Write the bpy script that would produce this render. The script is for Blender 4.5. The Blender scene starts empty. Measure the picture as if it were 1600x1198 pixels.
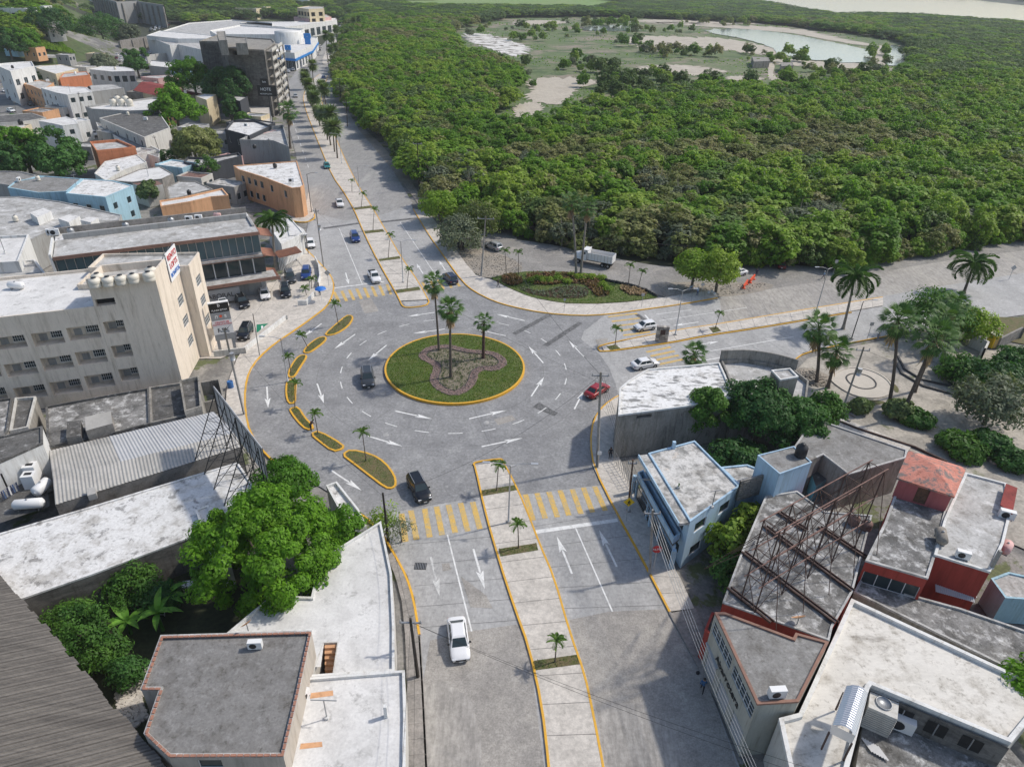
import bpy, bmesh, math, random
import numpy as np
from mathutils import Vector, Matrix
from mathutils.geometry import tessellate_polygon
rnd = random.Random(11)
S = bpy.context.scene; C = S.collection
# ---------------------------------------------------------------- camera
H0 = 52.0; FPX = 1065.0; TH = math.radians(31.4); RO = math.radians(-1.8)
cr, sr = math.cos(RO), math.sin(RO)
RX = Vector((1, 0, 0)); DN = Vector((0, -math.sin(TH), -math.cos(TH))); FW = Vector((0, math.cos(TH), -math.sin(TH)))
IX = RX * cr + DN * sr; IY = DN * cr - RX * sr
cd = bpy.data.cameras.new('camera'); cam = bpy.data.objects.new('camera', cd); C.objects.link(cam); S.camera = cam
cd.sensor_width = 36; cd.lens = 36 * FPX / 1600; cd.clip_start = .5; cd.clip_end = 20000
m = Matrix.Identity(4)
for i, v in enumerate((IX, -IY, -FW)):
    for j in range(3): m[j][i] = v[j]
m[2][3] = H0; cam.matrix_world = m
# ---------------------------------------------------------------- light
SUN_AZ = Vector((.93, .37)); SUN_EL = math.radians(47)
w = bpy.data.worlds.new('World'); S.world = w; w.use_nodes = True
nt = w.node_tree; nt.nodes.clear()
sky = nt.nodes.new('ShaderNodeTexSky'); sky.sky_type = 'NISHITA'; sky.sun_disc = False
sky.sun_elevation = SUN_EL; sky.sun_rotation = math.atan2(SUN_AZ.x, SUN_AZ.y); sky.dust_density = 1.6; sky.ozone_density = .4; sky.air_density = 1.0
bg = nt.nodes.new('ShaderNodeBackground'); bg.inputs[1].default_value = .15
ow = nt.nodes.new('ShaderNodeOutputWorld'); nt.links.new(sky.outputs[0], bg.inputs[0]); nt.links.new(bg.outputs[0], ow.inputs[0])
sl = bpy.data.lights.new('sun', 'SUN'); sl.energy = 3.1; sl.angle = math.radians(2.0); sl.color = (1, .94, .85)
sun = bpy.data.objects.new('sun', sl); C.objects.link(sun)
sd = Vector((SUN_AZ.x * math.cos(SUN_EL), SUN_AZ.y * math.cos(SUN_EL), math.sin(SUN_EL)))
sun.rotation_euler = sd.to_track_quat('Z', 'Y').to_euler()
S.view_settings.view_transform = 'Standard'; S.view_settings.look = 'None'; S.view_settings.exposure = 0; S.view_settings.gamma = 1
S.view_settings.use_curve_mapping = False
S.cycles.max_bounces = 6; S.cycles.transparent_max_bounces = 8; S.cycles.use_denoising = True; S.cycles.caustics_reflective = False; S.cycles.caustics_refractive = False
# ---------------------------------------------------------------- pixel <-> place helpers (photo pixels, 1600 wide)
def ray(px, py): return FW + IX * ((px - 800) / FPX) + IY * ((py - 599) / FPX)
def G(px, py, z=0.):
    r = ray(px, py); t = (z - H0) / r.z
    return Vector((r.x * t, r.y * t, z))
def proj(p):
    d = Vector(p) - Vector((0, 0, H0)); f = d.dot(FW)
    return 800 + FPX * d.dot(IX) / f, 599 + FPX * d.dot(IY) / f
def GP(pts, z=0.): return [G(x, y, z) for x, y in pts]
def Z(ox, oy, s, pts): return [(ox + x / s, oy + y / s) for x, y in pts]
def plane_hit(px, py, A, B):
    r = ray(px, py); d = Vector((B.x - A.x, B.y - A.y)); L = d.length; d /= L; n = Vector((d.y, -d.x))
    t = (A.x * n.x + A.y * n.y) / (r.x * n.x + r.y * n.y)
    q = Vector((r.x * t, r.y * t, H0 + r.z * t))
    return (q.x - A.x) * d.x + (q.y - A.y) * d.y, q.z
def rise(b, t, zb=0.):
    B = G(b[0], b[1], zb); best = None
    for k in range(400):
        z = zb + k * .08; q = G(t[0], t[1], z); e = (q - B).xy.length
        if best is None or e < best[0]: best = (e, z, q)
    return B, best[2]
def ss(x, a, b):
    t = min(1, max(0, (x - a) / (b - a))); return t * t * (3 - 2 * t)
def HT(x, y):
    if y < 200: return 0.
    a = -x / y
    return 34 * ss(a, .575, .66) * ss(y, 330, 520) + 16 * ss(a, .3, .42) * ss(y, 760, 830)
def U(px, py):
    r = ray(px, py); d = 60.
    while d < 6000:
        p = Vector((0, 0, H0)) + r * d
        if p.z <= HT(p.x, p.y): return Vector((p.x, p.y, HT(p.x, p.y)))
        d += max(1., d * .004)
    return p
# ---------------------------------------------------------------- materials
MAT = {}
def _n(nt, t, **k):
    n = nt.nodes.new(t)
    for a, b in k.items(): setattr(n, a, b)
    return n
def ramp(nt, src, stops):
    r = _n(nt, 'ShaderNodeValToRGB'); e = r.color_ramp.elements
    while len(e) > 1: e.remove(e[-1])
    e[0].position = stops[0][0]; e[0].color = (*stops[0][1], 1)
    for p, c in stops[1:]:
        x = e.new(p); x.color = (*c, 1)
    nt.links.new(src, r.inputs[0]); return r.outputs[0]
def mixc(nt, f, a, b, mode='MIX'):
    n = _n(nt, 'ShaderNodeMix', data_type='RGBA', blend_type=mode)
    for s, i in ((f, 0), (a, 6), (b, 7)):
        if hasattr(s, 'links'): nt.links.new(s, n.inputs[i])
        elif i == 0: n.inputs[0].default_value = s
        else: n.inputs[i].default_value = (*s, 1)
    return n.outputs[2]
def base(name, rough=.85, metal=0.):
    mt = bpy.data.materials.new(name); mt.use_nodes = True; nt = mt.node_tree
    b = nt.nodes['Principled BSDF']; b.inputs['Roughness'].default_value = rough; b.inputs['Metallic'].default_value = metal
    MAT[name] = mt; return mt, nt, b
def g3(v): return (v, v, v * .985)
def plain(name, c, rough=.6, metal=0., spec=None):
    mt, nt, b = base(name, rough, metal); b.inputs['Base Color'].default_value = (*c, 1)
    if spec is not None: b.inputs['Specular IOR Level'].default_value = spec
    return mt
def stain(name, c1, c2, scale=.4, lo=.45, hi=.6, fine=.25, fscale=6., rough=.9, bump=.15, c3=None, s3=1.6, t3=(.6, .68), stretch=None, dist=.8, local=False):
    """weathered surface: c1 worn to c2 in patches, optional third tone, fine grain"""
    mt, nt, b = base(name, rough)
    if local: pos = _n(nt, 'ShaderNodeTexCoord').outputs['Object']
    else: pos = _n(nt, 'ShaderNodeNewGeometry').outputs['Position']
    mp = _n(nt, 'ShaderNodeMapping'); nt.links.new(pos, mp.inputs[0])
    if stretch:
        mp.inputs['Rotation'].default_value = (0, 0, stretch[0]); mp.inputs['Scale'].default_value = stretch[1]
    def noise(s, d=6., r=.6, ds=dist):
        n = _n(nt, 'ShaderNodeTexNoise'); n.inputs['Scale'].default_value = s; n.inputs['Detail'].default_value = d; n.inputs['Roughness'].default_value = r; n.inputs['Distortion'].default_value = ds
        nt.links.new(mp.outputs[0], n.inputs['Vector']); return n.outputs[0]
    n1 = noise(scale, 8, .65)
    col = ramp(nt, n1, [(lo, c1), (hi, c2)])
    if c3:
        k = ramp(nt, noise(s3, 6, .7, .3), [(t3[0], (0, 0, 0)), (t3[1], (1, 1, 1))]); col = mixc(nt, k, col, c3)
    nf = noise(fscale, 4, .7, 0)
    k = ramp(nt, nf, [(.3, (1 - fine,) * 3), (.7, (1 + fine * .6,) * 3)])
    col = mixc(nt, 1., col, k, 'MULTIPLY')
    if name[:4] in ('roof', 'conc', 'bloc') and 'clean' not in name or name[:5] in ('wall_', 'road_', 'pavem'):
        v = name[:5] == 'wall_' or name[:4] == 'conc'; m2 = _n(nt, 'ShaderNodeMapping'); nt.links.new(pos, m2.inputs[0]); m2.inputs['Scale'].default_value = (1, 1, .1 if v else 1)
        for s_, st in ((1.3 if v else .55, [(.34, (.80, .78, .75) if name[:5] == 'wall_' else (.64, .62, .59)), (.52, (1, 1, 1))]), (2.6 if v else 2.2, [(.33, (.82, .81, .79) if name[:5] == 'wall_' else (.68, .67, .65)), (.44, (1, 1, 1))])):
            if name[:4] in ('road', 'pave'): st = [(.3, (.80, .80, .80)), (.62, (1.05, 1.05, 1.05))]
            n = _n(nt, 'ShaderNodeTexNoise'); n.inputs['Scale'].default_value = s_; n.inputs['Detail'].default_value = 9; n.inputs['Roughness'].default_value = .72; nt.links.new(m2.outputs[0], n.inputs['Vector']); col = mixc(nt, 1., col, ramp(nt, n.outputs[0], st), 'MULTIPLY')
    nt.links.new(col, b.inputs['Base Color'])
    if bump:
        bp = _n(nt, 'ShaderNodeBump'); bp.inputs['Strength'].default_value = bump; bp.inputs['Distance'].default_value = .05
        nt.links.new(nf, bp.inputs['Height']); nt.links.new(bp.outputs[0], b.inputs['Normal'])
    return mt
def leafmat(name, c1, c2, trans=.35, scale=.6, c3=None):
    mt, nt, b = base(name, .55)
    oi = _n(nt, 'ShaderNodeObjectInfo'); ge = _n(nt, 'ShaderNodeNewGeometry')
    n = _n(nt, 'ShaderNodeTexNoise'); n.inputs['Scale'].default_value = scale; n.inputs['Detail'].default_value = 3
    nt.links.new(ge.outputs['Position'], n.inputs['Vector'])
    ad = _n(nt, 'ShaderNodeMath', operation='MULTIPLY_ADD'); nt.links.new(oi.outputs['Random'], ad.inputs[0]); ad.inputs[1].default_value = .55; nt.links.new(n.outputs[0], ad.inputs[2])
    st = [(.42, c1), (.95, c2)]
    if c3: st = [(.38, c1), (.72, c2), (1., c3)]
    col = ramp(nt, ad.outputs[0], st)
    ri = ramp(nt, ge.outputs['Random Per Island'], [(0, (.7, .7, .7)), (1, (1.3, 1.3, 1.25))])
    col = mixc(nt, 1., col, ri, 'MULTIPLY')
    nt.links.new(col, b.inputs['Base Color']); b.inputs['Specular IOR Level'].default_value = .25
    tr = _n(nt, 'ShaderNodeBsdfTranslucent'); c2_ = mixc(nt, 1., col, (1.15, 1.25, .6), 'MULTIPLY'); nt.links.new(c2_, tr.inputs[0])
    mx = _n(nt, 'ShaderNodeMixShader'); mx.inputs[0].default_value = trans
    nt.links.new(b.outputs[0], mx.inputs[1]); nt.links.new(tr.outputs[0], mx.inputs[2]); nt.links.new(mx.outputs[0], nt.nodes['Material Output'].inputs[0])
    return mt
# setting
stain('urban_ground', (.30, .285, .26), (.17, .165, .155), .12, .42, .58, .35, 3, c3=(.12, .14, .06), s3=.16, t3=(.54, .58))
stain('marsh', (.26, .22, .165), (.12, .165, .06), .022, .40, .52, .35, .5, c3=(.07, .115, .035), s3=.05, t3=(.50, .60), bump=.5)
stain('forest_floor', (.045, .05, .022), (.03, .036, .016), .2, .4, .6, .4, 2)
stain('field', (.16, .27, .06), (.20, .27, .09), .01, .4, .6, .2, .1)
stain('sand', (.50, .45, .37), (.42, .37, .30), .1, .4, .65, .25, 1.2, c3=(.30, .29, .2), s3=.3, t3=(.6, .7))
stain('salt', (.68, .66, .62), (.16, .14, .11), .12, .5, .58, .2, 1.)
stain('joint', (.15, .15, .148), (.22, .22, .215), 2, .4, .6, .2, 8)
stain('dirt', (.36, .315, .26), (.27, .245, .21), .3, .4, .6, .35, 3, c3=(.33, .30, .26), s3=1, bump=.4)
stain('park_ground', (.46, .42, .36), (.31, .285, .245), .35, .42, .62, .3, 2.5, c3=(.15, .16, .08), s3=.25, t3=(.6, .7), bump=.4)
stain('hill_grass', (.07, .115, .03), (.10, .12, .05), .03, .4, .6, .4, .4, c3=(.22, .2, .16), s3=.05, t3=(.62, .68))
stain('road_new', (.44, .435, .425), (.355, .352, .345), .18, .4, .68, .14, 5, .8, .08, c3=(.31, .308, .30), s3=1.1, t3=(.58, .75), stretch=(0, (1, .35, 1)))
stain('road_stamped', (.315, .315, .315), (.25, .25, .252), .22, .38, .62, .26, 3.4, .85, .12, c3=(.37, .37, .365), s3=.5, t3=(.55, .7), dist=.3)
stain('road_old', (.40, .375, .34), (.335, .315, .29), .2, .4, .6, .3, 6.5, .9, .12, c3=(.46, .43, .385), s3=.35, t3=(.55, .7), dist=.4)
stain('road_worn', (.36, .34, .315), (.43, .405, .365), .12, .42, .6, .3, 2.5, .9, .2, c3=(.44, .41, .37), s3=.6, t3=(.56, .66), stretch=(.25, (.9, .18, 1)))
stain('road_far', (.37, .36, .345), (.30, .295, .285), .06, .4, .65, .15, 1.2, .85, 0, c3=(.44, .43, .40), s3=.12, t3=(.55, .7), stretch=(-.42, (1, .2, 1)))
stain('street', (.22, .215, .21), (.165, .165, .16), .2, .4, .6, .2, 3)
stain('service_road', (.31, .295, .275), (.23, .22, .205), .2, .4, .6, .35, 2.5, c3=(.38, .35, .31), s3=.3, t3=(.55, .68))
stain('pavement', (.62, .575, .515), (.52, .485, .435), .3, .45, .7, .12, 6, c3=(.30, .27, .23), s3=.8, t3=(.64, .74))
stain('pavement_old', (.33, .305, .28), (.25, .235, .215), .4, .4, .65, .2, 5, c3=(.12, .115, .1), s3=.9, t3=(.62, .7))
stain('kerb_yellow', (.74, .40, .03), (.60, .34, .06), .6, .45, .75, .12, 6, .6, c3=(.36, .31, .22), s3=1.6, t3=(.66, .76))
stain('paint_white', (.78, .78, .76), (.55, .55, .53), 1.8, .46, .68, .1, 9, .7, 0)
stain('paint_worn', (.62, .62, .6), (.42, .42, .41), 1.5, .45, .6, .25, 9, .7, 0)
stain('paint_yellow', (.66, .43, .11), (.47, .38, .22), 1.6, .44, .64, .2, 8, .7, 0)
stain('rumble', (.10, .10, .10), (.17, .17, .17), 1.6, .45, .55, .4, 5, .8, .5)
stain('lawn', (.085, .13, .025), (.135, .15, .045), .5, .42, .62, .5, 9, .9, .8, c3=(.065, .105, .02), s3=1.8)
stain('turf_dry', (.10, .115, .035), (.165, .13, .065), 1.2, .4, .6, .5, 10, .9, .8)
stain('bed_soil', (.25, .215, .165), (.13, .12, .07), 1.1, .42, .6, .5, 7, .95, .8)
stain('mulch', (.085, .04, .03), (.045, .025, .02), 1.5, .4, .6, .5, 8, .95, .8)
stain('rubble_stone', (.28, .19, .165), (.13, .10, .095), 2.2, .42, .58, .3, 8, .9, .3)
stain('black_stone', (.05, .05, .052), (.09, .09, .09), 2, .4, .6, .3, 8)
stain('plaza_concrete', (.56, .51, .44), (.48, .44, .38), .5, .4, .7, .1, 6)
# roofs and walls
stain('roof_white', (.74, .735, .72), (.58, .57, .55), .35, .48, .7, .18, 4, c3=(.33, .325, .315), s3=.7, t3=(.565, .63), dist=.4)
stain('roof_white_clean', (.72, .71, .69), (.56, .55, .53), .35, .40, .66, .14, 4, c3=(.36, .352, .335), s3=.8, t3=(.56, .70), dist=.5)
stain('roof_peel', (.62, .605, .575), (.27, .265, .25), .75, .46, .60, .25, 5, c3=(.58, .49, .40), s3=.3, t3=(.60, .74), dist=.35)
stain('roof_tiles', (.78, .775, .76), (.26, .26, .255), .8, .53, .58, .2, 5, stretch=(.15, (.6, 1.7, 1)), dist=.25)
stain('roof_grey', (.28, .275, .265), (.205, .2, .19), .5, .4, .65, .25, 5, c3=(.38, .375, .36), s3=1.4, t3=(.52, .70), dist=.3)
stain('roof_smooth', (.235, .228, .218), (.185, .18, .172), .6, .4, .65, .25, 5, c3=(.34, .335, .325), s3=1.3, t3=(.53, .78), dist=1.)
stain('roof_dark', (.145, .142, .135), (.09, .088, .084), .6, .4, .6, .35, 5, c3=(.34, .335, .325), s3=1.2, t3=(.55, .68), dist=.5)
stain('roof_marble', (.27, .265, .255), (.13, .128, .123), .4, .40, .6, .4, 6, c3=(.62, .615, .60), s3=1.0, t3=(.50, .66), dist=.5)
stain('roof_cream', (.70, .67, .61), (.61, .58, .52), .25, .45, .7, .1, 4, c3=(.36, .335, .295), s3=.5, t3=(.56, .68), dist=.3, stretch=(.5, (.5, 1.2, 1)))
stain('roof_light', (.52, .515, .50), (.36, .355, .34), .3, .42, .62, .2, 4, c3=(.66, .655, .64), s3=.6, t3=(.55, .65))
stain('roof_red', (.30, .055, .045), (.22, .04, .035), .8, .4, .6, .2, 5)
stain('roof_salmon', (.66, .27, .20), (.58, .23, .17), .5, .4, .6, .15, 5, c3=(.20, .17, .155), s3=1.1, t3=(.50, .60), dist=.5)
def wall(n, c, d=None, lo=.5, hi=.8, fine=.08):
    d = d or tuple(x * .72 for x in c)
    stain(n, c, d, .6, lo, hi, fine, 6, .85, .08, stretch=(0, (1, 1, .25)))
wall('wall_white', (.72, .72, .70)); wall('wall_offwhite', (.60, .585, .545)); wall('wall_cream', (.66, .56, .38)); wall('wall_beige', (.47, .42, .36))
wall('wall_hotel', (.76, .67, .56), (.66, .58, .48)); wall('wall_grey', (.36, .36, .35)); wall('wall_blue', (.40, .56, .70), (.34, .49, .62)); wall('wall_sky', (.36, .56, .66))
wall('wall_darkblue', (.15, .27, .40)); wall('wall_orange', (.62, .23, .11)); wall('wall_apricot', (.66, .37, .20)); wall('wall_pink', (.42, .115, .115), (.34, .09, .09)); wall('wall_rose', (.66, .42, .40))
wall('wall_red', (.36, .05, .035)); wall('wall_charcoal', (.045, .05, .06)); wall('wall_yellow', (.62, .42, .16)); wall('wall_teal', (.16, .38, .45)); wall('wall_sage', (.42, .42, .37), (.33, .33, .29))
stain('concrete_raw', (.34, .32, .285), (.22, .21, .19), .4, .42, .64, .2, 5, c3=(.14, .132, .12), s3=.7, t3=(.58, .68), stretch=(0, (1, 1, .5)))
stain('concrete_black', (.20, .188, .172), (.11, .105, .098), .35, .4, .6, .3, 3, c3=(.20, .19, .18), s3=.25, t3=(.6, .7), stretch=(0, (1, 1, 2.5)))
stain('block_wall', (.30, .28, .255), (.21, .2, .185), .7, .4, .65, .2, 6)
stain('brick', (.42, .20, .13), (.30, .16, .11), 3, .4, .6, .2, 12)
stain('terracotta', (.38, .185, .125), (.28, .15, .11), 1.2, .4, .65, .15, 6)
stain('fascia_brown', (.30, .17, .125), (.24, .14, .105), 1, .4, .6, .1, 6)
stain('sheet_metal', (.44, .425, .395), (.33, .32, .295), .3, .42, .65, .1, 4, .55, .05)
stain('sheet_new', (.50, .505, .51), (.44, .445, .45), .3, .4, .7, .06, 4, .45, .02)
stain('sheet_old', (.215, .195, .17), (.14, .127, .112), .5, .4, .65, .28, 7, .8, .1, c3=(.30, .22, .15), s3=.22, t3=(.66, .76), stretch=(.35, (.25, 2.2, 1)))
plain('sheet_bright', (.72, .73, .75), .35, .6)
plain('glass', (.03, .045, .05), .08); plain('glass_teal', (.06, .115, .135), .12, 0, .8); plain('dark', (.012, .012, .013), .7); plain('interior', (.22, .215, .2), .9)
plain('alu', (.55, .55, .55), .4, .6); plain('white_metal', (.75, .75, .74), .45); plain('steel', (.33, .34, .35), .45, .5); plain('galv', (.45, .46, .47), .5, .5)
plain('black_metal', (.02, .02, .022), .5); plain('plastic_cream', (.66, .62, .53), .5); plain('plastic_black', (.02, .02, .022), .45); plain('plastic_blue', (.03, .13, .35), .5)
stain('rust', (.10, .055, .042), (.06, .035, .03), 1, .4, .6, .25, 8, .8); stain('rust_light', (.26, .15, .12), (.15, .085, .07), 1, .4, .6, .25, 8, .8)
stain('wood_pole', (.045, .035, .028), (.03, .025, .02), 2, .4, .6, .3, 9, .9, stretch=(0, (3, 3, .2))); stain('wood_brown', (.17, .085, .05), (.11, .06, .04), 2, .4, .6, .3, 9)
stain('concrete_pole', (.36, .345, .32), (.28, .27, .25), 1.5, .4, .6, .15, 8); stain('bark', (.17, .14, .11), (.09, .075, .06), 2.5, .4, .6, .3, 10, .95, .5)
stain('palm_bark', (.16, .13, .105), (.09, .075, .06), 2.5, .4, .6, .3, 12, .95, .5, stretch=(0, (1, 1, 5))); stain('palm_bark_pale', (.30, .27, .23), (.20, .18, .155), 2, .4, .6, .2, 8, .9)
plain('orange_plastic', (.75, .09, .03), .5); plain('tyre', (.018, .018, .018), .85); plain('rim', (.42, .43, .44), .35, .7); plain('headlight', (.75, .76, .78), .1); plain('taillight', (.35, .01, .01), .2)
plain('plate', (.7, .7, .68), .5); plain('grille', (.012, .012, .012), .5); plain('skin', (.28, .15, .09), .6); plain('hair', (.012, .01, .009), .7)
plain('cloth_black', (.02, .02, .025), .9); plain('cloth_blue', (.03, .10, .22), .9); plain('cloth_navy', (.02, .03, .07), .9); plain('cloth_grey', (.25, .26, .28), .9); plain('cloth_orange', (.8, .12, .03), .8); plain('cloth_white', (.65, .65, .65), .9); plain('cloth_denim', (.06, .1, .2), .9); plain('cloth_lightblue', (.3, .42, .55), .9)
plain('sign_green', (.02, .22, .12), .5); plain('sign_yellow', (.85, .55, .02), .5); plain('sign_red', (.55, .01, .02), .5); plain('sign_white', (.8, .8, .8), .5); plain('sign_black', (.012, .012, .013), .4); plain('sign_grey', (.30, .31, .32), .5); plain('sign_blue', (.02, .16, .55), .5); plain('brand_blue', (.02, .22, .60), .4)
for n, c in dict(white=(.78, .78, .78), black=(.008, .009, .012), charcoal=(.045, .05, .055), red=(.30, .008, .012), darkred=(.13, .008, .012), blue=(.015, .05, .22), silver=(.42, .43, .44), teal=(.02, .22, .22), navy=(.01, .018, .05)).items():
    mt = plain('car_' + n, c, .28 if n != 'silver' else .35, .0 if n in ('white', 'red') else .25); mt.node_tree.nodes['Principled BSDF'].inputs['Coat Weight'].default_value = .6
wt, nt, b = base('water', .07); b.inputs['Base Color'].default_value = (.24, .28, .29, 1); b.inputs['Specular IOR Level'].default_value = .9
bp = _n(nt, 'ShaderNodeBump'); no = _n(nt, 'ShaderNodeTexNoise'); no.inputs['Scale'].default_value = .5; ge = _n(nt, 'ShaderNodeNewGeometry'); nt.links.new(ge.outputs['Position'], no.inputs['Vector'])
bp.inputs['Strength'].default_value = .25; bp.inputs['Distance'].default_value = .3; nt.links.new(no.outputs[0], bp.inputs['Height']); nt.links.new(bp.outputs[0], b.inputs['Normal'])
# foliage
leafmat('leaf_mango', (.065, .18, .014), (.14, .30, .02), .4); leafmat('leaf_dark', (0.041, 0.113, 0.032), (0.078, 0.191, 0.041)); leafmat('leaf_almond', (.046, .132, .025), (.093, .202, .031))
leafmat('leaf_forest', (.095, .21, .022), (.19, .34, .035), .45, .035, (.28, .38, .06)); leafmat('leaf_olive', (.12, .16, .045), (.22, .25, .08), .35, .06, (.29, .28, .13)); leafmat('leaf_mangrove', (.07, .13, .03), (.13, .20, .05), .3, .03)
leafmat('leaf_lime', (.155, .264, .031), (.295, .403, .046)); leafmat('leaf_palm', (.046, .116, .025), (.101, .186, .046), .25); leafmat('leaf_palm_grey', (.10, .16, .055), (.18, .24, .09), .25); leafmat('leaf_young', (.078, .171, .031), (.155, .264, .054), .3); leafmat('leaf_banana', (.109, .264, .031), (.186, .388, .054), .4)
leafmat('leaf_dead', (.310, .202, .116), (.434, .310, .186), .2); leafmat('leaf_redden', (.248, .046, .054), (.186, .124, .046), .3); leafmat('leaf_grey', (.109, .139, .085), (.186, .217, .139), .3); leafmat('twigs', (.248, .217, .186), (.372, .326, .279), .1)
leafmat('leaf_grass', (.109, .202, .031), (.186, .264, .046), .3)
M = MAT
# ---------------------------------------------------------------- mesh builder
class MB:
    def __init__(s): s.v = []; s.f = []; s.m = []; s.sm = []
    def face(s, pts, m=0, sm=False):
        k = len(s.v); s.v += [tuple(p) for p in pts]; s.f.append(tuple(range(k, k + len(pts)))); s.m.append(m); s.sm.append(sm)
    def poly(s, pts, m=0, holes=(), flip=False):
        loops = [[Vector((p[0], p[1], 0)) for p in pts]] + [[Vector((p[0], p[1], 0)) for p in h] for h in holes]
        allp = [tuple(p) for p in pts] + [tuple(p) for h in holes for p in h]; k = len(s.v); s.v += allp
        for t in tessellate_polygon(loops):
            a, b_, c = [Vector(allp[i]) for i in t]
            if ((b_ - a).cross(c - a)).z < 0: t = (t[0], t[2], t[1])
            s.f.append(tuple(k + i for i in t)); s.m.append(m); s.sm.append(False)
    def box(s, c, d, rz=0., m=0, rx=0.):
        R = Matrix.Rotation(rz, 3, 'Z') @ Matrix.Rotation(rx, 3, 'X'); c = Vector(c)
        p = [c + R @ Vector((x * d[0] / 2, y * d[1] / 2, z * d[2] / 2)) for z in (-1, 1) for y in (-1, 1) for x in (-1, 1)]
        for q in ((0, 2, 3, 1), (4, 5, 7, 6), (0, 1, 5, 4), (2, 6, 7, 3), (0, 4, 6, 2), (1, 3, 7, 5)): s.face([p[i] for i in q], m)
    def bar(s, a, b, w, h=None, m=0):
        a = Vector(a); b = Vector(b); h = h or w; d = (b - a); L = d.length
        if L < 1e-6: return
        d /= L; u = d.cross(Vector((0, 0, 1)))
        if u.length < 1e-3: u = Vector((1, 0, 0))
        u.normalize(); v = u.cross(d)
        P = [q + u * (w / 2 * i) + v * (h / 2 * j) for q in (a, b) for i, j in ((-1, -1), (1, -1), (1, 1), (-1, 1))]
        for q in ((0, 1, 2, 3), (7, 6, 5, 4), (0, 4, 5, 1), (1, 5, 6, 2), (2, 6, 7, 3), (3, 7, 4, 0)): s.face([P[i] for i in q], m)
    def tube(s, pts, rs, n=8, m=0, cap=True):
        pts = [Vector(p) for p in pts]; rs = rs if isinstance(rs, (list, tuple)) else [rs] * len(pts); k = len(s.v)
        for i, p in enumerate(pts):
            d = (pts[min(i + 1, len(pts) - 1)] - pts[max(i - 1, 0)]).normalized(); u = d.cross(Vector((.13, .99, .02))).normalized(); v = d.cross(u)
            s.v += [tuple(p + (u * math.cos(a) + v * math.sin(a)) * rs[i]) for a in (2 * math.pi * j / n for j in range(n))]
        for i in range(len(pts) - 1):
            for j in range(n):
                a, b = k + i * n + j, k + i * n + (j + 1) % n; s.f.append((a, b, b + n, a + n)); s.m.append(m); s.sm.append(True)
        if cap:
            s.f.append(tuple(k + j for j in range(n))); s.m.append(m); s.sm.append(False)
            s.f.append(tuple(k + (len(pts) - 1) * n + j for j in reversed(range(n)))); s.m.append(m); s.sm.append(False)
    def prism(s, pts, z0, z1, m=0, mt=None, top=True):
        n = len(pts); ar = sum(pts[i][0] * pts[(i + 1) % n][1] - pts[(i + 1) % n][0] * pts[i][1] for i in range(n))
        P = list(pts) if ar > 0 else list(pts)[::-1]
        for i in range(n):
            a, b = P[i], P[(i + 1) % n]; s.face([(a[0], a[1], z0), (b[0], b[1], z0), (b[0], b[1], z1), (a[0], a[1], z1)], m)
        if top: s.poly([(p[0], p[1], z1) for p in P], m if mt is None else mt)
    def lathe(s, c, prof, n=16, m=0):
        c = Vector(c); k = len(s.v)
        for r, z in prof: s.v += [(c.x + r * math.cos(2 * math.pi * j / n), c.y + r * math.sin(2 * math.pi * j / n), c.z + z) for j in range(n)]
        for i in range(len(prof) - 1):
            for j in range(n):
                a, b = k + i * n + j, k + i * n + (j + 1) % n; s.f.append((a, b, b + n, a + n)); s.m.append(m); s.sm.append(True)
    def build(s, name, mats, parent=None, local=False):
        me = bpy.data.meshes.new(name); v = s.v
        if parent is not None and not local:
            L = parent.location if parent.parent is None else parent.parent.location
            inv = Matrix.Rotation(-(parent.rotation_euler.z if parent.parent is None else parent.parent.rotation_euler.z), 3, 'Z')
            v = [inv @ (Vector(p) - L) for p in v]
        me.from_pydata([tuple(p) for p in v], [], s.f)
        for x in (mats if isinstance(mats, (list, tuple)) else [mats]): me.materials.append(M[x])
        me.polygons.foreach_set('material_index', s.m); me.polygons.foreach_set('use_smooth', s.sm); me.update()
        o = bpy.data.objects.new(name, me); C.objects.link(o)
        if parent is not None: o.parent = parent
        return o
def tag(o, label=None, cat=None, group=None, kind=None):
    if label: o['label'] = label
    if cat: o['category'] = cat
    if group: o['group'] = group
    if kind: o['kind'] = kind
    return o
def thing(name, label, cat, loc, rz=0., group=None):
    o = bpy.data.objects.new(name, None); C.objects.link(o); o.location = loc; o.rotation_euler = (0, 0, rz); o.empty_display_size = .3
    return tag(o, label, cat, group)
def copy_tree(o, parent=None):
    c = o.copy(); C.objects.link(c)
    if parent is not None: c.parent = parent
    for ch in list(o.children): copy_tree(ch, c)
    return c
def struct(name, mb, mats): return tag(mb.build(name, mats), kind='structure')
def resample(P, n):
    P = [Vector(p) for p in P]; L = [0]
    for a, b in zip(P, P[1:]): L.append(L[-1] + (b - a).length)
    out = []
    for k in range(n + 1):
        t = L[-1] * k / n; i = max(j for j in range(len(L)) if L[j] <= t + 1e-9); i = min(i, len(P) - 2)
        out.append(P[i].lerp(P[i + 1], (t - L[i]) / max(1e-9, L[i + 1] - L[i])))
    return out
def smooth(P, it=2, closed=False):
    P = [Vector(p) for p in P]
    for _ in range(it):
        Q = [] if closed else [P[0]]
        for i in range(len(P) - (0 if closed else 1)):
            a, b = P[i], P[(i + 1) % len(P)]; Q += [a.lerp(b, .25), a.lerp(b, .75)]
        if not closed: Q.append(P[-1])
        P = Q
    return P
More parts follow.
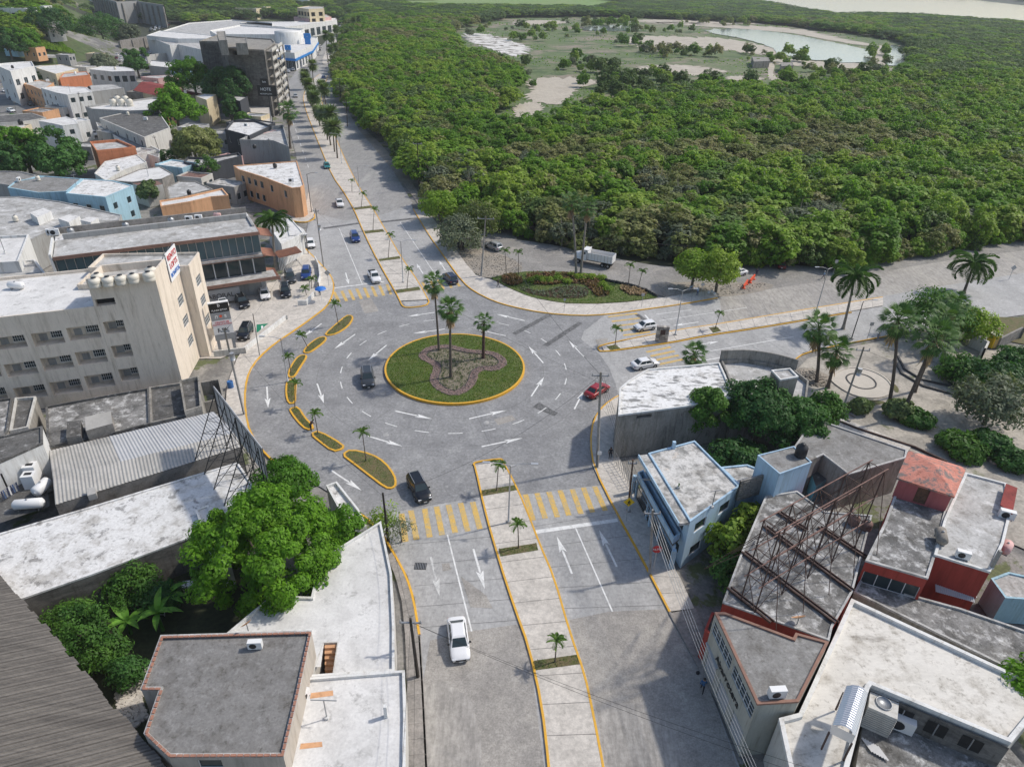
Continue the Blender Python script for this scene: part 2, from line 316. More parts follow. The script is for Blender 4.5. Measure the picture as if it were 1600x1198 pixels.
def offset(P, d, closed=True):
    n = len(P); out = []
    for i in range(n):
        p = P[i]; a = P[i - 1] if (i or closed) else P[i]; b = P[(i + 1) % n] if (i < n - 1 or closed) else P[i]
        u = (p - a).xy; v = (b - p).xy
        if u.length < 1e-6: u = v
        if v.length < 1e-6: v = u
        u = u.normalized(); v = v.normalized(); n1 = Vector((-u.y, u.x)); n2 = Vector((-v.y, v.x)); k = n1 + n2
        if k.length < .2: k = n1
        k = k.normalized(); k = k / max(.45, k.dot(n1)); out.append(Vector((p.x + k.x * d, p.y + k.y * d, p.z)))
    return out
def area(P): return sum(P[i].x * P[(i + 1) % len(P)].y - P[(i + 1) % len(P)].x * P[i].y for i in range(len(P))) / 2
def rim(mb, P, w, z0, z1, closed=True, m=0, m_in=None):
    """wall strip of width w on the inside (left) of P"""
    Q = offset(P, w, closed); n = len(P); mi = m if m_in is None else m_in
    for i in range(n if closed else n - 1):
        a, b, c, d = P[i], P[(i + 1) % n], Q[(i + 1) % n], Q[i]
        mb.face([(a.x, a.y, z0), (b.x, b.y, z0), (b.x, b.y, z1), (a.x, a.y, z1)], m)
        mb.face([(c.x, c.y, z0), (d.x, d.y, z0), (d.x, d.y, z1), (c.x, c.y, z1)], mi)
        mb.face([(a.x, a.y, z1), (b.x, b.y, z1), (c.x, c.y, z1), (d.x, d.y, z1)], m)
def text(s, name, size, mat, loc, rot, parent=None, align='CENTER', ext=.02):
    cu = bpy.data.curves.new(name, 'FONT'); cu.body = s; cu.size = size; cu.align_x = align; cu.align_y = 'CENTER'; cu.extrude = ext; cu.materials.append(M[mat])
    q = bpy.data.objects.new(name, cu); C.objects.link(q); me = bpy.data.meshes.new_from_object(q.evaluated_get(bpy.context.evaluated_depsgraph_get())); bpy.data.objects.remove(q)
    o = bpy.data.objects.new(name, me); C.objects.link(o)
    mw = Matrix.Translation(loc) @ rot.to_4x4()
    if parent is not None:
        o.parent = parent; mw = (Matrix.Translation(parent.location) @ Matrix.Rotation(parent.rotation_euler.z, 4, 'Z')).inverted() @ mw
    o.matrix_local = mw if parent is not None else mw
    if parent is None: o.matrix_world = mw
    return o
def facing(d, up=Vector((0, 0, 1))):
    """rotation of a text lying in a vertical plane, reading along d"""
    x = Vector((d.x, d.y, 0)).normalized(); y = up; z = x.cross(y); R = Matrix.Identity(3)
    for i, v in enumerate((x, y, z)):
        for j in range(3): R[j][i] = v[j]
    return R
# ================================================================ SETTING
def grid_ground():
    mb = MB(); xs = [-6000, -3000, -1800, -1300] + list(range(-1000, 300, 40)) + [400, 600, 1000, 1800, 3000, 6000, 9000]
    ys = [-300, -100, 0] + list(range(40, 1400, 40)) + [1500, 1700, 2000, 3000, 5000, 9000, 14000]
    k = {}
    for j, y in enumerate(ys):
        for i, x in enumerate(xs): k[i, j] = len(mb.v); mb.v.append((x, y, HT(x, y) - .12))
    for j in range(len(ys) - 1):
        for i in range(len(xs) - 1):
            cx, cy = (xs[i] + xs[i + 1]) / 2, (ys[j] + ys[j + 1]) / 2
            mt = 0
            if HT(cx, cy) > .5: mt = 1
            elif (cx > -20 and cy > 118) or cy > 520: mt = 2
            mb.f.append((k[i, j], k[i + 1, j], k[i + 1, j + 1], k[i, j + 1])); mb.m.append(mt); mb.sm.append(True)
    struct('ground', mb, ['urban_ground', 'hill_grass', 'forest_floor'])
grid_ground()
def sheet(name, px, z, mat, sm=0, holes=(), rough=0):
    P = GP(px, z)
    if sm: P = smooth(P, sm, True)
    if rough:
        P = resample(P + [P[0]], 90)[:-1]; c = sum(P, Vector((0, 0, 0))) / len(P); P = [c + (p - c) * (1 + rough * math.sin(i * 1.9) * math.sin(i * .37 + 1) + rnd.uniform(-.5, .5) * rough) for i, p in enumerate(P)]
    mb = MB(); mb.poly(P, 0, holes); return struct(name, mb, mat)
# --- roads (all at z 0, one sheet above the other where they overlap)
K_E = [(1075, 1010), (1045, 955), (1000, 868), (962, 800), (927, 730), (921, 690), (926, 655), (942, 632), (966, 616), (1010, 604), (1100, 603), (1180, 602), (1220, 597), (1232, 575), (1240, 562), (1255, 551), (1300, 540), (1385, 524), (1440, 514), (1540, 500), (1640, 486)]
K_N = [(645, 326), (668, 365), (700, 410), (722, 440), (740, 455), (770, 470), (800, 479), (850, 489), (905, 493), (950, 491), (1000, 484), (1060, 476), (1122, 465)]
K_W = [(475, 385), (505, 415), (518, 430), (523, 445), (520, 462), (512, 478), (490, 495), (462, 515), (430, 536), (405, 558), (390, 580), (384, 605), (384, 640), (392, 676), (415, 708), (450, 735), (500, 760), (545, 788), (580, 812), (602, 838), (620, 868), (637, 900), (648, 935), (657, 990)]
RD = [(668, 1260), (660, 1060)] + K_W[::-1] + [(482, 345), (478, 300), (462, 240), (452, 200), (440, 165), (450, 130), (470, 100), (500, 75), (532, 38), (541, 20), (562, 20), (578, 42), (560, 62), (542, 80), (528, 105), (535, 162), (560, 200), (580, 222), (607, 255), (640, 310)] + K_N + [(1200, 450), (1300, 436), (1360, 428), (1450, 410), (1640, 380), (1680, 482)] + K_E[::-1] + [(1110, 1080), (1180, 1260)]
sheet('road', RD, 0, 'road_new')
sheet('old_road', [(655, 1260), (662, 1060), (672, 1000), (738, 985), (815, 974), (830, 1040), (858, 1260)], .004, 'road_old')
sheet('old_road', [(890, 968), (952, 955), (1041, 951), (1075, 1010), (1110, 1080), (1175, 1260), (955, 1260), (935, 1120), (912, 1040)], .004, 'road_old')
sheet('worn_road', [(955, 1260), (947, 1190), (935, 1095), (1000, 1100), (1050, 1130), (1085, 1260)], .008, 'road_worn')
sheet('worn_road', [(664, 1260), (662, 1075), (690, 1062), (735, 1090), (752, 1150), (752, 1260)], .008, 'road_worn')
sheet('avenue', [(478, 330), (462, 240), (452, 200), (440, 165), (450, 130), (470, 100), (500, 75), (532, 38), (541, 20), (562, 20), (578, 42), (560, 62), (542, 80), (528, 105), (535, 162), (560, 200), (580, 222), (607, 255), (645, 318), (600, 335), (540, 345)], .006, 'road_far')
sheet('worn_avenue', [(1130, 507), (1330, 472), (1440, 452), (1640, 420), (1640, 384), (1450, 411), (1360, 429), (1300, 437), (1200, 452), (1124, 466)], .006, 'road_worn')
RB = [(488, 472), (620, 456), (634, 478), (667, 475), (674, 452), (736, 446), (745, 456), (770, 470), (800, 479), (850, 489), (905, 493), (945, 492), (912, 518), (908, 530), (936, 552), (952, 575), (962, 600), (966, 616), (942, 632), (926, 655), (921, 690), (927, 730), (941, 757), (812, 773), (790, 722), (740, 726), (757, 775), (612, 800), (580, 812), (545, 788), (500, 760), (450, 735), (415, 708), (392, 676), (384, 640), (384, 605), (390, 580), (405, 558), (430, 536), (462, 515)]
sheet('roundabout_road', RB, .010, 'road_stamped')
sheet('service_road', [(655, 322), (700, 345), (760, 368), (850, 380), (900, 390), (1000, 412), (1080, 420), (1200, 412), (1300, 418), (1420, 400), (1640, 366), (1640, 386), (1450, 411), (1360, 429), (1300, 437), (1122, 464), (1027, 464), (960, 442), (880, 430), (800, 428), (770, 432), (740, 425), (700, 380)], .012, 'service_road', 1)
sheet('dirt_verge', [(700, 362), (740, 385), (800, 402), (822, 422), (790, 440), (768, 434), (748, 432), (722, 408)], .02, 'dirt', 1)
sheet('dirt_verge', [(1020, 445), (1060, 440), (1120, 442), (1190, 440), (1215, 447), (1180, 458), (1122, 465), (1090, 462), (1030, 466)], .02, 'dirt', 1)
sheet('road_shoulder', [(640, 300), (610, 262), (580, 226), (558, 200), (566, 198), (592, 222), (625, 258), (660, 310), (700, 352), (740, 380), (720, 392), (672, 345)], .02, 'dirt')
sheet('side_street', [(495, 345), (440, 338), (400, 315), (330, 275), (262, 250), (200, 235), (140, 205), (60, 180), (0, 176), (0, 140), (40, 147), (90, 170), (150, 195), (230, 232), (262, 238), (330, 262), (395, 290), (440, 312), (478, 330)], .02, 'street')
sheet('park_ground', [(1232, 590), (1262, 560), (1330, 542), (1400, 528), (1500, 540), (1640, 560), (1700, 900), (1560, 840), (1510, 745), (1420, 708), (1330, 680), (1262, 640)], .03, 'park_ground')
sheet('grass_verge', [(1500, 505), (1560, 495), (1640, 498), (1640, 545), (1560, 530), (1520, 515)], .045, 'turf_dry')
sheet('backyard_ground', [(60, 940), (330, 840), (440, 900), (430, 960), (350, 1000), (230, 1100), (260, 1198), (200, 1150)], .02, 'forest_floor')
sheet('parking_lot', [(255, 470), (430, 440), (480, 392), (500, 420), (508, 440), (495, 462), (430, 520), (345, 560), (290, 560)], .02, 'pavement')
sheet('car_yard', [(140, 92), (290, 78), (330, 92), (300, 110), (130, 112)], .03, 'street')
# --- painted markings
def line(name, a, b, w, mat='paint_white', z=.016):
    A, B = G(*a, z), G(*b, z); d = (B - A).normalized(); n = Vector((-d.y, d.x, 0)) * w / 2
    mb = MB(); mb.face([A - n, B - n, B + n, A + n][::-1] if False else [A + n * -1, B - n, B + n, A + n]); return struct(name, mb, mat)
def arrow(a, b, mat='paint_white'):
    z = .017; A, B = G(*a, z), G(*b, z); d = B - A; L = d.length; d /= L; n = Vector((-d.y, d.x, 0)); h = L * .44; K = B - d * h
    mb = MB(); mb.face([A - n * .11, K - n * .11, K + n * .11, A + n * .11])
    Z2 = Vector((0, 0, .001)); mb.face([K - n * .40 + Z2, B + Z2, K + d * .18 * h + n * 0 + Z2]); mb.face([K + d * .18 * h + Z2, B + Z2, K + n * .40 + Z2]); mb.face([K - n * .11, K + d * .18 * h, K + n * .11])
    struct('arrow_marking', mb, mat)
for q in [(502.5, 505.5, 475, 525), (555, 522, 522.5, 545), (604, 539, 575, 563), (695, 514, 644, 521), (679, 488, 636, 494.5), (540, 426, 545, 444), (661, 427.5, 651, 412), (696, 422.5, 686, 407), (820, 501, 775, 490.5), (790, 524.5, 742, 514), (849, 567, 826, 541), (912.5, 557, 889, 532.5), (830, 619, 850, 589), (897.5, 639, 911, 612), (1085, 540, 1124, 533), (1102.5, 562.5, 1151, 554.5), (1092, 503, 1050, 509), (417, 604, 419, 637), (495.5, 599, 506, 630), (618, 642, 676, 654.5), (733, 654, 792, 640.5), (575, 681, 629, 697), (752.5, 697.5, 817, 684), (517.5, 734.5, 565, 766), (673, 869.5, 687, 932), (739.5, 857, 757.5, 920), (893.7, 896, 870, 837.5), (963.7, 885, 936, 827.5)]:
    arrow(q[:2], q[2:], 'paint_worn' if q[1] > 860 and q[0] < 700 else 'paint_white')
RC = Vector((-8.72, 89.1)); RR = 16.9
for k in range(24):   # dashed ring: gaps as photographed
    a = 2 * math.pi * (k + .35) / 24; da = .95 / RR; mb = MB(); z = .016; P = []
    for r in (RR - .07, RR + .07): P += [Vector((RC.x + r * math.cos(a + s * da), RC.y + r * math.sin(a + s * da), z)) for s in (-1, 0, 1)]
    mb.face([P[0], P[1], P[4], P[3]]); mb.face([P[1], P[2], P[5], P[4]]); struct('lane_dash', mb, 'paint_white')
for a, b, w_ in [((699, 835), (737, 986), .16), ((899.5, 825), (957, 955), .16), ((530, 357), (566, 444), .14), ((625, 347), (677, 424), .14), ((522.5, 450), (600, 440), .35), ((835, 831), (965, 812), .55), ((1100, 550), (1240, 526), .16), ((1025, 491), (1080, 484), .14), ((1030, 501), (1167, 480.5), .14), ((1008, 492), (1030, 519), .35)]:
    line('lane_line', a, b, w_)
for k in range(9):
    t = k / 9; line('lane_dash', (482 - 34 * t, 262 - 100 * t), (480.5 - 34 * t, 257 - 100 * t), .16, z=.02)
for r_ in (13.4, 20.2):
    for k in range(60):
        if r_ > 20 and not (3 < k < 8 or 22 < k < 42 or 48 < k < 56): continue
        a0, a1 = 2 * math.pi * k / 60, 2 * math.pi * (k + 1) / 60; P = [Vector((RC.x + q * math.cos(t), RC.y + q * math.sin(t), .0135)) for q, t in ((r_, a0), (r_ + .07, a0), (r_ + .07, a1), (r_, a1))]; mb = MB(); mb.face(P); struct('slab_joint', mb, 'joint')
for k in range(14):
    a = 2 * math.pi * (k + .2) / 14; mb = MB(); d = Vector((math.cos(a), math.sin(a), 0)); n = Vector((-d.y, d.x, 0)) * .03; o = Vector((RC.x, RC.y, .0145)); r1 = 20 if k not in (0, 1, 6, 13) else 17; mb.face([o + d * 11 - n, o + d * r1 - n, o + d * r1 + n, o + d * 11 + n]); struct('slab_joint', mb, 'joint')
for L_, R_, n_ in (([(640, 850), (655, 980)], [(768, 838), (812, 968)], 4), ([(835, 822), (880, 950)], [(968, 800), (1035, 945)], 4), ([(512, 350), (500, 440)], [(562, 343), (612, 436)], 5), ([(600, 352), (660, 440)], [(655, 343), (728, 436)], 5), ([(1010, 500), (1190, 470)], [(1035, 518), (1200, 490)], 7), ([(990, 560), (1220, 522)], [(1040, 598), (1260, 548)], 8)):
    for k in range(n_ + 1):
        t = k / n_; l2 = lambda P: (P[0][0] + (P[1][0] - P[0][0]) * t, P[0][1] + (P[1][1] - P[0][1]) * t); line('slab_joint', l2(L_), l2(R_), .05, 'joint', .0125)
for q in ([(832, 636), (842, 628), (872, 645), (866, 650)], [(772, 655), (800, 648), (806, 656), (778, 664)], [(560, 470), (580, 466), (592, 486), (570, 490)], [(930, 530), (950, 528), (948, 540), (934, 541)], [(690, 880), (702, 879), (705, 890), (692, 892)], [(720, 900), (760, 930), (770, 950), (735, 948)]): sheet('road_patch', q, .0155, 'rumble' if q[0][0] == 832 else 'road_old')
def stripes(L, w_=.5):
    for a, b in L: line('crosswalk_stripe', a, b, w_, 'paint_yellow')
stripes([((522 + 11.8 * i, 456 - 1.7 * i), (530 + 11.6 * i, 472 - 1.7 * i)) for i in range(8)], .55)
stripes([((660 + 12.3 * i, 441 - 1.9 * i), (669 + 12.3 * i, 456 - 2.1 * i)) for i in range(6)], .55)
stripes([((950 + 6 * i, 495 + 7.2 * i), (996 + 5 * i, 489.5 + 7.2 * i)) for i in range(5)], .5)
stripes([((1010 + 6.6 * i, 550 + 6.4 * i), (1048 + 6.4 * i, 542 + 6.4 * i)) for i in range(4)], .5)
stripes([((627.5, 802), (634, 846)), ((642, 797), (651, 842.5)), ((663.5, 794.5), (671.5, 839)), ((682, 791), (691, 835.5)), ((700.5, 788), (711.5, 832)), ((719.5, 785.5), (731, 829.5)), ((738.5, 784), (750, 826))], .62)
stripes([((821, 772), (833, 812.5)), ((839, 770), (852, 809.5)), ((857.5, 768), (871, 807.5)), ((875, 765.5), (889, 805)), ((894, 764), (908, 802.5)), ((911.5, 761.5), (926, 800)), ((929, 759.5), (946, 797.5))], .62)
for a, b, w_ in [((505, 357), (560, 349), 1.1), ((595, 347), (652, 341), 1.1), ((803, 522), (858, 492), .95), ((852, 540), (907, 504), .95), ((995, 491), (1012, 503), .8), ((1478, 418), (1494, 424), .9)]:
    line('rumble_strip', a, b, w_, 'rumble', .018)
for c in [(650, 884)]:
    p = G(657, 884, .02); mb = MB(); mb.box((p.x, p.y, .012), (1.2, .9, .02), 0, 0)
    for k in range(7): mb.box((p.x - .5 + k * .165, p.y, .026), (.05, .8, .012), 0, 1)
    struct('drain_grate', mb, ['dark', 'steel'])
for c in [(603, 679), (684, 890), (760, 660), (1227, 518)]:
    p = G(*c, .02); mb = MB(); mb.lathe((p.x, p.y, .012), [(.0, .006), (.38, .006), (.4, 0)], 16); struct('manhole_cover', mb, 'road_new')
# --- kerbs, pavements, medians
def kerb(px, w=.22, h=.15, mat='kerb_yellow', side=1, closed=False, sm=1, name='kerb'):
    P = GP(px, h)
    if sm: P = smooth(P, sm, closed)
    mb = MB(); rim(mb, P, w * side, -.02, h, closed)
    return struct(name, mb, mat)
def slabs(name, A, B, n, z, th=.2, mat='pavement', gap=.012, skip=(), alt=None):
    """pavement strip between two edges, cut into slabs with joints; every slab a part"""
    root = thing(name, None, None, (0, 0, 0)); root['kind'] = 'structure'
    A, B = resample(A, n), resample(B, n)
    mb = MB(); mb.poly([(p.x, p.y, z - .02) for p in A] + [(p.x, p.y, z - .02) for p in B[::-1]]); mb.build('joint_bed', 'pavement_old', root)
    for k in range(n):
        if k in skip: continue
        a, b, c, d = A[k].lerp(A[k + 1], gap), A[k + 1].lerp(A[k], gap), B[k + 1].lerp(B[k], gap), B[k].lerp(B[k + 1], gap)
        q = [Vector((p.x, p.y, z)) for p in (a, b, c, d)]
        m_ = MB()
        if area(q) < 0: q = q[::-1]
        m_.face(q)
        for i in range(4): m_.face([(q[i].x, q[i].y, z - .03), (q[(i + 1) % 4].x, q[(i + 1) % 4].y, z - .03), q[(i + 1) % 4], q[i]])
        m_.build('slab', alt if (alt and rnd.random() < .3) else mat, root)
    return root
# south median
ML = [(741, 727), (757, 800), (780, 880), (803, 950), (825, 1010), (845, 1100), (856, 1198), (860, 1260)]
MR = [(786, 719), (801, 745), (822, 790), (845, 850), (867, 900), (893, 990), (915, 1050), (930, 1120), (945, 1198), (955, 1260)]
ml, mr = GP(ML, .14), GP(MR, .14)
slabs('median_pavement', ml, mr, 15, .14)
def turf(px, z, mat='turf_dry', h=.05, n=260, gm='leaf_grass', name='grass_strip', size=.16):
    P = GP(px, z); mb = MB(); mb.poly([(p.x, p.y, z) for p in P]); struct(name, mb, mat)
    xs = [p.x for p in P]; ys = [p.y for p in P]; g = MB(); c = 0
    while c < n:
        x = rnd.uniform(min(xs), max(xs)); y = rnd.uniform(min(ys), max(ys))
        if inside(x, y, P):
            a = rnd.uniform(0, 6.3); s = size * rnd.uniform(.5, 1.2); d = Vector((math.cos(a), math.sin(a), 0)) * s * .3; t = Vector((rnd.uniform(-.5, .5), rnd.uniform(-.5, .5), 1)) * s * .7
            g.face([Vector((x, y, z)) - d, Vector((x, y, z)) + d, Vector((x, y, z)) + t]); c += 1
    tag(g.build('grass_tufts', gm), 'short grass tufts growing on the ' + name.replace('_', ' '), 'grass', kind='stuff')
def inside(x, y, P):
    c = False; n = len(P)
    for i in range(n):
        a, b = P[i], P[i - 1]
        if (a[1] > y) != (b[1] > y) and x < (b[0] - a[0]) * (y - a[1]) / (b[1] - a[1]) + a[0]: c = not c
    return c
for q in [[(750, 766), (805, 757), (809, 765), (752, 775)], [(779, 857), (838, 848), (841, 859), (782, 869)], [(831, 1032), (902, 1022), (906, 1037), (834, 1047)], [(573, 324), (580, 321), (581, 325), (554, 328), (552, 325)][1:], [(569, 361), (598, 358), (601, 362), (571, 365)], [(591, 405), (624, 400), (626, 404), (594, 408)], [(618, 453), (655, 448), (657, 453), (620, 458)], [(947, 541), (962, 538), (970, 545), (955, 548)], [(1108, 512), (1120, 510), (1127, 517), (1114, 520)]]:
    turf(q, .155, n=160)
# north median (in two runs)
NL = [(500, 116), (484, 128), (473, 150), (478, 172), (490, 203), (505, 240), (520, 275), (538, 300), (554, 327), (570, 365), (592, 409), (619, 456), (626, 470)]
NR = [(512, 118), (508, 130), (500, 150), (507, 175), (515, 197), (527, 222), (540, 252), (560, 292), (580, 322), (605, 365), (625, 400), (655, 443), (668, 468)]
slabs('median_pavement', GP(NL, .14), GP(NR, .14), 46, .14)
slabs('median_pavement', GP([(504, 100), (505, 90), (520, 60), (541, 30)], .14), GP([(517, 104), (530, 90), (540, 62), (549, 30)], .14), 10, .14)
kerb([(527, 1400 / 4)][:0] + ML[::-1] + [(738, 724), (743, 720), (780, 715), (787, 717)] + MR, .2, .16, side=-1)
kerb(NL + [(629, 477), (636, 480), (664, 477), (670, 471)] + NR[::-1], .2, .16, side=-1)
kerb([(504, 100), (505, 90), (520, 60), (541, 30)], .25, .16, mat='pavement'); kerb([(517, 104), (530, 90), (540, 62), (549, 30)], .25, .16, mat='pavement', side=-1)
# east median
EA = [(940, 541), (980, 531), (1060, 515), (1130, 505), (1200, 493), (1330, 472), (1380, 464)]
EB = [(944, 548), (1000, 540), (1050, 533), (1100, 523), (1200, 508), (1300, 491), (1380, 477)]
slabs('median_pavement', GP(EA, .14), GP(EB, .14), 22, .14)
kerb([(1380, 464), (1330, 472), (1200, 493), (1130, 505), (1060, 515), (980, 530), (940, 539), (934, 543), (940, 549), (1000, 541), (1050, 534), (1100, 524), (1200, 509), (1300, 492), (1330, 487)], .2, .16, side=-1, sm=1)
# outer kerbs and pavements
kerb(K_E[1:10], .2, .16, side=-1); kerb(K_E[12:18], .15, .14, side=-1)
kerb(K_E[0:2] + [(1090, 1050), (1125, 1105), (1155, 1160), (1185, 1260)][:0], .2, .15, 'pavement_old', -1)
kerb(K_N, .2, .16, side=1); kerb(K_W[:16], .22, .16, side=-1); kerb(K_W[17:], .22, .16, side=-1)
kerb([(440, 338), (450, 343), (465, 347), (480, 347), (493, 341), (492, 334)], .25, .16, side=1)
kerb([(672, 1260), (668, 1190), (662, 1070), (657, 992)], .2, .14, 'pavement_old', 1)
def flat(name, px, z=.14, mat='pavement', sm=0): return sheet(name, px, z, mat, sm)
SI = [(668, 330), (700, 372), (728, 412), (748, 434), (765, 434), (790, 448), (830, 465), (880, 474), (930, 475), (980, 472), (1027, 466), (1120, 452)]
slabs('north_pavement', GP([(x, y) for x, y in K_N[0:]], .14)[0:], GP(SI, .14), 34, .14)
WI = [(460, 400), (474, 418), (483, 432), (485, 452), (465, 478), (425, 500), (390, 530), (370, 560), (355, 600), (352, 640), (366, 690)]
slabs('west_pavement', GP(K_W[0:14], .14), GP(WI, .14), 24, .14)
EI = [(1085, 950), (1062, 900), (1036, 862), (1000, 790), (985, 760), (968, 715), (958, 690), (962, 660), (972, 640)]
slabs('east_pavement', GP(K_E[1:9], .14), GP(EI, .14), 18, .14)
slabs('east_pavement', GP([(1045, 957), (1075, 1012), (1112, 1082), (1150, 1150), (1190, 1240)], .135), GP([(1087, 950), (1108, 1000), (1145, 1060), (1180, 1130), (1235, 1240)], .135), 14, .135, mat='pavement_old')
slabs('south_pavement', GP([(612, 862), (636, 905), (646, 935), (656, 992), (661, 1070), (667, 1190), (671, 1260)], .14), GP([(604, 868), (618, 900), (628, 940), (633, 992), (636, 1070), (637, 1190), (637, 1260)], .14), 20, .14, mat='pavement_old')
slabs('corner_pavement', GP([(440, 338), (462, 346), (480, 346), (492, 338)], .14), GP([(445, 325), (462, 335), (474, 334), (482, 300)], .14), 6, .14)
slabs('park_pavement', GP([(1258, 636), (1290, 655), (1330, 676), (1418, 706)], .14), GP([(1266, 618), (1285, 632), (1315, 652), (1425, 696)], .14), 16, .14)
# splitter islands with yellow kerbs
def island(px, mat='turf_dry', z=.16, n=300, kw=.24):
    P = smooth(GP(px, z), 1, True)
    if area(P) < 0: P = P[::-1]
    P = offset(P, -.22); mb = MB(); rim(mb, P, kw, -.02, z); struct('kerb', mb, 'kerb_yellow'); Q = offset(P, kw * .95)
    m2 = MB(); m2.poly([(p.x, p.y, z - .02) for p in Q]); struct('island_turf', m2, mat)
    g = MB(); xs = [p.x for p in Q]; ys = [p.y for p in Q]; c = 0
    while c < n:
        x = rnd.uniform(min(xs), max(xs)); y = rnd.uniform(min(ys), max(ys))
        if inside(x, y, Q):
            a = rnd.uniform(0, 6.3); s = rnd.uniform(.06, .16); d = Vector((math.cos(a), math.sin(a), 0)) * s * .4
            g.face([Vector((x, y, z - .02)) - d, Vector((x, y, z - .02)) + d, Vector((x + rnd.uniform(-.05, .05), y + rnd.uniform(-.05, .05), z + s * .7))]); c += 1
    tag(g.build('grass_tufts', 'leaf_grass'), 'dry grass tufts on a yellow kerbed traffic island', 'grass', kind='stuff')
z6 = lambda P: Z(400, 300, 3.9925, P)
z2 = lambda P: Z(400, 600, 3.9925, P)
z3 = lambda P: Z(800, 600, 3.9925, P)
z4 = lambda P: Z(1200, 600, 3.9925, P)
z1b = lambda P: Z(0, 600, 3.9925, P)
z5 = lambda P: Z(0, 300, 3.9925, P)
z5b = lambda P: Z(0, 898, 3.9925, P)
z6b = lambda P: Z(400, 898, 3.9925, P)
z8b = lambda P: Z(1200, 898, 3.9925, P)
z1 = lambda P: Z(0, 0, 3.9925, P)
for q in [z6([(435, 882), (500, 825), (565, 770), (595, 770), (600, 790), (570, 835), (500, 880), (450, 890)]), z6([(300, 992), (322, 960), (370, 920), (410, 902), (435, 905), (425, 930), (345, 990), (315, 1000)]), z6([(205, 1142), (215, 1100), (240, 1055), (270, 1022), (303, 1015), (312, 1028), (270, 1090), (240, 1142), (218, 1152)]), [(449, 596), (455, 592), (461, 596), (460, 612), (460, 628), (452, 629), (448, 615)], z2([(215, 150), (260, 142), (300, 210), (360, 268), (320, 280), (270, 235), (225, 175)]), z2([(348, 308), (390, 292), (540, 378), (535, 400), (482, 413), (400, 352)]), z2([(545, 437), (590, 408), (720, 438), (800, 488), (858, 566), (868, 620), (850, 642), (812, 640), (700, 555), (600, 478)])]:
    island(q)
# central island
def circ(c, r, z, n=96): return [Vector((c[0] + r * math.cos(2 * math.pi * i / n), c[1] + r * math.sin(2 * math.pi * i / n), z)) for i in range(n)]
IC = (-8.68, 89.3); IR = 10.55
mb = MB(); rim(mb, circ(IC, IR, .3), .28, -.02, .36); struct('central_kerb', mb, 'kerb_yellow')
zi = lambda P: Z(640, 500, 7.985, P)
bed_o = smooth(GP(zi([(110, 450), (130, 400), (230, 335), (370, 310), (520, 310), (640, 345), (760, 370), (900, 380), (1020, 390), (1130, 430), (1210, 500), (1215, 555), (1150, 610), (1040, 635), (920, 625), (855, 660), (845, 740), (780, 850), (640, 935), (500, 940), (370, 890), (260, 800), (250, 720), (300, 620), (290, 570), (210, 520), (140, 495)]), .33), 1, True)
mb = MB(); 
N = 22
mb.poly([(p.x, p.y, .32) for p in circ(IC, IR - .25, 0)]); struct('central_lawn', mb, 'lawn')
if area(bed_o) < 0: bed_o = bed_o[::-1]
mb = MB(); mb.poly([(p.x, p.y, .33) for p in bed_o]); rim(mb, bed_o, .1, .3, .40, True); struct('planting_bed', mb, 'bed_soil')
bi = smooth(offset(resample(bed_o + [bed_o[0]], 60)[:-1], 1.15), 1, True)
mb = MB(); rim(mb, bi, .1, .3, .44); struct('bed_edging', mb, 'black_stone')
# stones filling the band between the two edgings
proto_st = []
for k in range(4):
    s_ = MB(); n = 7; r = [rnd.uniform(.75, 1.2) for _ in range(n)]
    T = [(math.cos(2 * math.pi * i / n) * r[i], math.sin(2 * math.pi * i / n) * r[i]) for i in range(n)]
    s_.face([(x * .7, y * .7, 1) for x, y in T])
    for i in range(n): j = (i + 1) % n; s_.face([(T[i][0], T[i][1], 0), (T[j][0], T[j][1], 0), (T[j][0] * .7, T[j][1] * .7, 1), (T[i][0] * .7, T[i][1] * .7, 1)])
    proto_st.append(s_)
st = MB(); c = 0
xs = [p.x for p in bed_o]; ys = [p.y for p in bed_o]
def scatter(P, hole, n, zz, rr, mb):
    xs = [p.x for p in P]; ys = [p.y for p in P]; c = 0
    while c < n:
        x = rnd.uniform(min(xs), max(xs)); y = rnd.uniform(min(ys), max(ys))
        if inside(x, y, P) and not (hole and inside(x, y, hole)):
            s_ = rnd.choice(proto_st); r = rnd.uniform(*rr); a = rnd.uniform(0, 6.3); ca, sa = math.cos(a), math.sin(a); k = len(mb.v)
            mb.v += [(x + (p[0] * ca - p[1] * sa) * r, y + (p[0] * sa + p[1] * ca) * r, zz + p[2] * r * .6) for p in s_.v]; mb.f += [tuple(i + k for i in f) for f in s_.f]; mb.m += s_.m; mb.sm += s_.sm; c += 1
scatter(bed_o, bi, 2600, .33, (.09, .17), st)
tag(st.build('rubble_stones', 'rubble_stone'), 'band of brown and grey stones around the planting bed', 'stones', kind='stuff')
gr = MB()
def tufts(P, hole, n, z, sz, mb):
    xs = [p.x for p in P]; ys = [p.y for p in P]; c = 0
    while c < n:
        x = rnd.uniform(min(xs), max(xs)); y = rnd.uniform(min(ys), max(ys))
        if inside(x, y, P) and not (hole and inside(x, y, hole)):
            a = rnd.uniform(0, 6.3); s = sz * rnd.uniform(.5, 1.3); d = Vector((math.cos(a), math.sin(a), 0)) * s * .35; o = Vector((x, y, z))
            mb.face([o - d, o + d, o + Vector((rnd.uniform(-.5, .5), rnd.uniform(-.5, .5), 1)) * s * .8]); c += 1
tufts(circ(IC, IR - .3, 0, 40), bed_o, 14000, .32, .16, gr); tag(gr.build('lawn_grass', 'leaf_grass'), 'mown grass of the round central island', 'grass', kind='stuff')
gr = MB(); tufts(bi, None, 900, .33, .3, gr); tag(gr.build('bed_seedlings', 'leaf_grey'), 'sparse seedlings in the sandy bed under the three palms', 'ground cover', kind='stuff')
